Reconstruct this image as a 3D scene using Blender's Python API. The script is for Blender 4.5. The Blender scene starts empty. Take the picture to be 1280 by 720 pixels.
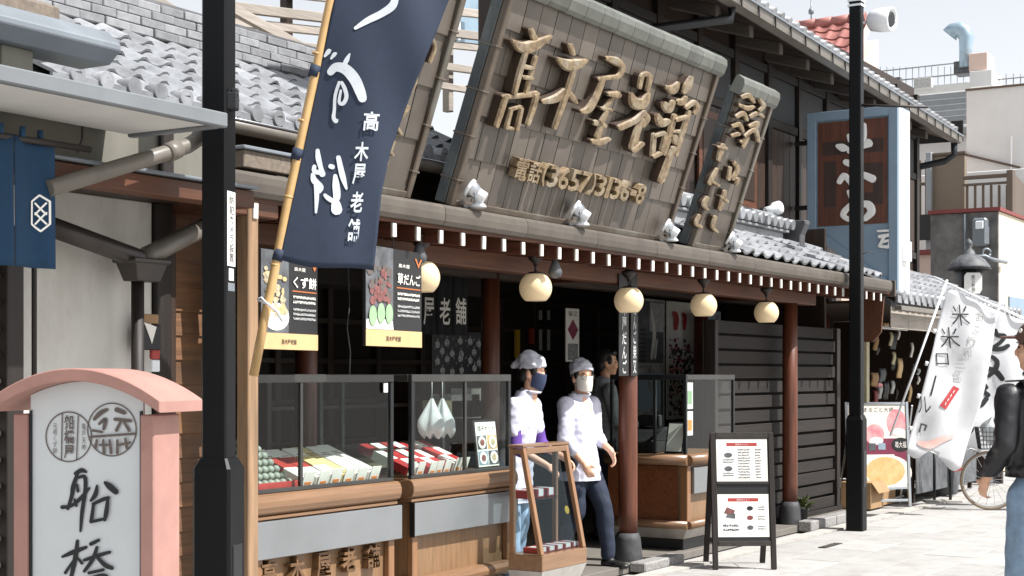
import bpy, bmesh, math, random
from math import sin, cos, tan, atan, atan2, pi, radians, sqrt
from mathutils import Vector, Matrix, noise

random.seed(7)
scene = bpy.context.scene
col = scene.collection

# ------------------------------------------------------------------ camera
# X runs along the street (away), Y into the shops on the left, Z up.
F = 1900.0                      # focal length in photograph pixels (1280 wide)
TH = atan(1165.0 / F)           # angle between the view axis and the street
CT, ST = cos(TH), sin(TH)
EYE = 1.5                       # camera height
HOR = 469.0                     # row of the horizon
cam_d = bpy.data.cameras.new('camera')
cam = bpy.data.objects.new('camera', cam_d)
col.objects.link(cam)
cam.location = (0, 0, EYE)
cam.rotation_euler = (pi / 2, 0, TH - pi / 2)
cam_d.sensor_width = 36
cam_d.lens = F / 1280 * 36
cam_d.shift_y = (HOR - 360) / 1280
cam_d.clip_end = 3000
cam_d.clip_start = 0.05
scene.camera = cam

# ------------------------------------------------------------------ light
SUN_EL = radians(54)
SH = Vector((0.22, -0.975, 0)).normalized()
SUN = Vector((SH.x * cos(SUN_EL), SH.y * cos(SUN_EL), sin(SUN_EL)))
world = bpy.data.worlds.new('World')
scene.world = world
world.use_nodes = True
wn, wl = world.node_tree.nodes, world.node_tree.links
bg = wn['Background']
sky = wn.new('ShaderNodeTexSky')
sky.sky_type = 'NISHITA'
sky.sun_disc = False
sky.sun_elevation = SUN_EL
sky.sun_rotation = atan2(SUN.x, SUN.y)
sky.air_density = 1.0
sky.dust_density = 1.0
sky.ozone_density = 1.0
hs = wn.new('ShaderNodeHueSaturation')
hs.inputs['Saturation'].default_value = 0.2
wl.new(sky.outputs[0], hs.inputs['Color'])
wl.new(hs.outputs[0], bg.inputs['Color'])
bg.inputs['Strength'].default_value = 0.122
sun_d = bpy.data.lights.new('sun', 'SUN')
sun_d.energy = 5.0
sun_d.angle = radians(0.5)
sun_d.color = (1.0, 0.98, 0.955)
sun = bpy.data.objects.new('sun', sun_d)
sun.rotation_euler = SUN.to_track_quat('Z', 'Y').to_euler()
sun.location = (0, -10, 20)
col.objects.link(sun)
scene.view_settings.view_transform = 'Standard'
scene.view_settings.look = 'None'
scene.view_settings.gamma = 1
scene.view_settings.exposure = 0.7
scene.cycles.max_bounces = 8
scene.cycles.transparent_max_bounces = 16
scene.cycles.sample_clamp_indirect = 6
scene.cycles.caustics_reflective = False
scene.cycles.caustics_refractive = False

# ------------------------------------------------------------------ where things stand
def XY(px, Y):                  # X of the point seen in column px on the plane Y
    return Y / tan(TH - atan((px - 640) / F))
def dep(X, Y): return X * CT + Y * ST
def PY(px, py, Y):
    X = XY(px, Y); d = dep(X, Y)
    return Vector((X, Y, EYE + (HOR - py) * d / F))
def PX(px, py, X):
    Y = X * tan(TH - atan((px - 640) / F)); d = dep(X, Y)
    return Vector((X, Y, EYE + (HOR - py) * d / F))
def PD(px, py, d):              # at depth d
    r = (px - 640) / F * d
    return Vector((d * CT + r * ST, d * ST - r * CT, EYE + (HOR - py) * d / F))
def G(px, py, z=0):             # on the ground
    return PD(px, py, (EYE - z) * F / (py - HOR))
RIGHT = Vector((ST, -CT, 0)); FWD = Vector((CT, ST, 0)); UP = Vector((0, 0, 1))
CAMP = Vector((0, 0, EYE))
class Plane:
    def __init__(s, o, U, V):
        s.o = Vector(o); s.U = Vector(U).normalized(); s.V = Vector(V).normalized(); s.N = s.U.cross(s.V)
    def pt(s, u, v, w=0): return s.o + s.U * u + s.V * v + s.N * w
    def hit(s, px, py):
        dr = FWD + RIGHT * ((px - 640) / F) + UP * ((HOR - py) / F)
        t = (s.o - CAMP).dot(s.N) / dr.dot(s.N)
        return CAMP + dr * t
    def uv(s, px, py):
        p = s.hit(px, py) - s.o
        return p.dot(s.U), p.dot(s.V)
    def mat(s, u=0, v=0, w=0):
        m = Matrix((s.U, s.V, s.N)).transposed().to_4x4()
        m.translation = s.pt(u, v, w)
        return m

# ------------------------------------------------------------------ materials
def hx(h):
    h = h.lstrip('#')
    v = [int(h[i:i + 2], 16) / 255 for i in (0, 2, 4)]
    return tuple((x / 12.92 if x <= 0.04045 else ((x + 0.055) / 1.055) ** 2.4) for x in v)
MATS = {}
def M(name, c, rough=0.6, var=0.12, scale=6.0, bump=0.0, metal=0.0, stretch=(1, 1, 1), c2=None, rnd=0.0, spec=0.5, stain=0.0, stain_c=(0.02, 0.018, 0.015), emit=0.0, detail=5, trans=0.0):
    if isinstance(c, str): c = hx(c)
    if isinstance(c2, str): c2 = hx(c2)
    m = bpy.data.materials.new(name); m.use_nodes = True
    n, l = m.node_tree.nodes, m.node_tree.links
    b = n['Principled BSDF']
    b.inputs['Roughness'].default_value = rough
    b.inputs['Metallic'].default_value = metal
    b.inputs['Specular IOR Level'].default_value = spec
    tc = n.new('ShaderNodeTexCoord'); oi = n.new('ShaderNodeObjectInfo')
    mul = n.new('ShaderNodeVectorMath'); mul.operation = 'MULTIPLY_ADD'
    cv = n.new('ShaderNodeCombineXYZ')
    l.new(oi.outputs['Random'], cv.inputs[0]); l.new(oi.outputs['Random'], cv.inputs[1]); l.new(oi.outputs['Random'], cv.inputs[2])
    mul.inputs[1].default_value = (31, 47, 23)
    l.new(cv.outputs[0], mul.inputs[0]); l.new(tc.outputs['Object'], mul.inputs[2])
    mp = n.new('ShaderNodeMapping'); mp.inputs['Scale'].default_value = stretch
    l.new(mul.outputs[0], mp.inputs['Vector'])
    nz = n.new('ShaderNodeTexNoise'); nz.inputs['Scale'].default_value = scale; nz.inputs['Detail'].default_value = detail
    nz.inputs['Roughness'].default_value = 0.6
    l.new(mp.outputs[0], nz.inputs['Vector'])
    rp = n.new('ShaderNodeValToRGB')
    lo = tuple(x * (1 - var) for x in c) if c2 is None else c2
    hi = tuple(min(1, x * (1 + var)) for x in c)
    rp.color_ramp.elements[0].color = lo + (1,); rp.color_ramp.elements[0].position = 0.3
    rp.color_ramp.elements[1].color = hi + (1,); rp.color_ramp.elements[1].position = 0.7
    l.new(nz.outputs['Fac'], rp.inputs[0])
    out = rp.outputs[0]
    if stain > 0:
        n2 = n.new('ShaderNodeTexNoise'); n2.inputs['Scale'].default_value = scale * 0.35; n2.inputs['Detail'].default_value = 8
        n2.inputs['Roughness'].default_value = 0.7
        mp2 = n.new('ShaderNodeMapping'); mp2.inputs['Location'].default_value = (3.1, 7.7, 1.3); mp2.inputs['Scale'].default_value = (1, 1, 0.45)
        l.new(mul.outputs[0], mp2.inputs['Vector']); l.new(mp2.outputs[0], n2.inputs['Vector'])
        r2 = n.new('ShaderNodeValToRGB'); r2.color_ramp.elements[0].position = 0.48; r2.color_ramp.elements[1].position = 0.75
        r2.color_ramp.elements[0].color = (0, 0, 0, 1); r2.color_ramp.elements[1].color = (stain,) * 3 + (1,)
        l.new(n2.outputs['Fac'], r2.inputs[0])
        mx = n.new('ShaderNodeMixRGB'); mx.inputs[2].default_value = stain_c + (1,)
        l.new(r2.outputs[0], mx.inputs[0]); l.new(out, mx.inputs[1]); out = mx.outputs[0]
    if rnd > 0:
        mr = n.new('ShaderNodeMapRange'); mr.inputs['To Min'].default_value = 1 - rnd; mr.inputs['To Max'].default_value = 1 + rnd
        l.new(oi.outputs['Random'], mr.inputs['Value'])
        vm = n.new('ShaderNodeVectorMath'); vm.operation = 'SCALE'
        l.new(out, vm.inputs[0]); l.new(mr.outputs[0], vm.inputs['Scale']); out = vm.outputs[0]
    l.new(out, b.inputs['Base Color'])
    # roughness varies a little with the grain
    rr = n.new('ShaderNodeMapRange'); rr.inputs['To Min'].default_value = max(0.03, rough - 0.1); rr.inputs['To Max'].default_value = min(1, rough + 0.12)
    l.new(nz.outputs['Fac'], rr.inputs['Value']); l.new(rr.outputs[0], b.inputs['Roughness'])
    if bump > 0:
        bp = n.new('ShaderNodeBump'); bp.inputs['Strength'].default_value = bump; bp.inputs['Distance'].default_value = 0.02
        l.new(nz.outputs['Fac'], bp.inputs['Height']); l.new(bp.outputs[0], b.inputs['Normal'])
    if emit > 0:
        l.new(out, b.inputs['Emission Color']); b.inputs['Emission Strength'].default_value = emit
    if trans > 0:
        tr = n.new('ShaderNodeBsdfTranslucent'); l.new(out, tr.inputs[0])
        ms = n.new('ShaderNodeMixShader'); ms.inputs[0].default_value = trans
        l.new(b.outputs[0], ms.inputs[1]); l.new(tr.outputs[0], ms.inputs[2])
        l.new(ms.outputs[0], n['Material Output'].inputs['Surface'])
    MATS[name] = m
    return m
def wood(name, c, axis=0, var=0.35, rough=0.55, scale=5, **k):
    st = [14, 14, 14]; st[axis] = 0.9
    k.setdefault('bump', 0.15)
    return M(name, c, rough=rough, var=var, scale=scale * 0.5, stretch=tuple(st), **k)
def glass_mat(name, tint=(0.93, 0.96, 0.95), ior=1.36, gl=0.8):
    m = bpy.data.materials.new(name); m.use_nodes = True
    n, l = m.node_tree.nodes, m.node_tree.links
    n.remove(n['Principled BSDF'])
    t = n.new('ShaderNodeBsdfTransparent'); t.inputs[0].default_value = tint + (1,)
    g = n.new('ShaderNodeBsdfGlossy'); g.inputs['Roughness'].default_value = 0.02; g.inputs[0].default_value = (gl, gl, gl, 1)
    f = n.new('ShaderNodeFresnel'); f.inputs[0].default_value = ior
    x = n.new('ShaderNodeMixShader')
    ge = n.new('ShaderNodeNewGeometry'); sb_ = n.new('ShaderNodeMath'); sb_.operation = 'SUBTRACT'; sb_.inputs[0].default_value = 1.0
    l.new(ge.outputs['Backfacing'], sb_.inputs[1])
    ml = n.new('ShaderNodeMath'); ml.operation = 'MULTIPLY'
    l.new(f.outputs[0], ml.inputs[0]); l.new(sb_.outputs[0], ml.inputs[1])
    l.new(ml.outputs[0], x.inputs[0]); l.new(t.outputs[0], x.inputs[1]); l.new(g.outputs[0], x.inputs[2])
    l.new(x.outputs[0], n['Material Output'].inputs['Surface'])
    MATS[name] = m
    return m

M('paving', (0.36, 0.35, 0.335), 0.8, 0.08, 9, bump=0.08, rnd=0.08, stain=0.7, stain_c=(0.24, 0.225, 0.2))
M('paving_joint', (0.17, 0.16, 0.15), 0.9, 0.12, 12)
M('concrete', (0.40, 0.38, 0.35), 0.85, 0.18, 8, bump=0.15, stain=0.3, stain_c=(0.2, 0.19, 0.17))
M('granite', (0.25, 0.24, 0.23), 0.8, 0.45, 60, bump=0.1)
M('dark_stone', (0.045, 0.045, 0.047), 0.65, 0.4, 14, bump=0.2)
M('plaster', '#d8d5ce', 0.9, 0.10, 3, bump=0.1, stretch=(1, 1, 0.35), stain=0.55, stain_c=hx('#7d7668'))
M('mortar', '#77746a', 0.9, 0.12, 4, bump=0.1, stain=0.4, stain_c=hx('#4c4a42'))
wood('red_wood_x', '#57331f', 0, rnd=0.08); wood('red_wood_y', '#4f2a1b', 1); wood('red_wood_z', '#5c3220', 2, rough=0.4)
wood('dark_wood_x', '#33251c', 0, rnd=0.2); wood('dark_wood_y', '#2a201a', 1); wood('dark_wood_z', '#302118', 2, rnd=0.2)
wood('black_wood_x', '#2b2622', 0, rnd=0.25, var=0.45, rough=0.75); wood('black_wood_z', '#1d1510', 2, rough=0.6)
wood('clap', '#6a4a30', 0, rnd=0.2, var=0.4, rough=0.7, stain=0.4, stain_c=hx('#2c1e14'))
wood('pale_post', '#8f7358', 2, var=0.3, rough=0.6)
wood('honey_x', '#7f6148', 0, var=0.16, rough=0.3, rnd=0.05); wood('honey_y', '#7f6148', 1, var=0.14, rough=0.3); wood('honey_z', '#876345', 2, var=0.16, rough=0.3)
wood('honey_pane', '#83664a', 2, var=0.22, rough=0.4); wood('brown_pane', '#74452a', 0, var=0.25, rough=0.3)
wood('grey_wood', '#a39a90', 0, var=0.2, rough=0.8, rnd=0.1)
wood('bracket_dark', '#453d36', 1, var=0.3, rough=0.8)
wood('bracket_wood', '#6f6459', 1, var=0.3, rough=0.8)
M('tile', '#86888b', 0.45, 0.25, 9, bump=0.12, rnd=0.28, stain=0.45, stain_c=hx('#55565a'))
M('tile_dark', '#4a4a4c', 0.6, 0.3, 8, rnd=0.1)
M('tile_red', '#9c655e', 0.5, 0.2, 7, rnd=0.15)
M('noshi', '#88898b', 0.7, 0.2, 12, bump=0.15, rnd=0.16, stain=0.4, stain_c=hx('#6a6b6e'))
M('copper_plate', '#5f574f', 0.45, 0.2, 4, metal=0.15, rnd=0.16, bump=0.05, stain=0.3, stain_c=hx('#5c5a52'))
M('copper_frame', '#5f5449', 0.45, 0.2, 6, metal=0.3, stain=0.6, stain_c=hx('#8b918a'))
M('copper_cap', '#6b6d67', 0.5, 0.2, 8, metal=0.3, rnd=0.15, stain=0.6, stain_c=hx('#5a574d'))
M('copper_side', '#3e4244', 0.45, 0.25, 6, metal=0.35, stain=0.5, stain_c=hx('#8f9694'))
M('fascia', '#5a534b', 0.55, 0.2, 5, metal=0.2, stain=0.5, stain_c=hx('#4d4036'), rnd=0.1)
M('gilt', '#8a795d', 0.6, 0.3, 22, bump=0.3, c2='#5f4a35', stain=0.95, stain_c=hx('#a29b8b'))
wood('letter_side_shade', '#3b2c20', 2, var=0.4, rough=0.8)  # wooden letter sides; their shade is put into the dark brown
M('gilt_dark', '#6a4e33', 0.55, 0.35, 14, c2='#46321f')
M('white_paint', '#efeeea', 0.6, 0.05, 5)
M('flag_ink', '#ccd2d8', 0.8, 0.08, 20)
M('pale_pink', '#dba79c', 0.6, 0.2, 9, c2='#e6cdc6')
M('tip_paint', '#dddad2', 0.7, 0.12, 25, rnd=0.12, stain=0.5, stain_c=hx('#9a958a'))
M('white_gloss', '#e8ebee', 0.3, 0.05, 4)
M('steel_dark', '#2d2e30', 0.4, 0.15, 5, metal=0.5)
M('case_frame', '#4b4a48', 0.35, 0.12, 6, metal=0.6)
M('steel_panel', '#8d9092', 0.34, 0.08, 3, metal=0.55, stain=0.15, stain_c=hx('#6b6e70'))
M('pole_black', '#090a0c', 0.45, 0.12, 4, spec=0.2)
M('gutter_grey', '#7c8288', 0.45, 0.12, 4, metal=0.3, stain=0.3, stain_c=hx('#565a5e'))
M('canopy_metal', '#6c7073', 0.5, 0.1, 4, stain=0.3, stain_c=hx('#77797a'))
M('canopy_under', '#c6c4c0', 0.8, 0.06, 3)
M('pipe_dark', '#3d3733', 0.4, 0.25, 5, metal=0.3)
M('pipe_grey', '#6d675f', 0.4, 0.15, 5)
M('blue_cloth', '#1f3f5c', 0.9, 0.12, 20, trans=0.15)
M('flag_cloth', '#303b4f', 0.75, 0.10, 30, trans=0.25)
M('white_cloth', '#e7e8ea', 0.8, 0.04, 10, trans=0.3)
M('black_cloth', '#15161a', 0.9, 0.15, 20)
M('bamboo', '#bd9a68', 0.4, 0.15, 6, rnd=0.03)
M('ink', '#15171a', 0.6, 0.1, 5)
M('ink_brown', '#5d534e', 0.6, 0.1, 5)
M('pink', '#a27a70', 0.65, 0.1, 9, bump=0.1, stain=0.35, stain_c=hx('#8f5f55'))
M('acrylic', '#c6cacc', 0.3, 0.04, 5, stain=0.2, stain_c=hx('#b0b1ac'))
M('opal', '#e0c8a0', 0.3, 0.03, 3, emit=0.10)
M('iron', '#241d19', 0.5, 0.2, 8)
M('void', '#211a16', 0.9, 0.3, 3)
wood('fence_wood', '#1c1510', 0, rnd=0.3, var=0.5, rough=0.8)
M('panel_dark', '#37383a', 0.8, 0.1, 4)
M('floor', '#6b665f', 0.7, 0.12, 5)
M('red', '#a83a34', 0.5, 0.1, 8); M('red_print', '#b03a3c', 0.4, 0.15, 20); M('paper', '#e9e6de', 0.6, 0.05, 9); M('paper_grey', '#b5b5b3', 0.6, 0.25, 30)
M('box_white', '#eeeae2', 0.5, 0.04, 10, rnd=0.05); M('box_yellow', '#d9c489', 0.5, 0.1, 10)
M('orange', '#e58a3c', 0.5, 0.12, 12); M('green_ball', '#8b9186', 0.55, 0.15, 14, rnd=0.1)
M('black_panel', '#1b1a1b', 0.5, 0.1, 6); M('gold_strip', '#c9a878', 0.5, 0.08, 8); M('orange_line', '#b5683a', 0.5, 0.05, 5)
M('food_dark', '#4a2a2a', 0.5, 0.6, 45, c2='#8e5a55'); M('food_green', '#8fae86', 0.5, 0.15, 20); M('food_cream', '#b7ab8c', 0.6, 0.3, 35, c2='#8b836b'); M('photo_grey', '#55575a', 0.6, 0.5, 10)
M('bw_photo', '#8a8a8a', 0.6, 0.9, 60, c2='#141414'); M('poster_mix', '#b9b4b8', 0.5, 0.5, 40, c2='#5e4350'); M('poster_grey', '#b5b7b5', 0.4, 0.5, 14, c2='#55585a')
M('skin', '#d9a98c', 0.5, 0.06, 20); M('skin_dark', '#b98a6c', 0.5, 0.06, 20)
M('hair', '#15110f', 0.5, 0.3, 40)
M('coat', '#c6c6d4', 0.8, 0.05, 12, bump=0.12); M('cap_cloth', '#bdbfc8', 0.85, 0.08, 14, bump=0.12)
M('jeans_dark', '#1d2638', 0.8, 0.25, 30, bump=0.15); M('jeans_light', '#7d94ac', 0.85, 0.22, 18, bump=0.15)
M('mask_white', '#e9e4d8', 0.8, 0.03, 10); M('mask_navy', '#2f3b57', 0.8, 0.08, 10); M('purple', '#5b3a8c', 0.8, 0.1, 10)
M('jacket', '#16161a', 0.42, 0.2, 8, bump=0.2); M('brown_cap', '#5a4038', 0.8, 0.1, 10); M('sweater', '#77787a', 0.9, 0.12, 30)
M('shoe', '#191919', 0.4, 0.1, 6)
M('sign_blue', '#8397a8', 0.5, 0.06, 3, stain=0.25, stain_c=hx('#6a7d8e')); wood('sign_red', '#5f3a2c', 2, var=0.3); wood('sign_dark', '#3f302a', 2, var=0.2)
M('stone_wall', '#6a6866', 0.8, 0.5, 3.5, bump=0.3, stain=0.4, stain_c=hx('#8b8884')); M('beige', '#cfc3ac', 0.8, 0.05, 3, stretch=(6, 6, 0.3)); M('white_wall', '#d8d8d6', 0.8, 0.05, 2, stain=0.15, stain_c=hx('#b5b3ae')); M('brown_wall', '#7d6f60', 0.8, 0.08, 3); M('rail_brown', '#5b4e43', 0.6, 0.1, 3); M('pink_wall', '#d5bdb0', 0.8, 0.05, 3); M('galv', '#9fb4c2', 0.35, 0.12, 5, metal=0.5); M('roof_grey', '#8f9294', 0.6, 0.1, 4, rnd=0.08); M('red_trim', '#7d3a38', 0.6, 0.1, 4)
M('rubber', '#191919', 0.7, 0.1, 6); M('chrome', '#b9bcbf', 0.25, 0.05, 4, metal=0.9); M('tan_tyre', '#8d7d6a', 0.7, 0.1, 6)
M('plant', (0.09, 0.12, 0.03), 0.6, 0.3, 12, rnd=0.3)
M('cardboard', '#9a7b58', 0.8, 0.1, 6); M('plastic_bag', '#d5d9da', 0.35, 0.08, 10, trans=0.4)
M('grapefruit', '#e8955a', 0.5, 0.25, 12, c2='#f0c08c'); M('mochi_pink', '#e2707a', 0.5, 0.25, 9, c2='#eeb6b4'); M('maroon', '#7b2c46', 0.5, 0.2, 8)
M('yellow', '#c9a12f', 0.6, 0.1, 5); M('lattice_paper', '#cfcac0', 0.8, 0.05, 4)
M('cream_paint', '#cfc6a5', 0.7, 0.12, 4, stain=0.3, stain_c=hx('#8c8570'))
glass_mat('glass'); glass_mat('glass_dark', (0.75, 0.8, 0.82), 1.5)

# ------------------------------------------------------------------ mesh tools
ORG = {}
class MB:
    def __init__(s, mat=None): s.v = []; s.f = []; s.sm = []; s.T = mat
    def add(s, vs, fs, smooth=False):
        o = len(s.v)
        if s.T is not None: vs = [s.T @ Vector(p) for p in vs]
        s.v += [Vector(p) for p in vs]; s.f += [tuple(i + o for i in f) for f in fs]; s.sm += [smooth] * len(fs)
        return s
    def box(s, a, b):           # two opposite corners
        x0, y0, z0 = (min(a[i], b[i]) for i in range(3)); x1, y1, z1 = (max(a[i], b[i]) for i in range(3))
        return s.add([(x0, y0, z0), (x1, y0, z0), (x1, y1, z0), (x0, y1, z0), (x0, y0, z1), (x1, y0, z1), (x1, y1, z1), (x0, y1, z1)],
                     [(0, 3, 2, 1), (4, 5, 6, 7), (0, 1, 5, 4), (1, 2, 6, 5), (2, 3, 7, 6), (3, 0, 4, 7)])
    def obox(s, c, U, V, W, su, sv, sw):    # oriented box, centre and full sizes
        c = Vector(c); U = Vector(U).normalized() * su / 2; V = Vector(V).normalized() * sv / 2; W = Vector(W).normalized() * sw / 2
        P = [c + U * a + V * b + W * d for d in (-1, 1) for (a, b) in ((-1, -1), (1, -1), (1, 1), (-1, 1))]
        return s.add(P, [(0, 3, 2, 1), (4, 5, 6, 7), (0, 1, 5, 4), (1, 2, 6, 5), (2, 3, 7, 6), (3, 0, 4, 7)])
    def bar(s, a, b, w, h, up=(0, 0, 1)):
        a, b = Vector(a), Vector(b); d = b - a; L = d.length
        sd = d.cross(Vector(up)).normalized(); u = sd.cross(d).normalized()
        return s.obox((a + b) / 2, d, sd, u, L, w, h)
    def prism(s, poly, ext):    # polygon of 3D points pushed along ext
        n = len(poly); P = [Vector(p) for p in poly]; e = Vector(ext)
        fs = [tuple(range(n - 1, -1, -1)), tuple(range(n, 2 * n))] + [(i, (i + 1) % n, n + (i + 1) % n, n + i) for i in range(n)]
        return s.add(P + [p + e for p in P], fs)
    def tube(s, path, rad, n=10, caps=True, flat=None, up=None):
        P = [Vector(p) for p in path]
        R = rad if isinstance(rad, (list, tuple)) else [rad] * len(P)
        vs = []; ref = None
        for i, p in enumerate(P):
            d = (P[min(i + 1, len(P) - 1)] - P[max(i - 1, 0)]).normalized()
            if ref is None:
                ref = Vector(up) if up is not None else (Vector((0, 0, 1)) if abs(d.z) < 0.9 else Vector((1, 0, 0)))
            a = d.cross(ref).normalized(); b = a.cross(d).normalized(); ref = b
            ra, rb = (R[i] if isinstance(R[i], (list, tuple)) else (R[i], R[i]))
            for k in range(n):
                t = 2 * pi * k / n
                vs.append(p + a * cos(t) * ra + b * sin(t) * rb)
        fs = []
        for i in range(len(P) - 1):
            for k in range(n):
                k2 = (k + 1) % n
                fs.append((i * n + k, i * n + k2, (i + 1) * n + k2, (i + 1) * n + k))
        s.add(vs, fs, True)
        if caps:
            o = len(s.v) - len(vs)
            s.f += [tuple(o + k for k in range(n - 1, -1, -1)), tuple(o + (len(P) - 1) * n + k for k in range(n))]; s.sm += [False, False]
        return s
    def lathe(s, c, prof, n=20, axis=(0, 0, 1)):     # prof: (radius, height)
        ax = Vector(axis).normalized(); a = ax.orthogonal().normalized(); b = ax.cross(a); c = Vector(c)
        vs = [c + ax * h + (a * cos(2 * pi * k / n) + b * sin(2 * pi * k / n)) * r for (r, h) in prof for k in range(n)]
        fs = [(i * n + k, i * n + (k + 1) % n, (i + 1) * n + (k + 1) % n, (i + 1) * n + k) for i in range(len(prof) - 1) for k in range(n)]
        s.add(vs, fs, True)
        o = len(s.v) - len(vs)
        s.f += [tuple(o + k for k in range(n - 1, -1, -1)), tuple(o + (len(prof) - 1) * n + k for k in range(n))]; s.sm += [False, False]
        return s
    def ell(s, c, r, n=12, m=8, rot=None):
        c = Vector(c); vs = []
        for i in range(m + 1):
            ph = pi * i / m - pi / 2
            for k in range(n):
                t = 2 * pi * k / n
                p = Vector((r[0] * cos(ph) * cos(t), r[1] * cos(ph) * sin(t), r[2] * sin(ph)))
                vs.append(c + (rot @ p if rot is not None else p))
        fs = [(i * n + k, i * n + (k + 1) % n, (i + 1) * n + (k + 1) % n, (i + 1) * n + k) for i in range(m) for k in range(n)]
        return s.add(vs, fs, True)
    def grid(s, fn, nu, nv, smooth=True):
        vs = [fn(i / nu, j / nv) for j in range(nv + 1) for i in range(nu + 1)]
        fs = [(j * (nu + 1) + i, j * (nu + 1) + i + 1, (j + 1) * (nu + 1) + i + 1, (j + 1) * (nu + 1) + i) for j in range(nv) for i in range(nu)]
        return s.add(vs, fs, smooth)
    def me(s, name, mat, org=Vector((0, 0, 0)), bevel=0.0):
        m = bpy.data.meshes.new(name)
        m.from_pydata([tuple(p - org) for p in s.v], [], s.f)
        m.polygons.foreach_set('use_smooth', s.sm)
        if bevel > 0:
            bm = bmesh.new(); bm.from_mesh(m)
            ed = [e for e in bm.edges if len(e.link_faces) == 2 and e.calc_face_angle(0) > 0.6]
            bmesh.ops.bevel(bm, geom=ed, offset=bevel, segments=1, affect='EDGES', clamp_overlap=True)
            bm.to_mesh(m); bm.free()
        m.materials.append(MATS[mat] if isinstance(mat, str) else mat)
        m.update()
        return m
def tag(o, label=None, cat=None, group=None, kind=None):
    if label: o['label'] = label
    if cat: o['category'] = cat
    if group: o['group'] = group
    if kind: o['kind'] = kind
    return o
def thing(name, label, cat, loc, group=None):
    o = bpy.data.objects.new(name, None); col.objects.link(o)
    o.empty_display_size = 0.1
    o.location = loc; ORG[o] = Vector(loc)
    return tag(o, label, cat, group)
def put(name, mb, mat, parent=None, bevel=0.0, label=None, kind=None, solid=0.0):
    if parent is not None: org = ORG[parent]
    else:
        xs = [p.x for p in mb.v]; ys = [p.y for p in mb.v]; zs = [p.z for p in mb.v]
        org = Vector(((min(xs) + max(xs)) / 2, (min(ys) + max(ys)) / 2, min(zs)))
    m = mb.me(name, mat, org, bevel)
    o = bpy.data.objects.new(name, m); col.objects.link(o)
    if parent is not None: o.parent = parent; ORG[o] = org
    else: o.location = org; ORG[o] = org
    if solid:
        md = o.modifiers.new('thickness', 'SOLIDIFY'); md.thickness = solid; md.offset = 0
    return tag(o, label, None, None, kind)
def piece(name, me, parent, mw, label=None):        # shared mesh placed by a world matrix under parent
    o = bpy.data.objects.new(name, me); col.objects.link(o)
    o.parent = parent
    o.matrix_basis = Matrix.Translation(-ORG[parent]) @ mw
    ORG[o] = mw.translation.copy()
    return o
def bx(name, a, b, mat, parent, bevel=0.004, **k): return put(name, MB().box(a, b), mat, parent, bevel, **k)

# ------------------------------------------------------------------ lettering
def text_data(s, bold=0.0, ext=0.0, res=2, line=1.0, sx=1.0):
    c = bpy.data.curves.new('t', 'FONT'); c.body = s; c.size = 1; c.offset = bold; c.extrude = ext; c.resolution_u = res
    c.align_x = 'CENTER'; c.space_line = line
    o = bpy.data.objects.new('t', c); col.objects.link(o)
    dg = bpy.context.evaluated_depsgraph_get()
    m = bpy.data.meshes.new_from_object(o.evaluated_get(dg))
    vs = [v.co.copy() for v in m.vertices]; fs = [tuple(p.vertices) for p in m.polygons]
    bpy.data.objects.remove(o); bpy.data.curves.remove(c); bpy.data.meshes.remove(m)
    return vs, fs
def letters(name, s, pl, u, v, w, h, mat, parent, off=0.002, bold=0.0, ext=0.0, vert=False, line=1.0, shear=0.0, warp=None, label=None):
    """text fitted to a w x h box centred on (u,v) of plane pl"""
    vs, fs = text_data('\n'.join(s) if vert else s, bold, 0.05 if ext else 0.0, line=line)
    if not vs: return None
    x0 = min(p.x for p in vs); x1 = max(p.x for p in vs); y0 = min(p.y for p in vs); y1 = max(p.y for p in vs)
    sx = w / max(1e-6, x1 - x0); sy = h / max(1e-6, y1 - y0)
    mb = MB(); P = []
    for p in vs:
        b = (p.y - (y0 + y1) / 2) * sy; a = (p.x - (x0 + x1) / 2) * sx + shear * b
        q = pl.pt(u + a, v + b, off + (ext * (p.z / 0.1 + 0.5) if ext else 0))
        P.append(warp(q) if warp else q)
    mb.add(P, fs)
    return put(name, mb, mat, parent, label=label)
def cr(pts, n=5):
    """Catmull-Rom through (x,y,w)"""
    if len(pts) == 1: return pts
    Q = [pts[0]] + list(pts) + [pts[-1]]; out = []
    for i in range(1, len(Q) - 2):
        p0, p1, p2, p3 = Q[i - 1], Q[i], Q[i + 1], Q[i + 2]
        for k in range(n):
            t = k / n
            out.append(tuple(0.5 * (2 * p1[j] + (p2[j] - p0[j]) * t + (2 * p0[j] - 5 * p1[j] + 4 * p2[j] - p3[j]) * t * t + (3 * p1[j] - p0[j] - 3 * p2[j] + p3[j]) * t ** 3) for j in range(3)))
    out.append(tuple(pts[-1])); return out
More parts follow.
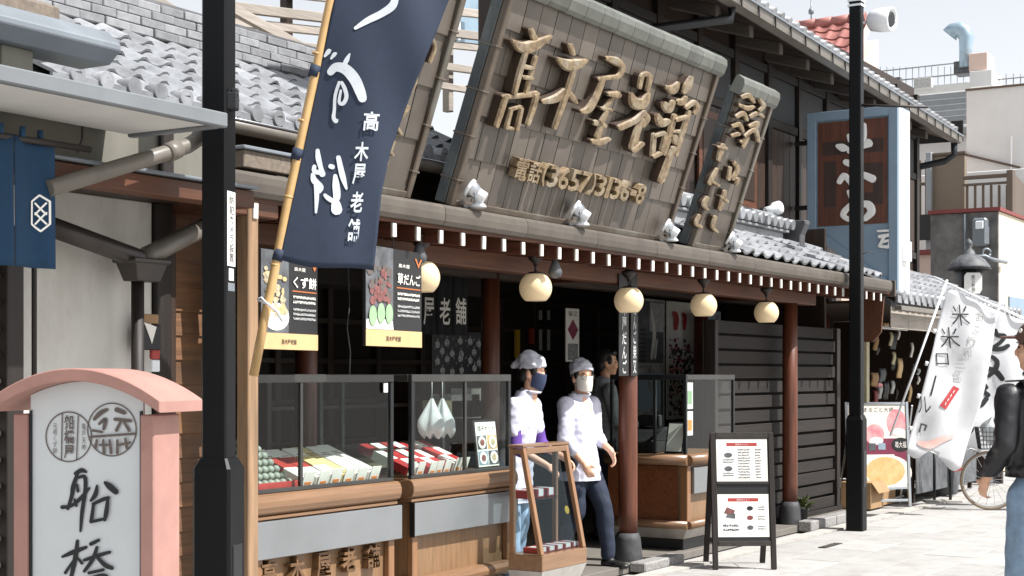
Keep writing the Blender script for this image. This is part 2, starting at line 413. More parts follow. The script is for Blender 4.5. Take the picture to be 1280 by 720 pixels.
def brush(mb, strokes, mp, relief=0.0, lift=0.0004, n=5, only=None):
    """strokes: lists of (x,y,width); mp(x,y,w) -> point.  relief 0 gives flat ink"""
    for si, st in enumerate(strokes):
        P = cr(st, n)
        d0 = Vector((P[1][0] - P[0][0], P[1][1] - P[0][1])).normalized(); d1 = Vector((P[-1][0] - P[-2][0], P[-1][1] - P[-2][1])).normalized()
        a, b = P[0], P[-1]
        P = [(a[0] - d0.x * a[2] * 0.42, a[1] - d0.y * a[2] * 0.42, a[2] * 0.35), (a[0] - d0.x * a[2] * .25, a[1] - d0.y * a[2] * .25, a[2] * .8)] + P + [(b[0] + d1.x * b[2] * .25, b[1] + d1.y * b[2] * .25, b[2] * .8), (b[0] + d1.x * b[2] * 0.42, b[1] + d1.y * b[2] * 0.42, b[2] * 0.35)]
        prof = [(-1, -.3), (-1, .72), (-0.72, .98), (0, 1), (0.72, .98), (1, .72), (1, -.3)] if relief else [(-1, 0), (1, 0)]
        vs = []; m = len(prof)
        for i, p in enumerate(P):
            q0, q1 = P[max(0, i - 1)], P[min(len(P) - 1, i + 1)]
            d = Vector((q1[0] - q0[0], q1[1] - q0[1]))
            d = d.normalized() if d.length > 1e-9 else Vector((1, 0))
            nx, ny = -d.y, d.x
            for (a_, h_) in prof:
                k = a_ * p[2] * (0.55 if relief else 0.5)
                vs.append(mp(p[0] + nx * k, p[1] + ny * k, (relief * h_ * (0.85 + 0.1 * (si % 3)) if relief else 0) + lift * (si + 1)))
        fs = [(i * m + j, i * m + j + 1, (i + 1) * m + j + 1, (i + 1) * m + j) for i in range(len(P) - 1) for j in range(m - 1)]
        if only == 'face': fs = [f for q, f in enumerate(fs) if 0 < q % (m - 1) < m - 2]
        elif only == 'side': fs = [f for q, f in enumerate(fs) if not 0 < q % (m - 1) < m - 2]
        if relief and only != 'face': fs += [tuple(range(m)), tuple(range((len(P) - 1) * m + m - 1, (len(P) - 1) * m - 1, -1))]
        mb.add(vs, fs, False)
    return mb
def rects(pl, items, parent, base=0.0015, step=0.0006):
    """flat print: (name, u0, v0, u1, v1, material)"""
    for i, (nm, u0, v0, u1, v1, mt) in enumerate(items):
        w = base + i * step
        put(nm, MB().add([pl.pt(u0, v0, w), pl.pt(u1, v0, w), pl.pt(u1, v1, w), pl.pt(u0, v1, w)], [(0, 1, 2, 3)]), mt, parent)
def disc(pl, u, v, ru, rv, w, n=20):
    return [pl.pt(u + ru * cos(2 * pi * k / n), v + rv * sin(2 * pi * k / n), w) for k in range(n)]
def scribble(pl, u0, v0, u1, v1, rows, parent, mat, name='text_lines', w=0.004, rnd=random):
    """rows of tiny print too small to read"""
    mb = MB(); rh = (v1 - v0) / rows
    for r in range(rows):
        x = u0; y = v1 - (r + 0.5) * rh
        while x < u1 - rh * 0.3:
            cw = rh * rnd.uniform(0.3, 0.62)
            for k in range(2):
                yy = y + rnd.uniform(-0.2, 0.2) * rh
                mb.add([pl.pt(x, yy - rh * .08, w + k * 2e-4), pl.pt(min(u1, x + cw * .85), yy - rh * .08, w + k * 2e-4), pl.pt(min(u1, x + cw * .85), yy + rh * .08, w + k * 2e-4), pl.pt(x, yy + rh * .08, w + k * 2e-4)], [(0, 1, 2, 3)])
            xm = x + cw * rnd.uniform(.2, .6)
            mb.add([pl.pt(xm, y - rh * .3, w + 5e-4), pl.pt(xm + rh * .1, y - rh * .3, w + 5e-4), pl.pt(xm + rh * .1, y + rh * .3, w + 5e-4), pl.pt(xm, y + rh * .3, w + 5e-4)], [(0, 1, 2, 3)])
            x += cw
    return put(name, mb, mat, parent)
# ================================================================== THE SETTING
g = put('ground', MB().add([(-400, -400, -0.02), (600, -400, -0.02), (600, 600, -0.02), (-400, 600, -0.02)], [(0, 1, 2, 3)]), 'paving')
tag(g, 'pale stone paved street running past the shops', 'street', kind='structure')
pav = put('pavement', MB().box((5.5, 1.15, -0.018), (24.2, 4.98, -0.006)), 'paving_joint')
tag(pav, 'sunlit pavement of large pale stone slabs before the shops', 'pavement', kind='structure')
slab = MB().box((0, 0, 0), (0.829, 0.411, 0.011)).me('paving_slab', 'paving', bevel=0.003)
for r in range(9):
    y = 1.2 + r * 0.42
    x = 5.5 + (0.42 if r % 2 else 0)
    while x < 23.3:
        piece('paving_slab', slab, pav, Matrix.Translation((x, y, -0.011 + random.uniform(-0.0015, 0.0015))))
        x += 0.84
kb = put('drain_channel', MB().box((8.9, 4.99, -0.018), (23, 5.14, 0.012)), 'concrete')
tag(kb, 'long pale concrete kerb strip in front of the shop step', 'kerb', kind='structure')

dg_ = thing('drain_grate', 'small dark slotted drain grate in the pavement near the right pole', 'drain', G(1038, 682))
_p = G(1038, 682)
put('rim', MB().box((_p.x - .22, _p.y - .035, 0), (_p.x + .22, _p.y + .035, .004)), 'steel_dark', dg_)
for k_ in range(6): bx('slat', (_p.x - .2 + k_ * .07, _p.y - .03, .0045), (_p.x - .165 + k_ * .07, _p.y + .03, .008), 'pipe_grey', dg_, 0)

# ================================================================== MAIN SHOP
YF, YC = 4.95, 5.44            # eave edge, front columns
shop = thing('sweet_shop', 'old timber sweet shop with long eave and open dark front', 'shop', (10.5, 6.5, 0))
bx('floor', (5.45, 5.3, -0.01), (15.95, 8.6, 0.05), 'floor', shop)
for i, (xa, xb) in enumerate(((10.35, 11.05), (13.9, 14.6), (14.62, 15.2))):
    bx('kerb_stone', (xa, 5.16, 0), (xb, 5.297, 0.10 if i else 0.075), 'granite', shop, 0.01)
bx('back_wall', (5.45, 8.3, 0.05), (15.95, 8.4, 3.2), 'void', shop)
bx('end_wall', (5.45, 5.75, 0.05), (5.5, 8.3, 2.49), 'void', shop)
bx('end_wall', (15.9, 5.75, 0.05), (15.95, 8.3, 3.1), 'dark_wood_z', shop)
bx('ceiling', (5.5, 5.6, 2.49), (15.9, 8.3, 2.52), 'dark_wood_y', shop, 0)
# dark doors and shelves along the back wall
for i in range(14):
    x = 6.2 + i * 0.7
    bx('door_stile', (x, 8.24, 0.05), (x + 0.07, 8.299, 2.3), 'dark_wood_z', shop)
for z in (0.9, 1.25, 1.6, 1.95, 2.25):
    bx('door_rail', (8.0, 8.25, z), (15.8, 8.296, z + 0.045), 'dark_wood_x', shop)
# columns
def column(px, Y, top, base=True, r=0.074, z0=0.05, mat='red_wood_z'):
    X = XY(px, Y)
    prof = [(r * 1.0, 0.0), (r * 1.01, 0.4), (r * 1.0, 1.2), (r * 0.97, top - z0)]
    zb = z0 + (0.22 if base else 0)
    c = put('column', MB().lathe((X, Y, zb), [(a, max(0, h - (zb - z0))) if h else (a, 0) for a, h in prof], 20), mat, shop)
    if base:
        put('base_stone', MB().lathe((X, Y, -0.02), [(0.118, 0), (0.118, 0.05), (0.10, 0.24), (0.085, 0.29)], 20), 'dark_stone', c)
    return X
column(785, YC, 2.2); column(987.5, YC, 2.2)
column(613, 6.35, 2.49, False); column(876, 6.35, 2.49, False); column(383, 6.35, 2.49, False); column(1030, 6.9, 2.49, False)
bx('corner_post', (5.66, 4.98, 0), (5.735, 5.06, 2.36), 'pale_post', shop, 0.006)
bx('corner_post', (5.60, 5.10, 0), (5.66, 5.2, 2.36), 'dark_wood_z', shop, 0.006)
# beams
bx('front_beam', (5.5, YC - 0.07, 2.20), (14.6, YC + 0.07, 2.44), 'red_wood_x', shop, 0.008)
bx('rear_beam', (5.5, 6.28, 2.25), (15.8, 6.42, 2.488), 'dark_wood_x', shop)
for X in (XY(785, YC), XY(987.5, YC)):
    bx('cross_beam', (X - 0.05, YC + 0.08, 2.24), (X + 0.05, 6.27, 2.46), 'red_wood_y', shop)
bx('beam_end', (5.45, 4.99, 2.28), (5.9, 5.36, 2.40), 'red_wood_x', shop, 0.008)
# eave: boarded soffit, rafters with white tips, rounded copper edge in lengths
put('eave_board', MB().prism([(5.5, YF + 0.03, 2.395), (5.5, 5.6, 2.455), (5.5, 5.6, 2.48), (5.5, YF + 0.03, 2.42)], (10.28, 0, 0)), 'red_wood_x', shop)
put('eave_batten', MB().box((5.48, YF + 0.035, 2.352), (15.78, YF + 0.075, 2.394)), 'red_wood_x', shop)
put('eave_batten', MB().box((5.48, YF + 0.02, 2.3945), (15.8, YF + 0.03, 2.425)), 'red_wood_x', shop)
raf = MB().prism([(-0.021, 0.012, -0.04), (-0.021, 0.6, 0.02), (-0.021, 0.6, 0.085), (-0.021, 0.012, 0.045)], (0.042, 0, 0)).me('rafter', 'red_wood_y', bevel=0.003)
tip = MB().box((-0.0175, -0.001, -0.038), (0.0175, 0.0115, 0.04)).me('rafter_tip', 'tip_paint', bevel=0.002)
SP = 0.2314
for n in range(-6, 38):
    X = 6.86 + SP * n
    if X < 5.6 or X > 15.75: continue
    mw = Matrix.Translation((X, YF + 0.02, 2.305 + random.uniform(-.003, .003)))
    r = piece('rafter', raf, shop, mw)
    piece('rafter_tip', tip, r, mw @ Matrix.Rotation(random.uniform(-.04, .04), 4, 'Y'))
prof = [(0.03, -0.075), (-0.005, -0.075), (-0.02, -0.05), (-0.024, -0.01), (-0.02, 0.025), (-0.004, 0.045), (0.05, 0.055), (0.32, 0.06), (0.32, 0.045), (0.03, 0.04)]
L = 0.93
fm = MB().prism([(0, y, z) for y, z in prof], (L - 0.004, 0, 0)).me('eave_edge', 'fascia', bevel=0.002)
x = 5.45
while x < 15.6:
    piece('eave_edge', fm, shop, Matrix.Translation((x, YF + 0.005, 2.445 + random.uniform(-.002, .002)))); x += L
bx('eave_end_cap', (15.76, YF - 0.02, 2.33), (15.80, 5.5, 2.50), 'fascia', shop)
bx('flat_roof', (5.5, 5.28, 2.525), (12.2, 7.3, 2.56), 'fascia', shop)
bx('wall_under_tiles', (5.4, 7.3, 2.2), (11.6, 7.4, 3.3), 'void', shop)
# ---------------------------------------------------------------- pan tiles
TW, TL = 0.23, 0.235
def tile_mesh(name, mat, w=TW, ln=TL):
    pr = [(0.0, 0.012), (0.04, -0.004), (0.09, -0.008), (0.135, 0.004), (0.165, 0.03), (0.2, 0.036), (0.236, 0.012)]
    k = w / 0.23
    mb = MB(); t = 0.02
    top0 = [(x * k, -0.02, z + 0.030) for x, z in pr]; top1 = [(x * k, ln + 0.03, z) for x, z in pr]
    bot0 = [(x * k, -0.02, z + 0.030 - t) for x, z in pr]
    n = len(pr)
    mb.add(top0 + top1, [(i, i + 1, n + i + 1, n + i) for i in range(n - 1)], True)
    mb.add(bot0 + top0, [(i, i + 1, n + i + 1, n + i) for i in range(n - 1)])
    mb.add([top0[0], top1[0], bot0[0], (0, ln + .03, -0.01)], [(0, 1, 3, 2)]); mb.add([top0[-1], top1[-1], bot0[-1], (0.236 * k, ln + .03, -0.01)], [(0, 2, 3, 1)])
    return mb.me(name, mat)
TILE = tile_mesh('roof_tile', 'tile')
def eave_tile_mesh():
    mb = MB()
    mb.tube([(0.185, -0.05, 0.03), (0.185, 0.12, 0.03)], 0.058, 14)
    mb.prism([(0.0, -0.035, -0.05), (0.14, -0.035, -0.058), (0.14, -0.035, 0.02), (0.0, -0.035, 0.02)], (0, 0.025, 0))
    return mb.me('eave_tile', 'tile')
ETILE = eave_tile_mesh()
def slope_mat(X, Y, Z, ang, rz=0): return Matrix.Translation((X, Y, Z)) @ Matrix.Rotation(rz, 4, 'Z') @ Matrix.Rotation(ang, 4, 'X')
def tiled(parent, x0, x1, Y, Z, ang, rows, skip=None, me=TILE, w=TW, ln=TL, eave=True, start=0):
    ncol = int((x1 - x0) / w)
    for j in range(start, rows):
        for i in range(ncol):
            X = x0 + i * w; yy = Y + j * ln * cos(ang); zz = Z + j * ln * sin(ang)
            if skip and skip(X, yy): continue
            piece('roof_tile', me, parent, slope_mat(X + random.uniform(-.005, .005), yy + random.uniform(-.006, .006), zz + random.uniform(-.004, .005), ang + random.uniform(-.015, .015), random.uniform(-.02, .02)))
            if j == 0 and eave:
                piece('eave_tile', ETILE, parent, slope_mat(X, yy, zz, 0))
# left tiled roof behind the flag
AR = radians(30.5)
roofA = put('tiled_roof', MB().prism([(6.2, 7.02, 3.24), (6.2, 8.3, 3.99), (6.2, 8.3, 3.9), (6.2, 7.02, 3.16)], (5.0, 0, 0)), 'tile_dark', shop, label='grey pan tiled roof behind the navy flag')
tiled(roofA, 6.2, 11.15, 7.0, 3.27, AR, 6)
nb = MB().box((0, 0, 0), (0.236, 0.2, 0.063)).me('ridge_tile', 'noshi', bevel=0.006)
for r in range(4):
    x = 6.1 + (0.12 if r % 2 else 0)
    while x < 11.0:
        piece('ridge_tile', nb, roofA, Matrix.Translation((x, 8.2 + 0.015 * r + random.uniform(-.008, .008), 4.02 + r * 0.07)) @ Matrix.Rotation(random.uniform(-.02, .02), 4, 'Y')); x += 0.242
put('ridge_cap', MB().tube([(6.1, 8.33, 4.30), (11.1, 8.33, 4.30)], 0.04, 10), 'tile_dark', roofA)
put('roof_gutter', MB().tube([(6.2, 6.93, 3.175), (11.15, 6.93, 3.175)], 0.05, 10), 'pipe_grey', shop)
put('gutter_lip', MB().tube([(6.2, 6.885, 3.215), (11.15, 6.885, 3.215)], 0.008, 6), 'chrome', shop)
# lower tiled roof right of the big board
AL = radians(24)
roofB = put('tiled_roof', MB().prism([(11.9, YF + 0.08, 2.49), (11.9, 6.45, 3.12), (11.9, 6.45, 3.02), (11.9, YF + 0.08, 2.44)], (3.9, 0, 0)), 'tile_dark', shop, label='white glaring pan tiled roof under the blue sign')
tiled(roofB, 11.9, 15.8, YF + 0.1, 2.52, AL, 6, eave=False)
# small ridge of round tiles with its end tile
YR = 5.80
rd = put('low_ridge', MB().box((11.6, YR - 0.02, 2.80), (14.75, YR + 0.16, 2.96)), 'noshi', shop, 0.006)
put('ridge_course', MB().box((11.6, YR - 0.07, 2.962), (14.8, YR + 0.2, 2.985)), 'noshi', rd, 0.004)
rt = MB().tube([(0, -0.1, 0), (0, 0.22, 0.03)], 0.055, 14).me('round_tile', 'tile')
x = 11.7
while x < 14.85:
    piece('round_tile', rt, rd, Matrix.Translation((x, YR, 3.045))); x += 0.165
put('ridge_cap', MB().tube([(11.6, YR + 0.1, 3.12), (14.85, YR + 0.1, 3.12)], 0.05, 12), 'tile', rd)
et = MB(); et.prism([(14.9, YR - 0.14, 2.66), (14.9, YR + 0.2, 2.66), (14.9, YR + 0.22, 2.9), (14.9, YR + 0.27, 3.06), (14.9, YR + 0.27, 3.1), (14.9, YR - 0.2, 3.1), (14.9, YR - 0.2, 3.06), (14.9, YR - 0.15, 2.95)], (0.14, 0, 0))
put('end_tile', et, 'tile_dark', rd, 0.01)
# ---------------------------------------------------------------- upper storey
YW = 6.45
UX0, UX1 = 10.2, 21.5
up_ = put('upper_wall', MB().box((UX0, YW, 2.56), (UX1, YW + 0.12, 5.6)), 'dark_wood_z', shop)
x = UX0 + 0.1
i = 0
while x < UX1:
    bx('wall_post', (x, YW - 0.06, 2.9), (x + 0.11, YW - 0.001, 5.5), 'black_wood_z', up_); x += 0.93; i += 1
for z in (3.15, 4.28, 4.86):
    bx('wall_rail', (UX0, YW - 0.045, z), (UX1, YW - 0.0015, z + 0.09), 'black_wood_x', up_)
x = UX0 + 0.24
while x < UX1 - 0.8:
    bx('plaster_panel', (x, YW - 0.02, 4.38), (x + 0.75, YW - 0.002, 4.85), 'panel_dark', up_)
    for k in range(4):
        bx('wall_board', (x + k * 0.19, YW - 0.03, 3.25), (x + k * 0.19 + 0.18, YW - 0.0025, 4.27), 'dark_wood_z', up_)
    x += 0.93
wf = bx('window_frame', (14.0, YW - 0.075, 3.3), (15.5, YW - 0.046, 4.2), 'red_wood_x', up_)
bx('window_pane', (14.08, YW - 0.085, 3.38), (14.7, YW - 0.076, 4.12), 'dark_wood_z', wf)
bx('window_pane', (14.78, YW - 0.085, 3.38), (15.42, YW - 0.076, 4.12), 'dark_wood_z', wf)
# upper eave (turned a little against the street)
EA, EB = Vector((13.1, 5.6, 4.93)), Vector((22.4, 6.1, 4.93))
ed = (EB - EA).normalized(); E0 = EA - ed * 3.2; en = Vector((-ed.y, ed.x, 0))
put('upper_soffit', MB().prism([E0 + en * .05 + UP * .0, E0 + en * 1.2 + UP * .42, E0 + en * 1.2 + UP * .47, E0 + en * .05 + UP * .06], EB - E0), 'dark_wood_x', shop)
ur = put('upper_roof', MB().prism([E0 + UP * .08, E0 + en * 1.6 + UP * .78, E0 + en * 1.6 + UP * .7, E0 + UP * .05], EB - E0), 'tile_dark', shop)
nt = int((EB - E0).length / 0.24)
et2 = MB().tube([(0, -0.05, 0.03), (0, 0.25, 0.13)], 0.055, 12).me('eave_tile', 'tile')
for i in range(nt):
    p = E0 + ed * (i * 0.24 + 0.1) + UP * 0.10
    piece('eave_tile', et2, ur, Matrix.Translation(p) @ Matrix.Rotation(atan2(ed.y, ed.x), 4, 'Z'))
gt = put('upper_gutter', MB().prism([E0 - en * .10 + UP * .06, E0 - en * .085 - UP * .03, E0 - en * .0 - UP * .05, E0 + en * .03 - UP * .04, E0 + en * .03 + UP * .05], EB - E0), 'pipe_grey', shop)
put('gutter_lip', MB().bar(E0 - en * .105 + UP * .065, EB - en * .105 + UP * .065, 0.022, 0.02), 'gutter_grey', gt)
for i in range(int((EB - E0).length / 0.48)):
    p = E0 + ed * (i * 0.48 + 0.2) - en * .104 - UP * .0
    put('gutter_strap', MB().obox(p + UP * .01, ed, en, UP, 0.02, 0.012, 0.11), 'pipe_dark', gt)
for i in range(int((EB - E0).length / 0.9)):
    p = E0 + ed * (i * 0.9 + 0.3)
    put('eave_bracket', MB().obox(p + en * .33 - UP * .02, ed, en + UP * .3, UP, 0.11, 0.5, 0.12), 'bracket_dark', shop, 0.01)
put('eave_end', MB().obox(EB + en * .4 + UP * .15 + ed * .02, ed, en, UP, 0.04, 1.0, 0.3), 'black_wood_x', shop)
put('gutter_outlet', MB().tube([EB - ed * .12 - UP * .03, EB - ed * .12 - UP * .22, EB - ed * .15 + en * .12 - UP * .30, EB - ed * .3 + en * 1.2 - UP * .5], 0.05, 10), 'steel_dark', shop)
put('eave_pipe', MB().tube([EA - ed * .1 - UP * .02, EA - ed * .12 - UP * .15, EA - ed * .5 + en * .45 - UP * .25, EA - ed * 0.9 + en * .78 - UP * .36], 0.045, 10), 'steel_dark', shop)

# things on the flat roof: grey timber drying deck behind the tiled roof
deck = thing('roof_deck', 'weathered grey timber drying deck above the left tiled roof', 'deck', PY(350, 60, 9.2))
for (a, b, w, Yd) in (((150, -25), (445, 150), .07, 9.0), ((225, -25), (450, 100), .07, 9.05), ((100, -30), (440, 168), .05, 8.95),
                  ((285, 8), (620, 48), .07, 9.3), ((285, 27), (620, 62), .06, 9.34), ((290, 46), (620, 92), .06, 9.38), ((330, -12), (620, 20), .07, 9.42), ((290, 66), (620, 118), .05, 9.3)):
    put('rail', MB().bar(PY(a[0], a[1], Yd), PY(b[0], b[1], Yd), 0.06, w + .02), 'grey_wood', deck, 0.004)
for px in (195, 358, 470, 560, 612):
    p = PY(px, -20, 9.55); q = PY(px, 140, 9.55)
    put('post', MB().bar(p, q, 0.09, 0.09, (1, 0, 0)), 'dark_wood_z' if px in (195, 358) else 'grey_wood', deck, 0.004)
put('screen', MB().obox(PY(588, 18, 9.9), (1, 0, 0), UP, (0, 1, 0), 0.9, 0.8, 0.03), 'galv', deck)
for px in (572, 606): put('screen_frame', MB().bar(PY(px, -30, 9.86), PY(px, 50, 9.86), 0.05, 0.05, (1, 0, 0)), 'white_gloss', deck)
tank = put('roof_vent', MB().lathe(PY(83, 38, 8.9), [(0.22, 0), (0.24, 0.1), (0.2, 0.3), (0.14, 0.42), (0.05, 0.45)], 18), 'tile_dark')
tag(tank, 'dark round ridge end ornament above the left tiled roof', 'ornament')
hb = thing('rear_house', 'pale grey house wall seen behind the left tiled roof', 'house', (9, 12.5, 0))
bx('wall', (8.2, 12.2, 0), (11.4, 15, 5.52), 'white_wall', hb)
bx('roof', (8.0, 12.0, 5.525), (11.5, 15.2, 5.6), 'roof_grey', hb)

# ================================================================== NEIGHBOUR ON THE LEFT
nh = thing('plastered_house', 'plastered shop on the left with a flat metal canopy', 'house', (4.6, 5.6, 0))
bx('plaster_wall', (3.0, 5.3, 0), (5.33, 5.42, 2.329), 'plaster', nh)
bx('wall_post', (5.335, 5.27, 0), (5.43, 5.4, 2.329), 'black_wood_z', nh)
bx('lintel', (3.0, 4.74, 2.28), (5.43, 4.86, 2.36), 'red_wood_x', nh)
bx('added_shade_soffit', (3.0, 4.861, 2.33), (5.43, 5.42, 2.355), 'dark_wood_x', nh)  # overhang added to keep the sun off the plaster wall
bx('flashing', (3.0, 4.71, 2.365), (5.43, 5.0, 2.38), 'gutter_grey', nh)
bx('upper_wall', (3.0, 4.84, 2.382), (5.38, 4.95, 2.68), 'mortar', nh)
bx('upper_post', (4.90, 4.815, 2.382), (4.98, 4.838, 2.68), 'black_wood_z', nh)
x = 5.44
cb = MB().prism([(0, -0.004, 0), (0, 0.028, 0), (0, 0.02, 0.128), (0, 0.006, 0.128)], (0.46, 0, 0)).me('clapboard', 'clap', bevel=0.003)
for k in range(19):
    piece('clapboard', cb, nh, Matrix.Translation((5.47, 5.32, k * 0.121)))
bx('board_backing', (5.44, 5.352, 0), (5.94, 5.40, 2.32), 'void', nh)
bx('board_trim', (5.435, 5.28, 0), (5.475, 5.318, 2.36), 'dark_wood_z', nh)
# canopy
cz = 2.50
bx('canopy_edge', (0.6, 4.19, cz), (4.64, 4.23, cz + 0.06), 'canopy_metal', nh, 0.006)
bx('canopy_edge', (4.6, 4.2315, cz), (4.64, 4.72, cz + 0.06), 'canopy_metal', nh, 0.006)
bx('canopy_underside', (0.6, 4.232, cz + 0.012), (4.598, 4.72, cz + 0.03), 'canopy_under', nh)
bx('canopy_top', (0.6, 4.2315, cz + 0.045), (4.598, 5.2, cz + 0.058), 'canopy_metal', nh)
# roof gutter above the canopy: a folded metal box
gz = zat = PY(140, 82, 4.55).z
XG = XY(138, 4.55)
gut = put('roof_gutter', MB().prism([(0.5, 4.55, gz), (0.5, 4.49, gz + 0.05), (0.5, 4.49, gz + 0.075), (0.5, 4.56, gz + 0.135), (0.5, 4.72, gz + 0.135), (0.5, 4.72, gz)], (XG - 0.5, 0, 0)), 'gutter_grey', nh, 0.004)
put('roof_edge', MB().prism([(0.5, 4.74, gz + .10), (0.5, 4.66, gz + 0.138), (0.5, 4.66, gz + 0.21), (0.5, 4.74, gz + 0.24), (.5, 5.0, gz + .24), (.5, 5.0, gz + .1)], (XG - 0.66, 0, 0)), 'bracket_wood', nh, 0.004)
put('roof_edge', MB().tube([(0.5, 5.06, gz + .33), (XG - 0.75, 5.06, gz + .33)], 0.06, 10), 'gutter_grey', nh)
bx('bracket', (3.2, 4.6, cz + 0.09), (3.45, 4.9, gz + .0), 'mortar', nh)
bx('bracket', (3.85, 4.6, cz + 0.09), (4.0, 4.9, gz + .0), 'mortar', nh)
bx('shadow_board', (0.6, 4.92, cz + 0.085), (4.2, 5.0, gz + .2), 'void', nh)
# downpipes and hopper
a = PY(250, 172, 4.62); b = PY(60, 236, 4.62)
put('downpipe', MB().tube([PY(250, 152, 4.62), PY(252, 163, 4.62), PY(247, 174, 4.62), PY(235, 182, 4.62), PY(212, 190, 4.62), b], 0.034, 14), 'pipe_grey', nh)
put('pipe_collar', MB().tube([PY(222, 186, 4.62), PY(208, 192, 4.62)], 0.041, 14), 'pipe_grey', nh)
hp = PY(176, 335, 5.12)
put('gutter', MB().tube([PY(60, 282, 5.12), PY(150, 315, 5.12), PY(170, 322, 5.12), PY(176, 332, 5.12)], [(0.05, 0.045)] * 4, 12), 'pipe_dark', nh)
put('gutter', MB().tube([PY(262, 281, 5.12), PY(198, 313, 5.12), PY(186, 318, 5.12), PY(181, 330, 5.12)], [(0.05, 0.045)] * 4, 12), 'pipe_grey', nh)
hop = MB(); zt, zb = PY(176, 324, 5.12).z, PY(176, 352, 5.12).z
hx0, hx1 = XY(156, 5.12), XY(198, 5.12)
def ring(z, k): 
    cx = (hx0 + hx1) / 2; w = (hx1 - hx0) / 2 * k
    return [(cx - w, 5.12 - .07 * k, z), (cx + w, 5.12 - .07 * k, z), (cx + w, 5.12 + .07 * k, z), (cx - w, 5.12 + .07 * k, z)]
R = ring(zb, .68) + ring(zt - .02, .95) + ring(zt - .02, 1.08) + ring(zt, 1.08)
hop.add(R, [(3, 2, 1, 0)] + [(i * 4 + k, i * 4 + (k + 1) % 4, i * 4 + 4 + (k + 1) % 4, i * 4 + 4 + k) for i in range(3) for k in range(4)] + [(12, 13, 14, 15)])
put('hopper', hop, 'pipe_dark', nh, 0.004)
put('hopper_pipe', MB().tube([(hp.x, 5.14, zb), (hp.x, 5.14, 0)], 0.03, 10), 'black_wood_z', nh)
# lattice front at far left
bx('lattice_paper', (3.2, 4.95, 0), (XY(15, 4.9) - .03, 4.97, 1.98), 'lattice_paper', nh)
Xl = XY(15, 4.9)
bx('lattice_post', (Xl - 0.04, 4.88, 0), (Xl + 0.045, 4.945, 2.1), 'black_wood_z', nh)
for k in range(18):
    z = 0.1 + k * 0.105
    bx('lattice_bar', (3.2, 4.91, z), (Xl - 0.041, 4.94, z + 0.022), 'black_wood_x', nh)
for k in range(8):
    bx('lattice_bar', (3.3 + k * 0.14, 4.92, 0.0), (3.32 + k * 0.14, 4.938, 2.0), 'black_wood_z', nh)

# ================================================================== dark slatted fence right of the shop
fe = thing('slatted_fence', 'dark weathered horizontal board fence behind the right column', 'fence', (14.4, 5.62, 0))
FX0, FX1 = 12.55, 15.86
for (xx, w) in ((FX0, .07), (FX1 - .1, .1)):
    bx('post', (xx, 5.56, 0.05), (xx + w, 5.66, 2.0), 'black_wood_z', fe)
fb = MB().box((0, 0, 0), (FX1 - .1 - FX0 - .072, 0.025, 0.115)).me('board', 'fence_wood', bevel=0.004)
for k in range(14):
    piece('board', fb, fe, Matrix.Translation((FX0 + .071, 5.585 + (0.022 if k % 2 else 0), 0.09 + k * 0.138)) @ Matrix.Rotation(random.uniform(-.003, .003), 4, 'Y'))
bx('backing', (FX0, 5.67, 0.05), (FX1, 5.69, 2.0), 'void', fe)
bx('foot_rail', (FX0, 5.54, 0.051), (FX1, 5.559, 0.1), 'fence_wood', fe)
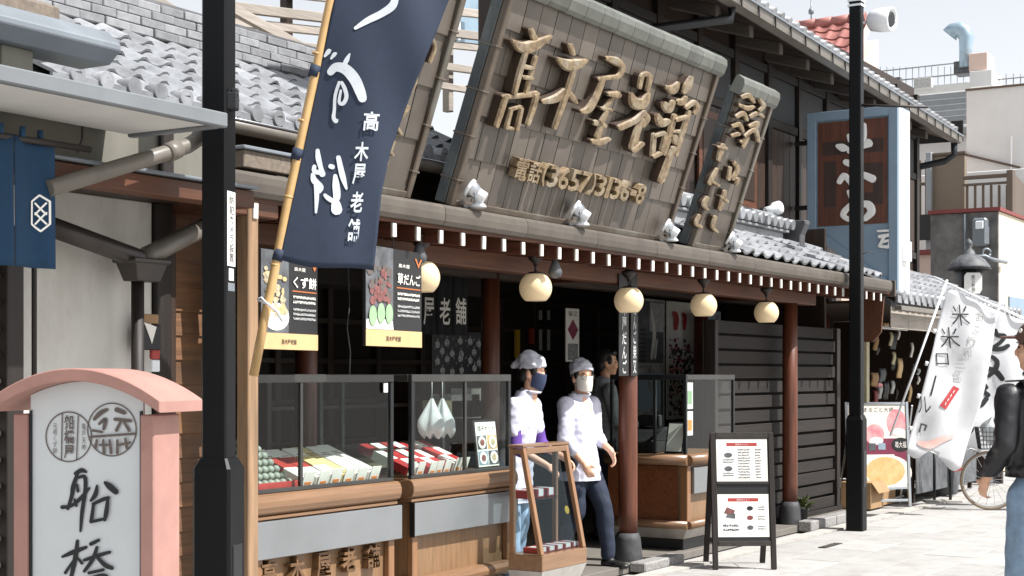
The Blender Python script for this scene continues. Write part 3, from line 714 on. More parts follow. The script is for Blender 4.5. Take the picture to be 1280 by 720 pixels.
# ================================================================== BIG COPPER SIGNBOARDS ON THE EAVE
TILT = radians(19.5)
SU, SV = Vector((1, 0, 0)), Vector((0, -sin(TILT), cos(TILT)))
def signboard(x0, x1, H, label, cw, rh, cap=True, side=0.045, bottom_rail=True):
    pl = Plane((x0, 5.05, 2.545), SU, SV)
    W = x1 - x0
    t = thing('signboard', label, 'signboard', (x0 + W / 2, 5.1, 2.51), 'copper clad signboards standing on the eave')
    put('backing', MB(pl.mat()).box((0, 0, -side), (W, H, -0.012)), 'copper_side', t)
    ncol = max(1, round(W / cw)); cw = W / ncol
    nrow = max(1, math.ceil(H / rh))
    for r in range(nrow):
        off = (0.5 if r % 2 else 0) * cw
        h = min(rh, H - r * rh)
        edges = [0] + [off + cw * k for k in range(ncol + 1) if 0.03 < off + cw * k < W - 0.03] + [W]
        for k in range(len(edges) - 1):
            wd = edges[k + 1] - edges[k]
            key = ('plate', round(wd, 3), round(h, 3))
            if key not in SHARE:
                mb = MB(); g_ = 0.004
                mb.add([(g_, 0, -.01), (wd - g_, 0, -.01), (wd - g_, h + .015, -.01), (g_, h + .015, -.01), (g_, 0, .010), (wd - g_, 0, .010), (wd - g_, h + .01, .0), (g_, h + .01, .0), (g_, .006, .0125), (wd - g_, .006, .0125)],
                       [(0, 1, 5, 4), (4, 5, 9, 8), (8, 9, 6, 7), (1, 2, 6, 9, 5), (3, 0, 4, 8, 7)])
                SHARE[key] = mb.me('copper_plate', 'copper_plate')
            tw = random.uniform(-.006, .006)
            piece('copper_plate', SHARE[key], t, pl.mat(edges[k], r * rh, -.002) @ Matrix.Rotation(tw, 4, 'X') @ Matrix.Rotation(random.uniform(-.008, .008), 4, 'Y'))
    # frame rails with sleeve joints
    for (u, nm) in ((-0.025, 'side_rail'), (W + 0.025, 'side_rail')):
        rl = put(nm, MB(pl.mat()).box((u - 0.024, -0.03, -.02), (u + 0.024, H + 0.02, 0.03)), 'copper_frame', t, 0.006)
        put('flank', MB(pl.mat()).box((u - 0.03, -0.03, -side - .05), (u + 0.03, H + 0.02, -.021)), 'copper_side', t, 0.006)
        for k in range(int(H / 0.27)):
            v = 0.12 + k * 0.27
            put('rail_joint', MB(pl.mat()).box((u - 0.034, v, -side - .054), (u + 0.034, v + 0.012, 0.035)), 'copper_frame', rl, 0.003)
    if bottom_rail:
        put('bottom_rail', MB(pl.mat()).box((-0.0, -0.03, -0.05), (W, 0.008, 0.03)), 'copper_frame', t, 0.004)
    if cap:
        n = max(2, round((W + .16) / 0.215)); L_ = (W + .16) / n
        pr = [(H - .03, .028), (H + .00, .045), (H + .06, .05), (H + .10, .035), (H + .12, -.02), (H + .10, -side), (H - .02, -side - .02)]
        cm = MB().prism([(0, a, b) for a, b in pr][::-1], (L_ - .003, 0, 0)).me('cap_roll', 'copper_cap', bevel=0.004)
        for k in range(n):
            piece('cap_roll', cm, t, pl.mat(-.08 + k * L_, random.uniform(-.002, .002), 0))
    return t, pl
SHARE = {}
sb, bp = signboard(7.56, 10.42, 1.29, 'huge brown copper plated signboard with five gilded characters on the eave', 0.182, 0.262)
def bmap(pl, w0, rel):
    top = Plane(pl.pt(0, 0, w0 + rel), pl.U, pl.V)       # lettering is laid out on its front face
    return lambda x, y, w: top.hit(x, y) + pl.N * (w - rel)
GLY = {
 'takai': [[(667,38,6),(671,48,8)], [(643,52,4),(655,60,13),(670,58,14),(690,46,4)], [(659,64,5),(651,90,6),(644,117,5)], [(672,72,5),(666,94,5),(660,118,5)], [(657,84,6),(667,86,5)], [(655,97,5),(665,98,5)], [(632,122,6),(650,121,6),(673,118,7)], [(634,121,6),(628,140,6),(622,158,5)], [(671,120,6),(666,138,6),(660,155,5)], [(642,137,4),(653,134,4)], [(640,137,4),(634,160,5)], [(652,136,4),(646,162,5)], [(634,160,4),(646,162,4)]],
 'ki': [[(716,57,6),(719,68,6)], [(699,74,4),(712,82,14),(724,81,13),(735,76,4)], [(719,85,5),(711,112,6),(703,135,6),(694,160,5)], [(710,113,6),(698,124,10),(682,128,6)], [(711,113,5),(717,122,8),(721,128,5)]],
 'ya': [[(762,74,6),(774,78,10),(781,85,7),(776,96,6),(764,98,5),(752,100,5)], [(756,99,6),(748,120,7),(738,137,9),(729,140,5)], [(762,118,5),(773,119,9)], [(770,121,4),(757,137,5)], [(754,136,4),(765,138,4)], [(759,140,4),(753,152,6)], [(746,154,7),(757,158,7)], [(752,160,6),(748,172,7)], [(741,177,6),(751,178,8),(761,174,5)]],
 'rou': [[(802,110,5),(806,95,6),(815,96,6),(812,114,5)], [(791,118,5),(796,129,14),(806,130,13),(812,118,5)], [(806,140,5),(795,151,7),(776,160,8)], [(806,142,5),(811,148,9),(806,157,7)], [(804,150,6),(798,165,8),(793,185,10)], [(793,188,8),(803,180,6)]],
 'ho': [[(836,110,5),(844,113,12),(850,105,5)], [(833,132,9),(838,138,9),(843,128,6)], [(823,145,7),(828,154,11),(836,152,7)], [(820,169,6),(818,195,6)], [(821,170,5),(833,168,6),(829,188,6)], [(818,196,5),(826,192,5)], [(866,98,6),(862,108,10),(857,116,5)], [(850,128,8),(855,128,8),(858,122,5)], [(858,135,5),(868,128,6),(872,135,6),(868,142,4)], [(845,145,6),(840,165,7),(836,180,6),(832,193,5)], [(862,140,5),(856,160,6),(850,178,6),(846,194,5)], [(846,150,5),(858,146,5)], [(843,165,4),(853,165,5)], [(844,172,9),(846,178,9)], [(842,185,6),(836,200,7),(828,222,8),(825,227,6)]],
}
for k, st in GLY.items():
    ch = put('character', brush(MB(), st, bmap(bp, 0.02, .06), relief=0.06, lift=0.0006, only='face'), 'gilt', sb)
    put('carved_edge', brush(MB(), st, bmap(bp, 0.02, .06), relief=0.06, lift=0.0006, only='side'), 'letter_side_shade', ch)
# telephone line in raised figures
def along(pl, a, b):
    ua, va = pl.uv(*a); ub, vb = pl.uv(*b); return ua, va, ub, vb
chars = '電話(3657)3136-8'
u0, v0, u1, v1 = along(bp, (633, 207), (797, 241))
n = len(chars)
cwid = {'(': .6, ')': .6, '1': .6, '-': .7}
ws = [cwid.get(c_, 1.0) * (1.15 if ord(c_) > 255 else 1) for c_ in chars]; tot = sum(ws); acc = 0
for i, c_ in enumerate(chars):
    f_ = (acc + ws[i] / 2) / tot; acc += ws[i]
    u = u0 + (u1 - u0) * f_; v = v0 + (v1 - v0) * f_
    wd = (u1 - u0) * ws[i] / tot * 0.9
    hh = 0.04 if c_ == '-' else (0.145 if ord(c_) < 256 else 0.135)
    letters('figure', c_, bp, u, v, wd * (0.75 if c_ in '1()' else 1), hh, 'gilt', sb, off=0.014, bold=0.015, ext=0.055)
sl, lp_ = signboard(6.47, 7.05, 1.25, 'narrow copper signboard half hidden by the navy flag', 0.29, 0.30)
sr, rp_ = signboard(10.96, 11.54, 1.22, 'narrow copper signboard right of the huge one', 0.27, 0.30)
rs = {'top': [[(930,122,5),(938,120,6),(944,128,4)], [(926,132,4),(936,136,6),(943,134,4)], [(922,146,5),(930,142,6),(934,150,4)], [(918,158,5),(926,156,6),(930,164,4)], [(916,170,4),(924,168,5)], [(951,126,5),(955,132,6),(950,138,4)], [(940,146,5),(949,142,5),(955,146,4)], [(938,158,4),(948,154,5),(943,164,5)], [(932,170,4),(944,162,5),(948,176,5)], [(928,178,4),(936,172,4),(930,184,4)]],
      'ta': [[(906,182,5),(903,190,7),(900,200,5)], [(899,184,3),(909,186,4)]], 'n': [[(898,212,4),(893,222,6),(889,230,5)], [(892,228,3),(899,232,4)]], 'go': [[(920,204,5),(924,212,6),(918,224,5)], [(914,210,4),(912,224,5)], [(923,224,5),(921,230,4)]],
      'd2': [[(886,248,5),(882,256,6),(886,262,4)]], 'd3': [[(908,240,5),(905,252,6),(902,262,5)], [(902,246,3),(910,252,4)]], 'd4': [[(876,270,4),(872,280,5),(878,284,4)]], 'd5': [[(896,272,5),(893,284,5),(898,290,4)]]}
for k, st in rs.items():
    ch = put('character', brush(MB(), st, bmap(rp_, 0.018, .045), relief=0.045, lift=0.0006, only='face'), 'gilt', sr)
    put('carved_edge', brush(MB(), st, bmap(rp_, 0.018, .045), relief=0.045, lift=0.0006, only='side'), 'letter_side_shade', ch)
ls = {'a': [[(541,45,4),(546,60,4),(540,78,4)], [(522,88,3),(520,104,5),(514,116,4)]], 'b': [[(511,120,5),(507,132,6),(502,140,4)], [(512,134,4),(504,146,5)]], 'c': [[(500,150,5),(496,160,6),(490,168,4)], [(498,160,4),(503,168,4)], [(489,158,4),(487,168,4)]], 'd': [[(494,178,5),(490,188,6),(484,196,4)], [(486,186,4),(492,194,4)]], 'e': [[(486,204,4),(481,212,5),(477,220,3)]]}
for k, st in ls.items():
    ch = put('character', brush(MB(), st, bmap(lp_, 0.018, .045), relief=0.045, lift=0.0006, only='face'), 'gilt', sl)
    put('carved_edge', brush(MB(), st, bmap(lp_, 0.018, .045), relief=0.045, lift=0.0006, only='side'), 'letter_side_shade', ch)

# floodlights on the eave edge
lamp_names = ['between the navy flag and the telephone number', 'below the telephone number', 'at the right foot of the huge signboard', 'below the right narrow signboard']
for (px, py), nm in zip(((597, 250), (727, 275), (839, 293), (918, 318)), lamp_names):
    p = PY(px, py, 4.94); p.z = 2.505
    t = thing('floodlight', 'small white floodlight on the eave edge ' + nm, 'floodlight', p, 'floodlights along the eave')
    put('bracket', MB().box((p.x - .03, p.y - .02, p.z), (p.x + .03, p.y + .08, p.z + .014)).bar(p + UP * .012, p + UP * .06 + Vector((-.03, -.02, 0)), .022, .022, (1, 0, 0)), 'white_gloss', t, 0.003)
    ax = Vector((-0.35, 0.75, 0.55)).normalized()
    c_ = p + UP * .075 + Vector((-.03, -.03, 0))
    put('lamp_head', MB().lathe(c_ - ax * .045, [(.030, 0), (.034, .006), (.034, .05), (.036, .052)], 18, ax), 'white_gloss', t)
    put('reflector', MB().lathe(c_ + ax * .008, [(.037, 0), (.052, .03), (.056, .05), (.056, .058), (.05, .056), (.03, .03)], 20, ax), 'chrome', t)
    put('visor', MB().lathe(c_ + ax * .055, [(.058, 0), (.06, .02), (.057, .021), (.055, .001)], 20, ax), 'white_gloss', t)
    put('yoke', MB().tube([c_ + Vector((-.045, 0, -.06)), c_ + Vector((-.047, 0, .01)), c_ + Vector((-.03, 0, .015))], .005, 6).tube([c_ + Vector((.045, 0, -.06)), c_ + Vector((.047, 0, .01)), c_ + Vector((.03, 0, .015))], .005, 6), 'gutter_grey', t)
    put('base_plate', MB().lathe(p + UP * .0005, [(.055, 0), (.05, .012), (.03, .03), (.02, .05)], 16), 'white_gloss', t)
# spotlight on the small ridge
p = PY(965, 262, 5.9)
t = thing('floodlight', 'white floodlight with black barrel above the small tiled ridge', 'floodlight', p, 'floodlights along the eave')
ax = Vector((0.75, -0.5, 0.25)).normalized()
put('lamp_head', MB().lathe(p - ax * .1, [(.045, 0), (.045, .1), (.07, .13), (.07, .2)], 16, ax), 'white_gloss', t)
put('barrel', MB().lathe(p - ax * .16, [(.035, 0), (.05, .03), (.05, .06)], 14, ax), 'steel_dark', t)
put('bracket', MB().bar(p - UP * .16, p, .03, .03, (1, 0, 0)), 'steel_dark', t)

# ================================================================== GLOBE LANTERNS UNDER THE EAVE
lan = ['half hidden behind the dango poster', 'second from left, left of the doorway', 'in front of the sign post with black plaque', 'fourth from left, before the big posters', 'rightmost, by the right column']
for (px, py), nm in zip(((527, 347), (669.5, 360), (786, 376), (879.5, 382), (958, 391)), lan):
    Y = 5.17; p = PY(px, py, Y); r = 0.11
    t = thing('globe_lamp', 'cream globe lamp under the eave ' + nm, 'lamp', p, 'globe lamps hanging under the eave')
    k = 0.62
    prof = [(r * cos(a), r * sin(a)) for a in [math.asin(-.78) + i * (math.asin(.86) - math.asin(-.78)) / 14 for i in range(15)]]
    put('globe', MB().lathe(p, prof, 28), 'opal', t)
    put('rod', MB().tube([p + UP * r * .8, p + UP * .2], .008, 8), 'iron', t)
    put('fitting', MB().lathe(p + UP * .145, [(.012, 0), (.018, .02), (.05, .05), (.055, .075), (.03, .08), (.02, .14)], 16), 'iron', t)
    put('gallery', MB().lathe(p + UP * r * .82, [(.06, 0), (.055, .012), (.02, .02)], 16), 'iron', t)
# grey bulb lamps beside the first and second globes
for (px, py), nm in zip(((524, 318), (694, 337)), ('in front of the dango poster', 'right of the second globe lamp')):
    p = PY(px, py, 5.1)
    t = thing('bulb_lamp', 'small dusty grey bulb lamp under the eave ' + nm, 'lamp', p)
    put('bulb', MB().lathe(p - UP * .06, [(.01, 0), (.04, .015), (.048, .045), (.03, .09), (.02, .12)], 14), 'photo_grey', t)
    put('holder', MB().lathe(p + UP * .05, [(.02, 0), (.02, .05), (.035, .06), (.008, .075), (.008, .16)], 12), 'iron', t)

# ================================================================== HANGING POSTERS
def poster(px0, px1, py0, py1, title, label, food, lab_y):
    A = PY(px0, py1, 4.97); B = PY(px1, py1, 5.07); B.z = A.z
    U = (B - A).normalized(); W = (B - A).length; H = PY(px0, py0, 4.97).z - A.z
    pl = Plane(A, U, UP)
    t = put('hanging_poster', MB(pl.mat()).box((0, 0, -.02), (W, H, 0)), 'black_panel', None, 0.002)
    tag(t, label, 'poster', 'food posters hanging under the eave')
    rects(pl, [('photo', 0, H * .165, W * .47, H * .998, 'photo_grey'), ('gold_strip', 0, 0, W, H * .165, 'gold_strip'), ('rule', W * .53, H * .60, W * .97, H * .612, 'orange_line')], t)
    if food == 'dango':
        put('plate', MB().prism([pl.pt(.0, H * .17, .003), pl.pt(W * .47, H * .17, .003), pl.pt(W * .45, H * .26, .003), pl.pt(W * .15, H * .29, .003), pl.pt(0, H * .26, .003)], pl.N * .001), 'paper', t)
        mb = MB()
        m2_ = MB()
        for i in range(46):
            u_, v_ = W * random.uniform(.06, .42), H * random.uniform(.44, .80)
            (mb if i % 3 else m2_).prism(disc(pl, u_, v_, W * random.uniform(.02, .06), H * random.uniform(.018, .05), .004 + i * 9e-5, 8), pl.N * 3e-5)
        put('bean_paste', mb, 'food_dark', t, kind='stuff'); put('bean_paste', m2_, 'ink_brown', t, kind='stuff')
        for u in (.1, .24, .38): put('dumpling', MB().prism(disc(pl, W * u, H * (.33 if u != .1 else .30), W * .065, H * .1, .0095), pl.N * .0005), 'food_green', t)
    else:
        put('plate', MB().prism(disc(pl, W * .25, H * .33, W * .22, H * .14, .0035), pl.N * .0005), 'paper', t)
        mb = MB()
        m2_ = MB()
        for i in range(40):
            u_, v_ = W * random.uniform(.06, .4), H * random.uniform(.36, .82)
            (mb if i % 3 else m2_).prism(disc(pl, u_, v_, W * random.uniform(.025, .07), H * random.uniform(.02, .045), .0045 + i * 9e-5, 6), pl.N * 3e-5)
        put('rice_cake', mb, 'food_cream', t, kind='stuff'); put('rice_cake', m2_, 'gold_strip', t, kind='stuff')
    letters('title', title, pl, W * .75, H * .70, W * .42, H * .12, 'paper', t, off=.006, bold=.012)
    letters('heading', '高木屋', pl, W * .66, H * .835, W * .2, H * .04, 'paper', t, off=.005)
    scribble(pl, W * .54, H * .47, W * .95, H * .57, 2, t, 'paper', w=.005)
    scribble(pl, W * .54, H * .30, W * .95, H * .44, 3, t, 'paper_grey', w=.005)
    letters('shop_name', '高木屋老舗', pl, W * .47, H * .08, W * .26, H * .055, 'ink', t, off=.005, bold=.01)
    put('corner_chevron', MB().add([pl.pt(W * .86, H * .93, .004), pl.pt(W * .93, H * .83, .004), pl.pt(W * 1.0, H * .93, .004), pl.pt(W * .97, H * .93, .004), pl.pt(W * .93, H * .87, .004), pl.pt(W * .89, H * .93, .004)], [(0, 1, 4, 5), (1, 2, 3, 4)]), 'orange_line', t)
    put('cord', MB().tube([pl.pt(W * .5, H, -.01), pl.pt(W * .5, 2.36 - A.z, -.01)], .003, 5), 'iron', t)
poster(326, 397, 310, 436, 'くず餅', 'black food poster with cream cakes, hanging behind the bamboo pole', 'kuzu', 0)
poster(457, 527, 305, 432, '草だんご', 'black food poster with green dumplings, hanging right of the flag', 'dango', 0)

# ================================================================== SHOWCASES
YS = 5.2
def showcase(x0, x1, label, mull, depth=0.55, wood_letters=False, left_end=True):
    t = thing('showcase', label, 'showcase', ((x0 + x1) / 2, YS + depth / 2, 0.05), 'glass showcases along the shop front')
    y1 = YS + depth
    # glass box
    fr = 'case_frame'
    z0, z1 = 0.885, 1.505
    bx('top_rail', (x0, YS, z1 - .045), (x1, YS + .03, z1), fr, t, .003)
    bx('top_rail', (x0, y1 - .03, z1 - .045), (x1, y1, z1), fr, t, .003)
    bx('bottom_rail', (x0, YS + .002, z0), (x1, YS + .03, z0 + .022), fr, t, .003)
    for xx in (x0, x1 - .03):
        bx('end_rail', (xx + .001, YS + .031, z1 - .044), (xx + .029, y1 - .031, z1 - .001), fr, t, .003)
        for yy in (YS + .001, y1 - .03):
            bx('corner_post', (xx, yy, z0 + .0225), (xx + .03, yy + .028, z1 - .0455), 'steel_dark', t, .003)
    for m in mull:
        bx('mullion', (m - .011, YS + .003, z0 + .0225), (m + .011, YS + .024, z1 - .0455), fr, t, .002)
    xs = [x0 + .03] + mull + [x1 - .03]
    for a, b in zip(xs[:-1], xs[1:]):
        bx('glass_pane', (a + .004, YS + .012, z0 + .02), (b - .004, YS + .017, z1 - .04), 'glass', t, 0)
    bx('glass_pane', (x0 + .012, YS + .03, z0 + .01), (x0 + .016, y1 - .03, z1 - .04), 'glass', t, 0)
    bx('glass_pane', (x1 - .016, YS + .03, z0 + .01), (x1 - .012, y1 - .03, z1 - .04), 'glass', t, 0)
    bx('top_glass', (x0 + .03, YS + .03, z1 - .012), (x1 - .03, y1 - .03, z1 - .006), 'glass', t, 0)
    bx('shelf', (x0 + .01, YS + .03, z0 - .02), (x1 - .01, y1, z0 - .001), 'honey_x', t, .002)
    # rolled wooden edge
    pr = [(.10, -.02), (.0, -.02), (-.025, -.006), (-.036, .025), (-.036, .055), (-.025, .083), (-.005, .094), (.035, .094), (.10, .075)]
    put('counter_edge', MB().prism([(x0 - .03, YS + y, .79 + z) for y, z in pr], (x1 - x0 + .06, 0, 0)), 'honey_x', t, .004)
    bx('counter_lip', (x0 - .02, YS - .012, .750), (x1 + .02, YS + .08, .769), 'honey_x', t, .003)
    # body
    bx('body', (x0 + .01, YS + .035, .30), (x1 - .01, y1, .749), 'honey_pane', t, 0)
    for xx in (x0, x1 - .055):
        bx('stile', (xx, YS - .004, .302), (xx + .055, YS + .034, .749), 'honey_z', t, .004)
    # steel panel hung on the front, leaning out
    bx('steel_panel', (x0 - .02, YS - .034, .55), (x1 + .035, YS - .014, .745), 'steel_panel', t, .003)
    bx('panel_edge', (x0 - .026, YS - .036, .545), (x0 - .0205, YS + .0, .748), 'steel_dark', t, 0)
    pr2 = [(.08, 0), (-.02, 0), (-.045, .02), (-.05, .05), (-.03, .075), (.0, .085), (.08, .085)]
    put('foot_edge', MB().prism([(x0 - .02, YS + y, .215 + z) for y, z in pr2], (x1 - x0 + .04, 0, 0)), 'honey_x', t, .004)
    bx('plinth', (x0 + .04, YS + .06, .0), (x1 - .04, y1 - .02, .214), 'concrete', t, .004)
    return t
case1 = showcase(5.96, 7.17, 'left glass showcase with stacked green dumplings and white boxes', [XY(378, YS)])
case2 = showcase(7.35, 8.47, 'middle glass showcase with red boxes and hanging plastic bags', [XY(583, YS)])
bx('joint_panel', (7.205, YS + .2, .05), (7.315, YS + .22, .80), 'honey_z', case1)
pr = [(.10, -.02), (.0, -.02), (-.01, .0), (-.01, .08), (.0, .09), (.10, .075)]
put('joint_counter', MB().prism([(7.21, YS + .12 + y, .78 + z) for y, z in pr], (.1, 0, 0)), 'honey_x', case1, .003)
cpl = Plane((5.76, YS + .034, 0.30), (1, 0, 0), UP)
for i, c_ in enumerate('高木屋老舗'):
    letters('character', c_, cpl, .30 + i * .225, .17, .12, .135, 'gilt_dark', case1, off=.0, bold=.02, ext=.045)
bx('white_clip', (XY(479, YS), YS - .006, 1.40), (XY(484, YS), YS + .001, 1.455), 'white_gloss', case1, .002)

# goods in the left case: dumpling pile on a red tray
tr = thing('dumpling_tray', 'pyramid of green dumplings on a red tray in the left showcase', 'dumplings', (6.07, 5.42, .887))
put('tray', MB().box((5.98, 5.26, .888), (6.38, 5.66, .905)).box((5.98, 5.255, .888), (6.38, 5.262, .935)).box((6.377, 5.262, .888), (6.383, 5.66, .935)), 'red', tr, .002)
mb = MB(); rb = .0235
for lay in range(7):
    n = 8 - lay
    for i in range(n):
        for j in range(n):
            if lay == 0 or i in (0, n - 1) or j in (0, n - 1) or lay == 6:
                mb.ell((5.985 + (i + lay / 2) * rb * 2.05 + .02, 5.28 + (j + lay / 2) * rb * 1.95 + .02, .926 + lay * rb * 1.5), (rb, rb, rb * .92), 8, 6)
put('dumplings', mb, 'green_ball', tr, kind='stuff')
def sweet_box(x, y, z, L, W, H, top, label, ang=0.0, rz=0.0, group='boxed sweets in the showcases', wrap=None, end=True):
    x += random.uniform(-.006, .006); y += random.uniform(-.004, .02); L *= random.uniform(.88, 1.0); H *= random.uniform(.85, 1.15); rz += random.uniform(-.05, .05)
    mw = Matrix.Translation((x, y, z)) @ Matrix.Rotation(rz, 4, 'Z') @ Matrix.Rotation(ang, 4, 'X')
    t = put('sweet_box', MB(mw).box((-W / 2, 0, 0), (W / 2, L, H)), top, None, .003)
    tag(t, label, 'box', group)
    if wrap: put('wrapper_band', MB(mw).box((-W / 2 - .001, L * .35, -.001), (W / 2 + .001, L * .7, H + .0012)), wrap, t)
    for q_ in range(4): put('printed_line', MB(mw).box((-W / 2 * random.uniform(.4, .8), L * (.06 + .06 * q_ + (.5 if q_ > 1 else 0)), H + .0003), (W / 2 * random.uniform(.2, .8), L * (.08 + .06 * q_ + (.5 if q_ > 1 else 0)), H + .0009)), 'ink_brown' if q_ % 2 else 'maroon', t)
    put('price_card', MB(mw).box((-W / 2 * .8, -.008, H * .1), (W / 2 * .8, -.004, H + .035)), 'paper', t)
    put('price_text', MB(mw).box((-W / 2 * .5, -.0095, H * .2), (W / 2 * .5, -.0085, H * .5)), 'orange', t)
    return t
sp = [(6.46, 'box_white', 'red', 'white box with red underside, leftmost of the boxes in the left showcase'), (6.575, 'box_white', 'red', 'white box in the left showcase, second from left'), (6.69, 'box_white', 'box_yellow', 'white box with pale yellow wrapper in the left showcase'),
      (6.805, 'box_yellow', None, 'pale yellow box in the left showcase'), (6.92, 'box_white', None, 'plain white box in the left showcase, second from right'), (7.05, 'box_white', None, 'plain white box at the right end of the left showcase')]
for x_, m_, w_, lb in sp:
    sweet_box(x_, 5.26, .90, .42, .105, .05, m_, lb, ang=.36, wrap=w_)
for i in range(7):
    nm = ['leftmost', 'second from left', 'third from left', 'fourth from left', 'fifth from left', 'sixth from left', 'rightmost'][i]
    sweet_box(7.44 + i * .098, 5.27, .90, .40, .082, .05, 'red_print' if i % 2 == 0 else 'box_white', 'red and white sweet box in the middle showcase, ' + nm, ang=.36, wrap='box_white' if i % 2 == 0 else 'red_print')
# photo menu card standing in the middle case
pl = Plane((8.13, 5.232, .915), (1, 0.02, 0), (0, .12, 1))
mc = put('menu_card', MB(pl.mat()).box((-.012, -.01, -.012), (.262, .30, -.001)), 'black_panel', None, .002)
tag(mc, 'black framed picture menu with four dishes in the middle showcase', 'menu')
rects(pl, [('sheet', 0, 0, .25, .285, 'paper'), ('dish_photo', .005, .11, .12, .2, 'photo_grey'), ('dish_photo', .13, .11, .245, .2, 'gold_strip'), ('dish_photo', .005, .01, .12, .1, 'galv'), ('dish_photo', .13, .01, .245, .1, 'photo_grey')], mc)
for (u, v) in ((.06, .155), (.19, .155), (.06, .055), (.19, .055)):
    put('plate', MB().prism(disc(pl, u, v, .045, .04, .006), pl.N * .0005), 'paper', mc)
    put('food', MB().prism(disc(pl, u, v, .028, .022, .0075), pl.N * .0005), 'food_dark' if u < .1 else 'food_cream', mc)
letters('heading', '団子セット', pl, .125, .245, .2, .03, 'ink', mc, off=.004)
# hanging plastic bags in the middle case
for k, (px, nm) in enumerate(((540, 'left'), (553, 'right'))):
    p = PY(px, 498, 5.5)
    t = thing('plastic_bag', 'white plastic bag tied at the top, hanging %s in the middle showcase' % nm, 'bag', p, 'hanging plastic bags')
    def bagf(u, v, p=p, k=k):
        a = 2 * pi * u; r = .012 + .085 * min(1, v * 1.6) * (1 + .3 * sin(3 * a + k) + .15 * sin(7 * a))
        if v > .85: r *= 1 - (v - .85) * 3
        return p + Vector((r * cos(a) + .03 * k * v, r * sin(a) * .7, -v * .24 + .02 * sin(5 * a) * v))
    put('bag', MB().grid(bagf, 28, 10), 'plastic_bag', t)
    put('string', MB().tube([p, p + UP * .13], .002, 5), 'white_gloss', t)

# slanted display stand at the end of the middle case
ds = thing('display_stand', 'small slanted wooden glass display stand with red packets before the staff', 'display stand', (8.48, 4.98, 0))
X0, X1 = 8.19, 8.77; yb, yt, ybk = 4.80, 4.955, 5.05
zb_, zt_ = .37, 1.04
put('base_tray', MB().prism([(X0, yb, zb_), (X0, ybk, zb_), (X0, ybk, zb_ - .10), (X0, yb + .0, zb_ - .10)][::-1], (X1 - X0, 0, 0)), 'honey_x', ds, .004)
put('foot', MB().add([(X0 + .0, yb, zb_ - .101), (X1, yb, zb_ - .101), (X1, ybk, zb_ - .101), (X0, ybk, zb_ - .101), (X0 + .1, yb + .1, 0), (X1 - .1, yb + .1, 0), (X1 - .1, ybk, 0), (X0 + .1, ybk, 0)], [(0, 1, 2, 3), (4, 7, 6, 5), (0, 4, 5, 1), (1, 5, 6, 2), (2, 6, 7, 3), (3, 7, 4, 0)]), 'concrete', ds)
for xx in (X0 + .02, X1 - .02):
    put('front_stile', MB().bar((xx, yb + .02, zb_), (xx, yt, zt_), .038, .03, (0, 1, .3)), 'honey_z', ds, .003)
    put('rear_stile', MB().bar((xx, ybk - .02, zb_), (xx, ybk - .02, zt_), .034, .03, (0, 1, 0)), 'honey_z', ds, .003)
    put('side_rail', MB().bar((xx, yt, zt_ - .02), (xx, ybk - .036, zt_ - .02), .03, .036), 'honey_y', ds, .003)
put('top_rail', MB().box((X0 + .04, yt - .02, zt_ - .04), (X1 - .04, yt + .018, zt_ - .002)), 'honey_x', ds, .003)
put('top_board', MB().box((X0 - .005, yt - .02, zt_ + .003), (X1 + .005, ybk, zt_ + .02)), 'honey_x', ds, .003)
put('glass_pane', MB().prism([(X0 + .04, yb + .03, zb_ + .01), (X0 + .04, yt + .005, zt_ - .04), (X0 + .04, yt + .009, zt_ - .04), (X0 + .04, yb + .034, zb_ + .01)], (X1 - X0 - .08, 0, 0)), 'glass_dark', ds)
put('side_glass', MB().prism([(X0 + .012, yb + .035, zb_ + .01), (X0 + .012, yt + .02, zt_ - .04), (X0 + .012, ybk - .04, zt_ - .04), (X0 + .012, ybk - .04, zb_ + .01)], (.004, 0, 0)), 'glass', ds)
put('glass_shelf', MB().box((X0 + .045, yb + .13, .70), (X1 - .045, ybk - .04, .708)), 'glass_dark', ds)
put('round_sticker', MB().lathe((8.66, 4.89, .62), [(.028, 0), (.027, .003)], 14, (0, -1, .25)), 'yellow', ds)
for i in range(8):
    z = .709 if i < 3 else .372
    x_ = X0 + (.12 + i * .13 if i < 3 else .08 + (i - 3) * .105)
    y_ = 4.98 if i < 3 else 4.86
    b = put('sweet_packet', MB().box((x_, y_, z), (x_ + .085, y_ + .13, z + (.055 if i < 3 else .035))), 'red_print', None, .004)
    put('label_sheet', MB().box((x_ + .012, y_ - .0008, z + .01), (x_ + .07, y_ + .1, z + (.0565 if i < 3 else .0365))), 'box_white', b)
    tag(b, ('red and white sweet packet on the upper shelf of the display stand, ' + ['left', 'middle', 'right'][i]) if i < 3 else 'red and white sweet packet on the floor of the display stand, ' + ['leftmost', 'second', 'third', 'fourth', 'rightmost'][i - 3], 'packet', 'packets in the display stand')

# right-hand case: end face to the entrance, front to the street
rc = thing('showcase', 'right glass showcase on a wooden counter behind the front column', 'showcase', (11.9, 5.6, .05), 'glass showcases along the shop front')
X0, X1, Y0, Y1 = 11.4, 12.45, 5.3, 6.05
bx('plinth', (X0 + .07, Y0 + .07, .05), (X1 - .02, Y1, .14), 'steel_dark', rc, .004)
put('skirt', MB().add([(X0 + .07, Y0 + .07, .141), (X1 - .02, Y0 + .07, .141), (X1 - .02, Y1, .141), (X0 + .07, Y1, .141), (X0, Y0, .24), (X1, Y0, .24), (X1, Y1, .24), (X0, Y1, .24)], [(0, 1, 5, 4), (3, 0, 4, 7), (1, 2, 6, 5), (2, 3, 7, 6)]), 'concrete', rc)
bx('body', (X0 + .035, Y0 + .035, .24), (X1 - .01, Y1, .80), 'honey_pane', rc, 0)
bx('end_panel', (X0 + .025, Y0 + .1, .29), (X0 + .034, Y1, .75), 'brown_pane', rc, .002)
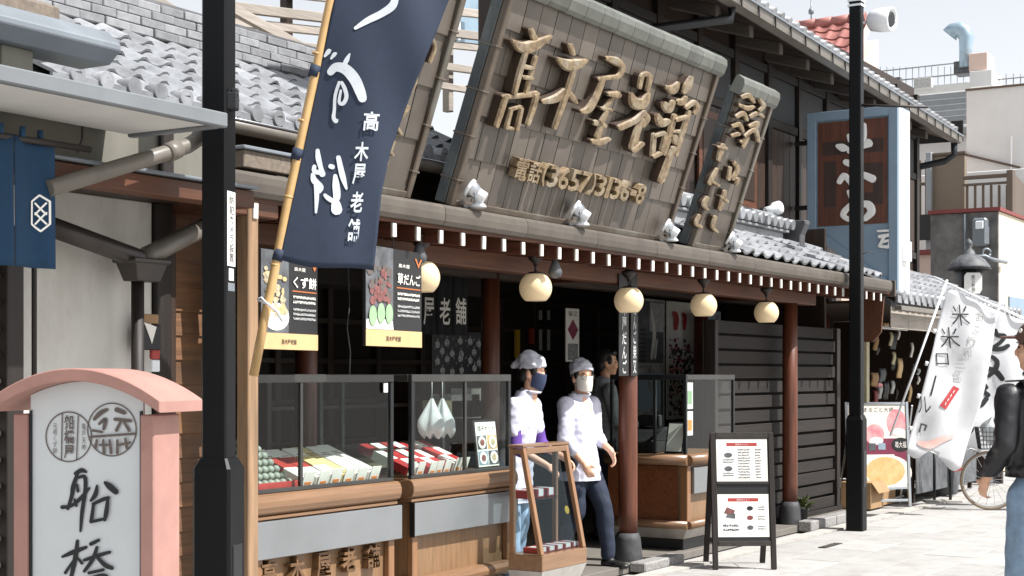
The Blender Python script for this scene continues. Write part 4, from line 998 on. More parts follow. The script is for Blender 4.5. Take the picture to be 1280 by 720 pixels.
for (a, b) in (((X0, Y0), (X0 + .07, Y0 + .07)), ((X1 - .06, Y0), (X1, Y0 + .05))):
    bx('stile', (a[0], a[1], .29), (b[0], b[1], .755), 'honey_z', rc, .005)
def roll(name, z, r, m):
    put(name, MB().tube([(X0 - .01, Y1, z), (X0 - .01, Y0 - .01, z)], r, 12), 'honey_y', rc)
    put(name, MB().tube([(X0 - .01, Y0 - .01, z + .0005), (X1 + .02, Y0 - .01, z + .0005)], r * .995, 12), 'honey_x', rc)
roll('foot_edge', .265, .035, 0); roll('counter_edge', .80, .045, 0)
bx('counter_top', (X0 - .005, Y0 + .0, .80), (X1, Y1, .846), 'honey_x', rc)
bx('steel_panel', (X0 + .09, Y0 - .022, .52), (X1 - .03, Y0 + .02, .735), 'steel_panel', rc, .003)
for (xx, yy) in ((X0 + .02, Y0 + .02), (X1 - .05, Y0 + .02), (X0 + .02, Y1 - .05), (X1 - .05, Y1 - .05)):
    bx('corner_post', (xx, yy, .847), (xx + .03, yy + .03, 1.46), 'steel_dark', rc, .003)
bx('top_rail', (X0 + .02, Y0 + .02, 1.461), (X0 + .05, Y1 - .02, 1.505), 'steel_dark', rc, .003)
bx('top_rail', (X0 + .051, Y0 + .02, 1.461), (X1 - .02, Y0 + .05, 1.505), 'case_frame', rc, .003)
bx('mullion', (X0 + .022, Y0 + .30, .847), (X0 + .046, Y0 + .325, 1.46), 'steel_dark', rc, .002)
bx('glass_pane', (X0 + .032, Y0 + .05, .85), (X0 + .036, Y1 - .05, 1.46), 'glass', rc, 0)
bx('glass_pane', (X0 + .05, Y0 + .032, .85), (X1 - .05, Y0 + .036, 1.46), 'glass', rc, 0)
for (xa, xb, za, zb2, m_, m2) in ((X0 + .07, X0 + .19, 1.22, 1.44, 'paper', 'food_green'), (X0 + .07, X0 + .19, 1.0, 1.2, 'paper', 'orange')):
    q = bx('price_sheet', (xa, Y0 + .038, za), (xb, Y0 + .041, zb2), m_, rc, 0)
    bx('picture', (xa + .02, Y0 + .0365, za + .04), (xb - .02, Y0 + .0376, zb2 - .07), m2, q, 0)
# tablet / till on the counter
tl = thing('tablet_stand', 'black framed tablet propped on the right counter', 'tablet', (11.55, 5.45, .847))
pl = Plane((11.50, 5.56, .85), Vector((0, -1, 0)), Vector((.3, 0, 1)))
put('frame', MB(pl.mat()).box((0, 0, -.012), (.17, .27, 0)), 'steel_dark', tl, .004)
put('screen', MB(pl.mat()).box((.015, .015, .0008), (.155, .255, .0016)), 'paper', tl)
put('easel', MB().bar((11.6, 5.475, .85), (11.57, 5.475, 1.05), .02, .02, (0, 1, 0)), 'steel_dark', tl)
cr_ = thing('cash_register', 'dark cash register on the right counter inside the glass', 'cash register', (11.62, 5.8, .847))
bx('drawer', (11.50, 5.66, .848), (11.86, 5.98, .94), 'black_panel', cr_, .006)
put('keyboard', MB().prism([(11.52, 5.68, .941), (11.82, 5.68, .941), (11.82, 5.68, 1.06), (11.66, 5.68, 1.02)], (0, .28, 0)), 'steel_dark', cr_, .006)
bx('display', (11.74, 5.72, 1.06), (11.80, 5.92, 1.16), 'black_panel', cr_, .006)
# ================================================================== LEFT FOREGROUND
def street_pole(p, label, rot, top, w=0.128, base_w=0.185, base_h=1.1):
    t = thing('lamp_pole', label, 'pole', p, 'black street poles')
    U = Vector((cos(rot), sin(rot), 0)); V = Vector((-sin(rot), cos(rot), 0))
    def sq(k, z, ch=.14):
        k /= 2; c_ = k * (1 - ch)
        return [p + U * a + V * b + UP * z for a, b in ((-k, -c_), (-c_, -k), (c_, -k), (k, -c_), (k, c_), (c_, k), (-c_, k), (-k, c_))]
    def stack(rings):
        mb = MB(); n = 8; vs = [q for r in rings for q in r]
        fs = [(i * n + k, i * n + (k + 1) % n, (i + 1) * n + (k + 1) % n, (i + 1) * n + k) for i in range(len(rings) - 1) for k in range(n)]
        return mb.add(vs, fs + [tuple(range(n - 1, -1, -1)), tuple((len(rings) - 1) * n + k for k in range(n))])
    put('shaft', stack([sq(w, base_h + .045), sq(w * .97, top)]), 'pole_black', t)
    put('base', stack([sq(base_w, -.02), sq(base_w, base_h), sq(w * 1.12, base_h + .045)]), 'pole_black', t)
    put('hatch', MB().obox(p - V * (base_w / 2 + .001) + UP * .6, U, UP, V, base_w * .55, .35, .004), 'steel_dark', t, .002)
    return t, U, V
pp = PD(273.5, 700, 6.55); pp.z = 0
lp1, PU, PV = street_pole(pp, 'tall black square street pole standing left of the flag', radians(18.7), 5.2, w=.113, base_w=.172)
# notice strip on the lit face
pole_pl = None
for n_ in (PU, -PU, PV, -PV):
    if n_.dot(RIGHT) > .5: pole_pl = Plane(pp + n_ * (.113 / 2 + .0005), UP.cross(n_), UP)
def strip(z0, z1, m, w=.085, off=.001):
    return put('notice_strip', MB(pole_pl.mat()).box((-w / 2, z0, off - .001), (w / 2, z1, off)), m, lp1)
zz = lambda py: EYE + (HOR - py) * 6.55 / F
strip(zz(333), zz(240), 'paper')
letters('notice_text', '防犯カメラ設置', pole_pl, 0, (zz(333) + zz(240)) / 2, .05, .28, 'ink', lp1, off=.003, vert=True)
strip(zz(351), zz(336), 'white_gloss', .05); strip(zz(364), zz(354), 'gutter_grey', .07)
put('clamp', MB().obox(pp + RIGHT * .062 + UP * zz(128) - FWD * .02, RIGHT, FWD, UP, .05, .06, .075), 'steel_dark', lp1, .006)
put('clamp_bolt', MB().obox(pp + RIGHT * .075 + UP * zz(117) - FWD * .03, RIGHT, FWD, UP, .03, .03, .03), 'steel_dark', lp1, .006)

# navy banner on a bamboo pole
fpl = Plane(PD(410, 100, 6.85), RIGHT, UP)
fpl = Plane(fpl.o, (RIGHT + FWD * .12), UP)
bn = thing('nobori_flag', 'navy banner with white brush lettering on a leaning bamboo pole', 'banner flag', fpl.hit(330, 460))
def fh(x, y, w=0): return fpl.hit(x, y) + fpl.N * w
pole_pts = [(433, -90), (413, 0), (396, 82), (378, 165), (360, 250), (345, 330), (330, 402), (317, 470)]
put('bamboo_pole', MB().tube([fh(x, y, 0) for x, y in pole_pts], [.0195, .0195, .0195, .02, .02, .0205, .021, .021], 12), 'bamboo', bn)
for (x, y) in ((396, 66), (378, 150), (361, 245), (344, 330)):
    a = fh(x, y); d_ = (fh(x - 1.9, y + 8) - a).normalized()
    put('node', MB().tube([a, a + d_ * .008], .0215, 12), 'bamboo', bn)
def fwave(p):
    q = p - fpl.o; u = q.dot(fpl.U); v = q.dot(fpl.V)
    fl = max(0, min(1, (u + .05 - v * .21 * .0) / .5))
    return p + fpl.N * (.022 * sin(9 * u - 2.2 * v + .6) * (0.35 + fl) + .012 * sin(17 * u + 5 * v) * fl + .01 * sin(6 * v))
def interp(y, tab):
    for (a, xa_), (b, xb_) in zip(tab[:-1], tab[1:]):
        if y <= b: return xa_ + (xb_ - xa_) * (y - a) / (b - a)
    return tab[-1][1]
def flag_edge(v):   # left and right photograph columns at row y
    y = -60 + v * 390
    xl = 413 + (0 - y) * .2105 + 4; xr = interp(y, ((-60, 587), (0, 560), (40, 544), (110, 514), (150, 499), (180, 488), (230, 477), (335, 467)))
    return xl, xr, y
def flagf(u, v):
    xl, xr, y = flag_edge(v)
    yy = y + (u * 12 + 4 * sin(u * 5) * (1 if v > .9 else 0) if v > .8 else u * 12 * (v / .8))
    if v > .97: yy -= 6 * (1 - u)
    return fwave(fh(xl + (xr - xl) * u, yy))
fc = put('cloth', MB().grid(flagf, 30, 50), 'flag_cloth', bn, solid=0.0015)
for (x, y) in ((394, 82), (372, 186), (349, 312)):
    a = fh(x + 1, y); put('tie_loop', MB().tube([a, a + (fh(x - 3, y + 14) - a)], .0245, 12), 'flag_cloth', bn)
put('tie_string', MB().tube([fh(322, 375, .02), fh(335, 380, .03), fh(347, 390, .03), fh(353, 402, .025)], [.004, .006, .008, .006], 8), 'white_cloth', bn)
put('tie_string', MB().tube([fh(322, 374, .02), fh(327, 372, .03), fh(338, 384, .032)], .004, 8), 'white_cloth', bn)
FL = {
 'ku': [[(495,-8,7),(491,8,10),(478,18,9),(460,27,8),(444,37,4)]],
 'zu': [[(406,71,3),(411,65,6),(413,64,3)], [(414,74,3),(418,69,5),(420,68,3)], [(427,88,3),(433,77,6),(437,69,2)], [(413,91,9),(420,85,11),(432,88,13),(443,100,14),(450,115,13),(453,124,11)], [(433,82,3),(431,88,3)], [(427,104,4),(431,112,5),(433,122,5),(429,130,5),(424,128,4),(426,114,3)], [(424,104,4),(419,120,4),(418,138,4),(417,147,5),(420,152,5),(422,150,2)]],
 'mochi1': [[(397,188,5),(398,198,7),(401,210,6),(403,218,8)], [(393,208,5),(393,214,6),(400,216,6)], [(391,218,5),(393,226,8),(401,234,7),(399,240,5)], [(395,226,6),(396,245,6),(395,266,3)]],
 'mochi2': [[(413,208,6),(416,209,6)], [(423,197,6),(426,211,7),(429,223,7),(433,236,3)], [(419,220,5),(420,232,9),(421,246,9),(418,252,6),(410,248,6),(406,244,4)], [(420,256,12),(421,263,14)]],
}
for k, st in FL.items():
    mb = brush(MB(), st, lambda x, y, w: fwave(fh(x, y)) + fpl.N * (.004 + w))
    put('character', mb, 'flag_ink', bn)
for c_, (x, y, w, h) in zip('高木屋老舗', ((464, 152, 19, 24), (452, 190, 17, 24), (449, 218, 15, 26), (446, 253, 15, 26), (442, 288, 14, 28))):
    u, v = fpl.uv(x, y)
    letters('small_character', c_, fpl, u, v, w * 6.85 / F * 1.03, h * 6.85 / F, 'flag_ink', bn, off=.012, bold=.022, warp=lambda q: fwave(q), shear=.1)

# pink roofed sign stand
ang = radians(-40)
psU = (RIGHT * cos(radians(15)) - FWD * sin(radians(15))).normalized()     # towards picture right, coming nearer
psN = psU.cross(UP)                                                    # faces the camera
dS = 4.3
ctr = PD(121, 600, dS + .1); ctr.z = 0
sg = thing('sign_stand', 'pink sign stand with arched roof and white panel in left foreground', 'sign stand', ctr)
spl = Plane(ctr, psU, UP)
Wd, TH_ = .405, .155
zc = lambda py: EYE + (HOR - py) * dS / F
zt_s = zc(527)
for s_ in (-1, 1):
    put('side_post', MB(spl.mat()).box((s_ * Wd / 2 - .022, 0, -TH_ / 2), (s_ * Wd / 2 + .022, zt_s + .02, TH_ / 2)), 'pink', sg, .004)
put('bottom_rail', MB(spl.mat()).box((-Wd / 2 + .023, .25, -TH_ / 2 + .01), (Wd / 2 - .023, .32, TH_ / 2 - .01)), 'pink', sg, .004)
def arc(u, r=0): return zt_s + .025 + .09 * (1 - (u / (.272)) ** 2) + r
N = 18
top_, und = [], []
for i in range(N + 1):
    u = -.272 + .544 * i / N
    und.append((u, arc(u))); top_.append((u, arc(u) + .036))
poly = [spl.pt(u, v, -TH_ / 2 - .05) for u, v in und] + [spl.pt(u, v, -TH_ / 2 - .05) for u, v in reversed(top_)]
mb = MB(); m_ = N + 1
vs = [spl.pt(u, v, w) for w in (-TH_ / 2 - .05, TH_ / 2 + .055) for (u, v) in und + top_]
k2 = 2 * m_
fs = []
for i in range(N):
    fs += [(i, i + 1, k2 + i + 1, k2 + i), (m_ + i, k2 + m_ + i, k2 + m_ + i + 1, m_ + i + 1), (i, m_ + i, m_ + i + 1, i + 1), (k2 + i, k2 + i + 1, k2 + m_ + i + 1, k2 + m_ + i)]
fs += [(0, k2, k2 + m_, m_), (N, m_ + N, k2 + m_ + N, k2 + N)]
put('arched_roof', mb.add(vs, fs), 'pink', sg, .003)
pan = [spl.pt(-Wd / 2 + .023, .321, TH_ / 2 - .02), spl.pt(Wd / 2 - .023, .321, TH_ / 2 - .02)] + [spl.pt(u, arc(u) - .002, TH_ / 2 - .02) for u in [(Wd / 2 - .023) * (1 - i / 8) for i in range(17)]]
put('white_panel', MB().prism(pan, -spl.N * .012), 'acrylic', sg)
for s_ in (-1, 1):
    put('seal_strip', MB(spl.mat()).box((s_ * (Wd / 2 - .026) - .003, .33, TH_ / 2 - .0195), (s_ * (Wd / 2 - .026) + .003, zt_s + .03, TH_ / 2 - .012)), 'steel_dark', sg)
ppl = Plane(spl.pt(0, 0, TH_ / 2 - .018), psU, UP)
def pm(x, y, w): return ppl.hit(x, y) + ppl.N * (.0008 + w)
SHIP = [[(94,592,4),(102,588,6),(108,590,3)], [(97,592,4),(92,608,6),(90,620,5),(85,636,4)], [(96,598,3),(106,596,5),(107,612,5),(103,640,5),(101,664,3)], [(78,634,5),(90,632,4),(102,622,5),(112,610,3)], [(97,606,3),(98,614,4)], [(94,624,3),(96,632,4)], [(122,607,3),(120,618,6),(114,626,3)], [(132,603,4),(138,608,8),(146,615,7)], [(117,630,4),(130,624,5),(137,622,4)], [(118,630,4),(115,652,5)], [(136,624,4),(134,640,6),(132,650,4)], [(115,652,4),(133,648,4)]]
BRIDGE = [[(78,696,3),(92,690,6),(108,684,4)], [(97,676,4),(95,694,6),(90,718,5),(84,740,4)], [(94,698,3),(82,716,4)], [(98,698,3),(103,704,4)], [(114,680,5),(124,675,4)], [(106,700,4),(124,694,5),(138,690,4)], [(122,684,4),(116,700,5),(106,714,4)], [(122,696,4),(132,706,6),(141,710,5)], [(112,716,4),(130,712,4)], [(110,724,5),(106,750,5)], [(110,724,4),(134,720,5),(132,750,5)], [(114,734,4),(126,732,4)]]
put('character', brush(MB(), SHIP, pm), 'ink', sg); put('character', brush(MB(), BRIDGE, pm), 'ink', sg)
def ringm(cx, cy, r, t=1.6, n=36):
    mb = MB(); vs = []
    for k in range(n):
        a = 2 * pi * k / n
        for rr in (r - t / 2, r + t / 2): vs.append(pm(cx + rr * .92 * cos(a), cy + rr * sin(a), .0))
    return mb.add(vs, [(2 * k, 2 * k + 1, 2 * ((k + 1) % n) + 1, 2 * ((k + 1) % n)) for k in range(n)])
put('emblem_ring', ringm(86, 546, 31), 'ink_brown', sg); put('emblem_ring', ringm(140, 537, 33), 'ink_brown', sg)
put('emblem_lines', brush(MB(), [[(78, 517, 1.4), (77, 574, 1.4)], [(98, 520, 1.4), (96, 575, 1.4)]], pm), 'ink_brown', sg)
def pt_text(s, x, y, w, h, m='ink_brown', vert=True, bold=.02):
    u, v = ppl.uv(x, y); u1, _ = ppl.uv(x + w / 2, y); u0, _ = ppl.uv(x - w / 2, y); _, v1 = ppl.uv(x, y - h / 2); _, v0 = ppl.uv(x, y + h / 2)
    letters('emblem_text', s, ppl, u, v, u1 - u0, v1 - v0, m, sg, off=.002, bold=bold, vert=vert)
pt_text('船橋屋', 87, 546, 13, 54); pt_text('元祖くず餅', 69, 548, 5, 38, bold=0); pt_text('亀戸天神', 105, 546, 5, 34, bold=0)
SEAL = [[(118,524,4),(126,516,6),(134,512,4)], [(124,530,3),(132,524,5),(130,536,4)], [(116,538,3),(128,540,3)], [(146,512,6),(156,516,5)], [(144,524,4),(164,526,4)], [(152,526,3),(146,538,4)], [(156,528,3),(162,538,4)], [(114,546,3),(170,542,3)], [(122,550,3),(120,560,4)], [(130,550,3),(131,566,4)], [(138,550,3),(140,566,4)], [(126,556,3),(136,556,3)], [(148,550,3),(148,566,4)], [(158,548,3),(160,560,4)], [(150,556,3),(164,553,3)]]
put('emblem_seal', brush(MB(), SEAL, pm), 'ink_brown', sg)

# blue noren on its rod under the canopy
nr = thing('noren_curtain', 'dark blue shop curtain with white hexagon crest under the canopy', 'curtain', PY(40, 337, 4.78))
Yn = 4.62
put('rod', MB().tube([PY(-60, 160, Yn), PY(112, 187, Yn)], .014, 10), 'iron', nr)
put('hook', MB().tube([PY(103, 158, Yn), PY(103, 175, Yn), PY(97, 190, Yn)], .006, 6), 'iron', nr)
xa, xb = XY(-70, Yn), XY(68, Yn); zt_n = PY(30, 172, Yn).z; zb_n = PY(60, 336, Yn).z
npl = Plane((xa, Yn, zb_n), (1, 0, 0), UP)
def nw(p): return p + Vector((0, -.012 * sin(p.x * 34) * (1.2 - (p.z - zb_n)) - .008 * sin(p.x * 15), 0))
for k, (ua, ub) in enumerate(((0, .30), (.305, xb - xa))):
    put('cloth_panel', MB().grid(lambda u, v, ua=ua, ub=ub: nw(npl.pt(ua + (ub - ua) * u, v * (zt_n - zb_n), 0)), 24, 12), 'blue_cloth', nr, solid=.002)
for k in range(5):
    p = npl.pt(.05 + k * .1, zt_n - zb_n, 0); put('loop', MB().tube([nw(p), nw(p) + UP * .04], .012, 8), 'blue_cloth', nr)
put('crest', brush(MB(), [[(42,252,2.4),(51,244,2.4)], [(51,244,2.4),(61,252,2.4)], [(61,252,2.4),(61,280,2.4)], [(61,280,2.4),(52,289,2.4)], [(52,289,2.4),(42,280,2.4)], [(42,280,2.4),(42,252,2.4)], [(46,254,2.2),(57,268,2.2)], [(57,254,2.2),(46,268,2.2)], [(46,266,2.2),(57,280,2.2)], [(57,266,2.2),(46,280,2.2)]], lambda x, y, w: nw(npl.hit(x, y)) + npl.N * (.004 + w), n=2), 'white_paint', nr)
# little notice holder and red extinguisher sign by the clapboards
nbx = thing('notice_holder', 'dark notice holder with cardboard and leaflet on the wall post', 'notice holder', PY(183, 440, 5.24))
p = PY(170, 424, 5.24); q = PY(194, 396, 5.24)
bx('holder', (p.x, 5.20, p.z - .05), (q.x, 5.265, q.z - .04), 'black_panel', nbx)
bx('cardboard', (p.x + .01, 5.205, q.z - .035), (q.x - .01, 5.22, q.z + .01), 'cardboard', nbx)
put('leaflet', MB().prism([(p.x + .01, 5.196, q.z - .03), (p.x + .09, 5.196, q.z - .05), (p.x + .06, 5.196, q.z - .13)], (0, .002, 0)), 'paper', nbx)
p = PY(189, 449, 5.24)
rx = thing('wall_sign', 'small red and white tag hanging on the dark wall post', 'tag', p)
bx('red_plate', (p.x - .02, 5.215, p.z), (p.x + .035, 5.235, p.z + .10), 'red', rx); bx('white_plate', (p.x - .02, 5.215, p.z - .06), (p.x + .035, 5.232, p.z - .003), 'white_gloss', rx)
# wooden lamp box at the eave corner
ebx = thing('eave_box', 'small brown wooden box on the left end of the eave', 'box', PY(327, 232, 5.0))
p = PY(301, 232, 5.0); q = PY(360, 208, 5.0)
bx('box_body', (p.x, 4.98, 2.515), (q.x, 5.2, 2.60), 'bracket_wood', ebx); bx('box_rim', (p.x - .02, 4.96, 2.602), (q.x + .02, 5.22, 2.62), 'gutter_grey', ebx)

# ================================================================== INSIDE THE SHOP
nk = thing('noren_curtain', 'black shop curtain with white characters deep inside the shop', 'curtain', PY(555, 415, 7.0))
kp = Plane(PY(515, 417, 7.0), (1, 0, 0), UP)
for k, c_ in enumerate('木屋老舗'):
    px0, px1 = 505 + k * 20, 523.5 + k * 20
    u0, _ = kp.uv(px0, 400); u1, _ = kp.uv(px1, 400); _, v1 = kp.uv(550, 337)
    put('cloth_panel', MB().grid(lambda u, v: kp.pt(u0 + (u1 - u0) * u, v1 * v, .01 * sin(u * 7)), 6, 4), 'black_cloth', nk, solid=.002)
    um, vm = kp.uv((px0 + px1) / 2, 389)
    letters('character', c_, kp, um, vm, (u1 - u0) * .72, .22, 'paper', nk, off=.016, bold=.015)
    for q in (.2, .8): put('loop', MB().tube([kp.pt(u0 + (u1 - u0) * q, v1, 0), kp.pt(u0 + (u1 - u0) * q, v1 + .04, 0)], .012, 6), 'paper', nk)
put('rod', MB().tube([kp.pt(-.2, v1 + .045, 0), kp.pt(1.2, v1 + .045, 0)], .012, 8), 'iron', nk)
def flat_board(name, label, cat, px0, px1, py0, py1, Y, mat, th=.015, group=None):
    a = PY(px0, py1, Y); b = PY(px1, py0, Y); c_ = PY(px0, py0, Y)
    pl = Plane(a, (1, 0, 0), UP); W, H = b.x - a.x, c_.z - a.z
    t = put(name, MB(pl.mat()).box((0, 0, -th), (W, H, 0)), mat, None, .002); tag(t, label, cat, group)
    return t, pl, W, H
t, pl, W, H = flat_board('photograph', 'large black and white group photograph on the shop wall', 'photograph', 540, 601, 413, 470, 7.3, 'black_panel')
mb = MB(); mc_ = MB()
for r in range(4):
    for k in range(9):
        u = W * (.06 + k * .11 + (r % 2) * .04); v = H * (.16 + r * .2)
        u += W * .03 * sin(k * 7.3 + r * 3.1); v += H * .05 * sin(k * 3.7 + r * 5.9)
        mb.prism(disc(pl, u, v + H * .09, W * .02, H * .035, .002 + .0012 * (4 - r)), pl.N * 2e-4)
        if (r + k) % 2: mc_.prism(disc(pl, u, v - H * .02, W * .05, H * .08, .0015 + .0012 * (4 - r), 12), pl.N * 2e-4)
put('faces', mb, 'photo_grey', t, kind='stuff'); put('clothing', mc_, 'bw_photo', t, kind='stuff')
t, pl, W, H = flat_board('poster', 'narrow poster with red diamond on the door inside', 'poster', 708, 724, 385, 452, 7.0, 'paper')
put('diamond', MB().add([pl.pt(W * .5, H * .40, .002), pl.pt(W * .92, H * .6, .002), pl.pt(W * .5, H * .8, .002), pl.pt(W * .08, H * .6, .002)], [(0, 1, 2, 3)]), 'maroon', t)
rects(pl, [('picture', W * .1, H * .03, W * .9, H * .34, 'bw_photo')], t); letters('heading', '柴又', pl, W * .5, H * .9, W * .7, H * .1, 'ink', t, off=.003)
t, pl, W, H = flat_board('poster', 'tall glazed grey poster inside, left of the crowded one', 'poster', 796, 831, 372, 520, 6.75, 'poster_grey')
rects(pl, [('picture', W * .05, H * .45, W * .95, H * .98, 'photo_grey'), ('pale_corner', W * .45, H * .72, W * .95, H * .97, 'paper_grey'), ('lower_picture', W * .05, H * .05, W * .95, H * .36, 'galv')], t)
scribble(pl, W * .08, H * .45, W * .3, H * .75, 8, t, 'ink', w=.006)
put('figure_print', brush(MB(), [[(W * .5, H * .9, .02), (W * .6, H * .7, .08), (W * .5, H * .5, .06)], [(W * .7, H * .65, .03), (W * .62, H * .5, .05)], [(W * .4, H * .3, .02), (W * .55, H * .2, .03), (W * .7, H * .28, .02)]], lambda x, y, w: pl.pt(x, y, .006 + w)), 'paper', t)
t, pl, W, H = flat_board('poster', 'tall poster crowded with small red and black figures inside', 'poster', 834, 867, 376, 525, 6.75, 'paper')
rr_ = random.Random(4)
for m_, cnt in (('ink', 90), ('maroon', 60), ('mochi_pink', 40), ('photo_grey', 50)):
    mb = MB()
    for i in range(cnt):
        mb.prism(disc(pl, W * rr_.uniform(.08, .92), H * rr_.uniform(.04, .62 if m_ != 'maroon' else .7), W * rr_.uniform(.02, .06), H * rr_.uniform(.006, .025), .002 + i * 4e-5 + {'ink': 0, 'maroon': .004, 'mochi_pink': .007, 'photo_grey': .0095}[m_], 7), pl.N * 2e-5)
    put('figures_print', mb, m_, t, kind='stuff')
put('red_figure', brush(MB(), [[(W * .2, H * .9, .05), (W * .3, H * .86, .12), (W * .28, H * .79, .1)], [(W * .55, H * .9, .04), (W * .62, H * .86, .1), (W * .6, H * .78, .06)]], lambda x, y, w: pl.pt(x, y, .013 + w)), 'red_print', t)
t, pl, W, H = flat_board('poster', 'narrow pale blue poster behind the right rear column', 'poster', 884, 901, 388, 480, 6.5, 'galv')
letters('heading', '寅さん', pl, W * .72, H * .78, W * .3, H * .34, 'maroon', t, off=.003, vert=True); rects(pl, [('picture', W * .05, H * .03, W * .95, H * .5, 'bw_photo')], t)
# vertical black sign plaques on the front column
X785 = XY(785, YC)
pc = thing('column_plaque', 'vertical black plaque with white brush writing on the front column', 'plaque', (X785, YC - .08, 1.5))
for (px0, px1, N_) in ((774, 786, 0), (789, 797, 1)):
    a = PY(px0, 470, YC - .085); b = PY(px1, 342, YC - .085); 
    pl = Plane(a, (1, 0, 0), UP); W = b.x - a.x; H = PY(px0, 342, YC - .085).z - a.z
    put('board', MB(pl.mat()).box((0, 0, -.012), (W, H, 0)), 'black_panel', pc, .002)
    letters('writing', '高木屋だんご' if N_ == 0 else '草だんご柴又', pl, W / 2, H * .45, W * .5, H * .85, 'paper_grey', pc, off=.003, vert=True, bold=.02)
# small shelves, bright labels, an umbrella and dim shelves of goods deep inside
sh = thing('goods_shelf', 'dark wooden shelf with pale packets deep inside the shop', 'shelf', (9.2, 7.2, .05))
bx('shelf_board', (8.2, 7.0, .95), (9.9, 7.35, .98), 'dark_wood_x', sh); bx('shelf_board', (8.2, 7.0, 1.25), (9.9, 7.35, 1.28), 'dark_wood_x', sh)
bx('shelf_side', (8.15, 7.0, .05), (8.199, 7.35, 1.5), 'dark_wood_z', sh); bx('shelf_side', (9.901, 7.0, .05), (9.95, 7.35, 1.5), 'dark_wood_z', sh)
for i, (px, w_, h_, m_) in enumerate(((558, 40, 22, 'paper_grey'), (583, 30, 30, 'box_white'), (597, 18, 18, 'paper_grey'), (548, 55, 14, 'cream_paint'))):
    a = PY(px, 515, 6.6)
    b = put('goods_box', MB().box((a.x, 6.55, a.z - .05), (a.x + w_ / 100, 6.75, a.z + h_ / 160)), m_, None, .004)
    tag(b, ['grey packet', 'white carton', 'small grey packet', 'cream tray'][i] + ' behind the hanging bags inside the middle showcase', 'box')
pr_ = bx('prep_table', (7.6, 6.4, .86), (9.4, 6.9, .90), 'cream_paint', None) if False else None
tb = thing('prep_table', 'pale work table behind the middle showcase', 'table', (8.6, 6.6, .05))
bx('table_top', (7.6, 6.45, .84), (9.3, 6.95, .88), 'cream_paint', tb)
for xx in (7.65, 9.2):
    for yy in (6.5, 6.88): bx('leg', (xx, yy, .05), (xx + .05, yy + .05, .839), 'dark_wood_z', tb)
for (px, py, w_, h_, m_, lb) in ((648, 430, 5, 22, 'yellow', 'slim yellow wall strip on the dark door inside'), (666, 420, 5, 12, 'red', 'small red label on the dark door inside')):
    a = PY(px, py, 8.2)
    b = put('door_label', MB().box((a.x - w_ / 150, 8.20, a.z - h_ / 150), (a.x + w_ / 150, 8.23, a.z + h_ / 150)), m_, None); tag(b, lb, 'label')
for i, px in enumerate((676, 686)):
    for j, (ya, yb2) in enumerate(((388, 400), (412, 438))):
        a = PY(px, yb2, 8.19); b_ = PY(px, ya, 8.19)
        q = put('paper_slip', MB().box((a.x - .025, 8.19, a.z), (a.x + .03, 8.2, b_.z)), 'paper_grey', None)
        tag(q, 'pale paper slip on the dark door, %s %s' % (('upper', 'lower')[j], ('left', 'right')[i]), 'paper slip', 'paper slips on the inner door')
    # light panel hung behind the noren
cablep = [PY(435, 330, 5.3), PY(437, 380, 5.3), PY(434, 410, 5.3), PY(438, 440, 5.3), PY(437, 470, 5.3)]
cb_ = put('cable', MB().tube(cablep, .004, 6), 'photo_grey'); tag(cb_, 'thin grey cable hanging between the two food posters', 'cable')

# ================================================================== RIGHT SIDE
# blue frame sign standing on the roof
bs = thing('roof_sign', 'tall blue framed sign with brown panel standing on the tiled roof', 'sign', (16.6, 5.6, 2.6), None)
XS = 16.5; TK = .42
yl, yr = PX(1010, 200, XS).y, PX(1123, 200, XS).y
zT = PX(1066, 137, XS).z; zL = PX(1010, 290, XS).z; zR = PX(1123, 372, XS).z
bpl = Plane((XS, yl, 0), (0, -1, 0), UP)      # faces the camera
Wb = yl - yr
put('box', MB().prism([bpl.pt(0, zL, 0), bpl.pt(Wb, zR, 0), bpl.pt(Wb, zT, 0), bpl.pt(0, zT, 0)], (TK, 0, 0)), 'sign_blue', bs, .004)
zi = PX(1066, 281, XS).z
fw = .10
def fr(a, b, c_, d_, w=.03): put('frame_bar', MB().prism([bpl.pt(*a, .0), bpl.pt(*b, .0), bpl.pt(*c_, .0), bpl.pt(*d_, .0)], bpl.N * w), 'sign_blue', bs, .003)
fr((0, zL), (fw, zL - fw * (zL - zR) / Wb), (fw, zT), (0, zT)); fr((Wb - fw, zR + fw * (zL - zR) / Wb), (Wb, zR), (Wb, zT), (Wb - fw, zT))
fr((fw + .001, zT - .10), (Wb - fw - .001, zT - .10), (Wb - fw - .001, zT), (fw + .001, zT))
sl_ = (zL - zR) / Wb
fr((fw + .001, zL - fw * sl_), (Wb - fw - .001, zR + fw * sl_), (Wb - fw - .001, zR + fw * sl_ + .11), (fw + .001, zL - fw * sl_ + .11), .028)
pi_ = put('brown_panel', MB(bpl.mat()).box((fw + .02, zi, .001), (Wb - fw - .02, zT - .12, .012)), 'sign_red', bs)
def fret(u0, v0, u1, v1, m='sign_dark', w=.0135): put('fret_square', MB().prism([bpl.pt(u0, v0, .0125), bpl.pt(u1, v0, .0125), bpl.pt(u1, v1, .0125), bpl.pt(u0, v1, .0125)], bpl.N * (w - .0125)), m, pi_)
a0, a1 = fw + .02, Wb - fw - .02; b0, b1 = zi, zT - .12; aw, bh = a1 - a0, b1 - b0
fret(a0 + aw * .07, b0 + bh * .68, a0 + aw * .95, b0 + bh * .81); fret(a0 + aw * .09, b0 + bh * .18, a0 + aw * .27, b0 + bh * .62); fret(a0 + aw * .6, b0 + bh * .18, a0 + aw * .94, b0 + bh * .58)
fret(a0 + aw * .55, b0 + bh * .3, a0 + aw * .8, b0 + bh * .46, 'sign_red', .0145)
bm_ = lambda x, y, w: bpl.hit(x, y) + bpl.N * (.02 + w)
